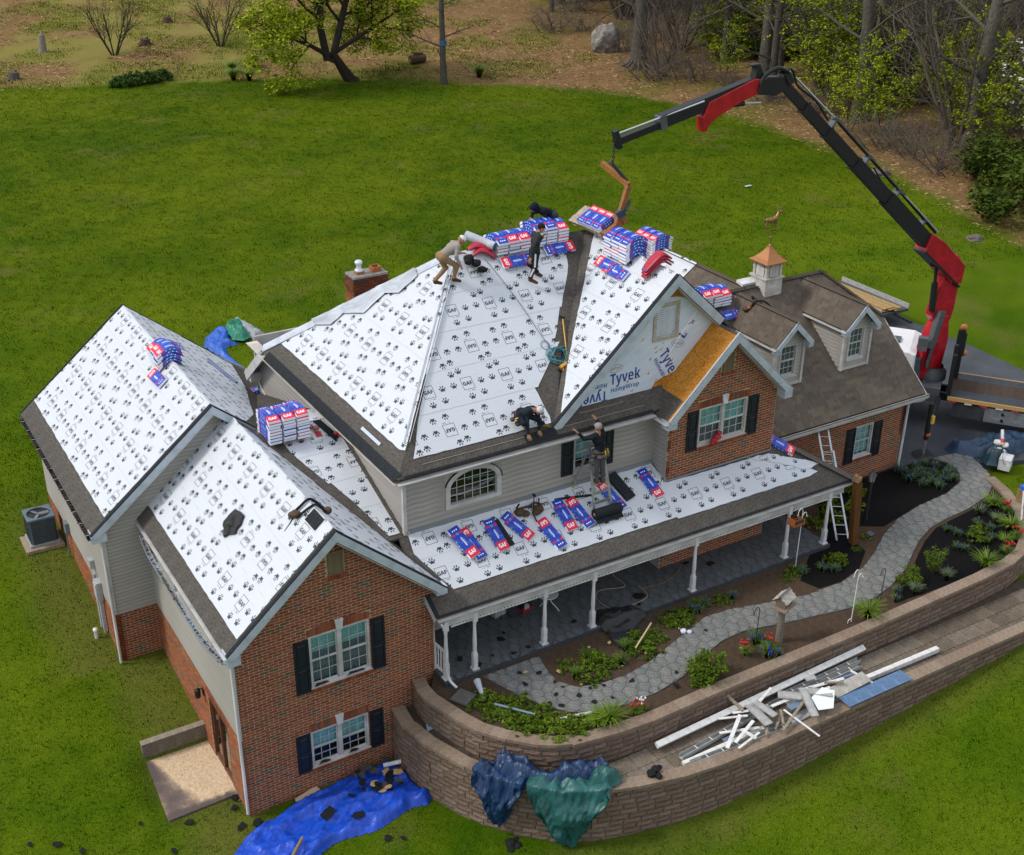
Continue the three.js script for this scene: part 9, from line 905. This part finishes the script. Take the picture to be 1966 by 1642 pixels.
for (const [x, z, y, w, l] of [[12.05, 0.1, 2.63, 0.3, 'black felt scrap on the porch left of the hose'], [15.0, -0.22, 2.63, 0.22, 'black felt scrap on the porch by the brick wall'], [12.35, 1.3, 2.5, 0.45, 'round black felt scrap in the bed beside the porch edge']]) single('felt_scrap', slab(jag([[0, 0], [w, 0.02], [w * 1.1, w * 0.6], [w * 0.4, w], [-0.05, w * 0.6]], x * 3, 0.03, 0.1), 0.012).rotateX(-PI / 2).translate(x, y, z), mt.black, l, 'felt scrap');
{ // AC unit and pipes
  const t = thing('air_conditioner', 'grey outdoor air conditioner on a pad beside the left wing', 'air conditioner', [-1.85, 1.58, -13.75]), c = mat([0.075, 0.10, 0.125], 0.5, { tex: 'soft', m: 0.5 }); mesh('pad', box(1.2, 0.12, 1.15, -0.05, 0.0, 0.05), mat([0.46, 0.38, 0.28], 0.9, { tex: 'grit', m: 0.5 }), t); mesh('base', box(0.95, 0.07, 0.9, 0, 0.1, 0), mat([0.30, 0.33, 0.36], 0.6), t); mesh('casing', slab([[-0.36, -0.42], [0.36, -0.42], [0.42, -0.36], [0.42, 0.36], [0.36, 0.42], [-0.36, 0.42], [-0.42, 0.36], [-0.42, -0.36]], 0.86).rotateX(-PI / 2).translate(0, 0.13, 0), c, t); for (let i = 0; i < 17; i++) { const p = -0.34 + i * 0.0425; mesh('fin', box(0.012, 0.8, 0.014, p, 0.56, 0.427), c, t); mesh('fin', box(0.014, 0.8, 0.012, -0.427, 0.56, p), c, t); } mesh('top_rim', slab([[-0.44, -0.44], [0.44, -0.44], [0.44, 0.44], [-0.44, 0.44]], 0.05, [[...Array(24)].map((_, i) => [0.36 * cos(i * 0.2618), 0.36 * sin(i * 0.2618)])], 0.015).rotateX(-PI / 2).translate(0, 0.99, 0), mat([0.09, 0.14, 0.18], 0.5), t); mesh('grille_well', rod([0, 1.0, 0], [0, 1.004, 0], 0.36, 0.36, 24), mt.black, t); for (let k = 0; k < 3; k++) mesh('fan_blade', box(0.30, 0.012, 0.12, 0.17 * cos(k * 2.09), 1.012, 0.17 * sin(k * 2.09), 0.25, -k * 2.09, 0), mat([0.25, 0.28, 0.30], 0.5), t); const gr = []; for (let q = 1; q < 7; q++) gr.push(new THREE.TorusGeometry(0.055 * q, 0.004, 4, 28).rotateX(PI / 2).translate(0, 1.05, 0)); mesh('grille', merge(gr), bkM, t); mesh('badge', box(0.1, 0.035, 0.01, 0.05, 0.9, 0.432), mat([0.2, 0.05, 0.03], 0.5), t);
  single('vent_pipe', merge([lathe([[0.06, 0], [0.06, 0.28], [0.075, 0.28], [0.075, 0.36], [0, 0.37]], 14, -1.59, groundY(-1.59, -8.38) - 0.03, -8.38)]), mt.white, 'short white plastic pipe cap in the grass beside the left wing', 'pipe');
}
{ // white cooler, sticks, stand at the right border
  const t = thing('cooler', 'white cooler box standing on the lawn beside the tarps', 'cooler', [28.42, 2.3, -0.3], 0.5); mesh('body', slab([[-0.26, -0.2], [0.26, -0.2], [0.26, 0.2], [-0.26, 0.2]], 0.34, [], 0.03).rotateX(-PI / 2).translate(0, 0.05, 0), mt.white, t); mesh('lid', slab([[-0.27, -0.21], [0.27, -0.21], [0.27, 0.21], [-0.27, 0.21]], 0.05, [], 0.02).rotateX(-PI / 2).translate(0, 0.42, 0), mt.white, t); mesh('handle', tube([[-0.3, 0.3, 0], [-0.3, 0.55, -0.1], [0.3, 0.55, -0.1], [0.3, 0.3, 0]], 0.015, 20, 6), gm2, t);
  single('white_wrapping', clump([[28.75, 2.95, -1.0, 0.16], [28.6, 2.8, -0.85, 0.14], [28.9, 2.9, -0.8, 0.13], [28.7, 2.72, -0.7, 0.12]], 9), mat([0.66, 0.64, 0.6], 0.6), 'white crumpled wrapping lying on the dark tarp by the cooler', 'wrapping'); single('paper_roll', rod([28.75, 2.95, -0.8], [29.0, 3.35, -1.1], 0.06, 0.06, 12), mt.white, 'white roll with a red band sticking out of the tarp', 'roll'); single('red_can', rod([28.78, 3.0, -0.83], [28.84, 3.1, -0.9], 0.072, 0.072, 12), mat([0.5, 0.02, 0.03], 0.4), 'red band round the white roll on the tarp', 'band');
  const s = thing('folding_stand', 'white folding stand with a blue top at the right border', 'stand'); mesh('leg', bar([25.56, 2.47, 2.7], [25.86, 3.45, 2.35], 0.05, 0.03), mt.white, s); mesh('leg', bar([26.05, 2.47, 2.5], [25.9, 3.45, 2.33], 0.05, 0.03), mt.white, s); mesh('blue_top', box(0.3, 0.12, 0.2, 25.98, 3.5, 2.3), mat([0.02, 0.12, 0.6], 0.5), s); mesh('board', box(0.02, 0.5, 0.3, 26.0, 3.1, 2.2, 0, 0.3), mt.wood, s);
}
{ // trailer with lumber behind the garage, its planks
  const t = thing('utility_trailer', 'low flat trailer carrying planks behind the garage', 'trailer', [34.95, 2.4, -14.0]); mesh('bed', box(1.7, 0.12, 4.2, 0, 0.6, 0), mat([0.05, 0.055, 0.06], 0.6), t); for (const s of [-1, 1]) { mesh('wheel', rod([s * 0.95 - 0.1, 0.3, 0], [s * 0.95 + 0.1, 0.3, 0], 0.3, 0.3, 18), mt.black, t); mesh('side_rail', box(0.05, 0.25, 4.2, s * 0.85, 0.75, 0), gm2, t); } mesh('drawbar', bar([0, 0.55, 2.1], [0, 0.5, 3.1], 0.1, 0.1), mt.black, t);
  for (let i = 0; i < 9; i++) { const x = 34.5 + (i % 3) * 0.3, y = 3.12 + Math.floor(i / 3) * 0.05; single('plank', box(0.27, 0.042, 3.9 - 0.2 * (i % 2), x, y, -14.0 + 0.1 * (i % 3), 0, 0.01 * (i - 4)), mat([0.52 - 0.03 * (i % 3), 0.33, 0.15], 0.75, { tex: 'grit', m: 0.5 }), `plank on the trailer behind the garage, ${['bottom', 'middle', 'top'][Math.floor(i / 3)]} layer, ${['left', 'centre', 'right'][i % 3]} one`, 'plank'); }
}
// ---- scraps on the lawn, path and porch
const ry = rng(808); function scrap(x, z, y, s, m, l, c, g, n) { const k = 5 + Math.floor(ry() * 3), p = []; for (let i = 0; i < k; i++) { const a = i / k * 6.283, q = s * (0.55 + 0.6 * ry()); p.push([cos(a) * q, sin(a) * q * 0.7]); } const o = single(n, slab(jag(p, Math.floor(x * 100 + z), s * 0.1, s * 0.4), 0.01).rotateX(-PI / 2 + (ry() - 0.5) * 0.3).rotateZ((ry() - 0.5) * 0.3), m, l, c, g); o.position.set(x, y + 0.015, z); o.rotation.y = ry() * 6; return o; }
const scr = mat([0.022, 0.024, 0.028], 0.85, { tex: 'grit', m: 0.3 }), tan = mat([0.45, 0.31, 0.16], 0.8);
for (const [x, z, s] of [[-4.45, -1.38, 0.16], [-5.07, -1.70, 0.1], [-3.99, -0.91, 0.14], [-1.41, -0.51, 0.14], [-2.52, -1.06, 0.1], [-2.03, 0.15, 0.13], [2.66, 2.57, 0.16], [3.0, 2.8, 0.1], [-0.3, 0.25, 0.15], [0.1, 0.3, 0.18], [-0.25, -0.45, 0.14], [-0.1, -0.75, 0.15]]) scrap(x, z, groundY(x, z) + 0.04, s, scr, 'torn black shingle scrap lying in the grass near the patio', 'shingle scrap', 'shingle scraps in the grass', 'shingle_scrap');
for (const [x, z] of [[7.34, 1.20], [7.82, 1.44], [8.02, 2.27], [7.72, 2.43], [8.21, 2.79], [7.38, 2.66], [9.00, 2.77], [7.24, 1.67], [8.91, 3.31], [9.74, 2.99], [7.96, 1.98], [10.65, 3.74], [11.0, 3.3], [8.61, 2.69], [7.6, 2.9], [8.4, 3.2], [12.9, 2.2]]) scrap(x, z, yG + 0.045, 0.06 + 0.09 * ry(), scr, 'small black shingle scrap lying on the stone path', 'shingle scrap', 'shingle scraps on the path', 'shingle_scrap');
for (const [x, z] of [[7.04, 0.29], [7.58, 0.49], [8.08, 0.46], [7.61, -0.23], [7.83, -0.43], [6.22, 0.0], [6.48, 0.47], [14.46, -0.73], [11.9, 0.35], [9.8, 0.1]]) scrap(x, z, 2.63, 0.07 + 0.08 * ry(), scr, 'black shingle scrap lying on the porch floor', 'shingle scrap', 'shingle scraps on the porch', 'shingle_scrap');
for (const [x, z] of [[7.5, 1.25], [8.7, 2.2], [9.1, 2.0], [8.3, 1.7], [9.6, 1.2], [10.2, 1.3], [11.2, 1.95], [9.9, 2.35], [8.5, 2.45], [12.3, 1.75], [5.7, 1.4], [6.2, 1.3], [13.2, 3.35], [13.45, 3.25], [10.8, 2.2]]) scrap(x, z, yG + 0.05, 0.04 + 0.06 * ry(), tan, 'small tan wood chip lying beside the path', 'wood chip', 'wood chips along the path', 'wood_chip');
for (let i = 0; i < 26; i++) { const x = 3.0 + 1.1 * ry() - 0.6 * ry(), z = 0.25 + 1.1 * ry(); scrap(x, z, groundY(x, z) + 0.30 + 0.12 * ry(), 0.1 + 0.12 * ry(), i % 5 === 4 ? tan : i % 2 ? scr : mat([0.07, 0.065, 0.06], 0.9), 'torn dark shingle lying on the blue tarp under the brick gable', 'shingle scrap', 'torn shingles on the blue tarp', 'shingle_scrap'); }
for (const [x, z, w, a] of [[2.25, 1.75, 0.25, 0.5], [1.6, 1.3, 0.3, 0.2]]) scrap(x, z, groundY(x, z) + 0.33, w, scr, z > 1.5 ? 'dark shingle scrap on the lower fold of the blue tarp' : 'dark shingle scrap on the middle of the blue tarp', 'shingle scrap', null, 'shingle_scrap');
single('wood_stick', rod([0.3, 0.42, 2.2], [0.75, 0.42, 1.75], 0.045, 0.04, 8), mt.wood, 'wooden stick on the lower left of the blue tarp', 'stick'); single('white_pipe', rod([3.55, 0.55, 0.55], [4.0, 0.6, 0.7], 0.06, 0.06, 12), mt.white, 'white pipe lying on the blue tarp by the wall', 'pipe'); single('cardboard', slab([[0, 0], [0.75, 0.2], [0.7, 0.38], [0.05, 0.22]], 0.02).rotateX(-PI / 2 + 0.1).translate(1.15, 0.12, 0.34), mat([0.55, 0.42, 0.28], 0.85), 'tan cardboard strip between the brick wall and the blue tarp', 'cardboard');
single('jacket', clump([[5.2, 0.22, 4.35, 0.15], [5.32, 0.2, 4.5, 0.12], [5.12, 0.18, 4.55, 0.11], [5.4, 0.17, 4.3, 0.1], [5.42, 0.15, 4.75, 0.09]], 5), mt.blackFab, 'black jacket lying on the lawn below the curved wall', 'jacket'); single('jacket', clump([[8.5, 1.93, 5.6, 0.12], [8.68, 1.92, 5.52, 0.12], [8.62, 1.9, 5.75, 0.09], [8.82, 1.9, 5.5, 0.08]], 7), mt.blackFab, 'black cloth lying on the lower wall cap right of the tarps', 'cloth');
single('white_scrap', slab([[0, 0], [0.5, 0.05], [0.5, 0.2], [0, 0.18]], 0.02).rotateX(-PI / 2).translate(44.3, groundY(44.4, -32.9) + 0.1, -32.9), mat([0.5, 0.55, 0.62], 0.5), 'pale strip lying far out on the back lawn', 'strip');
single('downspout_piece', rod([6.1, 2.7, 1.1], [5.95, 2.56, 1.75], 0.10, 0.03, 10), mat([0.42, 0.48, 0.53], 0.4), 'tapering grey metal piece in the bed by the porch steps', 'metal piece'); single('pipe_length', rod([6.05, 2.65, 2.1], [6.75, 2.62, 2.95], 0.035), mat([0.16, 0.22, 0.27], 0.5), 'slim blue grey pipe lying on the ground cover', 'pipe'); single('pipe_length', rod([7.25, 2.55, 3.36], [8.1, 2.55, 3.55], 0.045), mt.white, 'white pipe lying along the path edge by the daylilies', 'pipe'); single('splash_block', merge([box(0.5, 0.06, 0.5, 5.55, 2.55, 1.35, 0, 0.5)]), mat([0.16, 0.155, 0.15], 0.85, { tex: 'grit', m: 0.4 }), 'dark flat block under the porch downspout', 'splash block'); single('white_wrapper', clump([[12.3, 2.56, 1.95, 0.09], [12.42, 2.55, 2.05, 0.07]], 4), mat([0.55, 0.62, 0.72], 0.5), 'crumpled white and blue wrapper beside the path', 'wrapper'); single('blue_paper', slab([[0, 0], [0.3, 0.05], [0.35, 0.25], [0.12, 0.32]], 0.01).rotateX(-PI / 2).translate(4.55, 1.73, 1.2), mat([0.28, 0.42, 0.55], 0.6), 'pale blue paper on the walkway start by the brick gable', 'paper'); single('wood_lath', bar([10.55, 2.7, 2.05], [11.6, 2.72, 1.35], 0.04, 0.03), mat([0.5, 0.4, 0.27], 0.8), 'thin wooden lath lying in the bed before the porch', 'lath'); single('solar_lamp', box(0.24, 0.06, 0.2, 20.7, 2.55, 0.8, 0.2, 0.3), mat([0.03, 0.045, 0.06], 0.4), 'small dark plate in the mulch by the timber support', 'plate');
for (const [a0, a1, b] of [[2.0, 2.4, 3.43], [2.9, 3.4, 3.43], [1.95, 2.3, 0.91], [2.8, 3.1, 0.93]]) single('sill_debris', slab(jag([[a0, 0], [a1, 0.01], [a1 - 0.05, 0.07], [a0 + 0.1, 0.09]], a0 * 10, 0.02, 0.08), 0.015).rotateX(-PI / 2 + 0.1).translate(0, b, 0.06), mt.black, `black shingle bits on the ${b > 2 ? 'upper' : 'lower'} window sill of the brick gable, ${a0 < 2.5 ? 'left' : 'right'} side`, 'shingle scrap');

renderer.render(scene, camera);
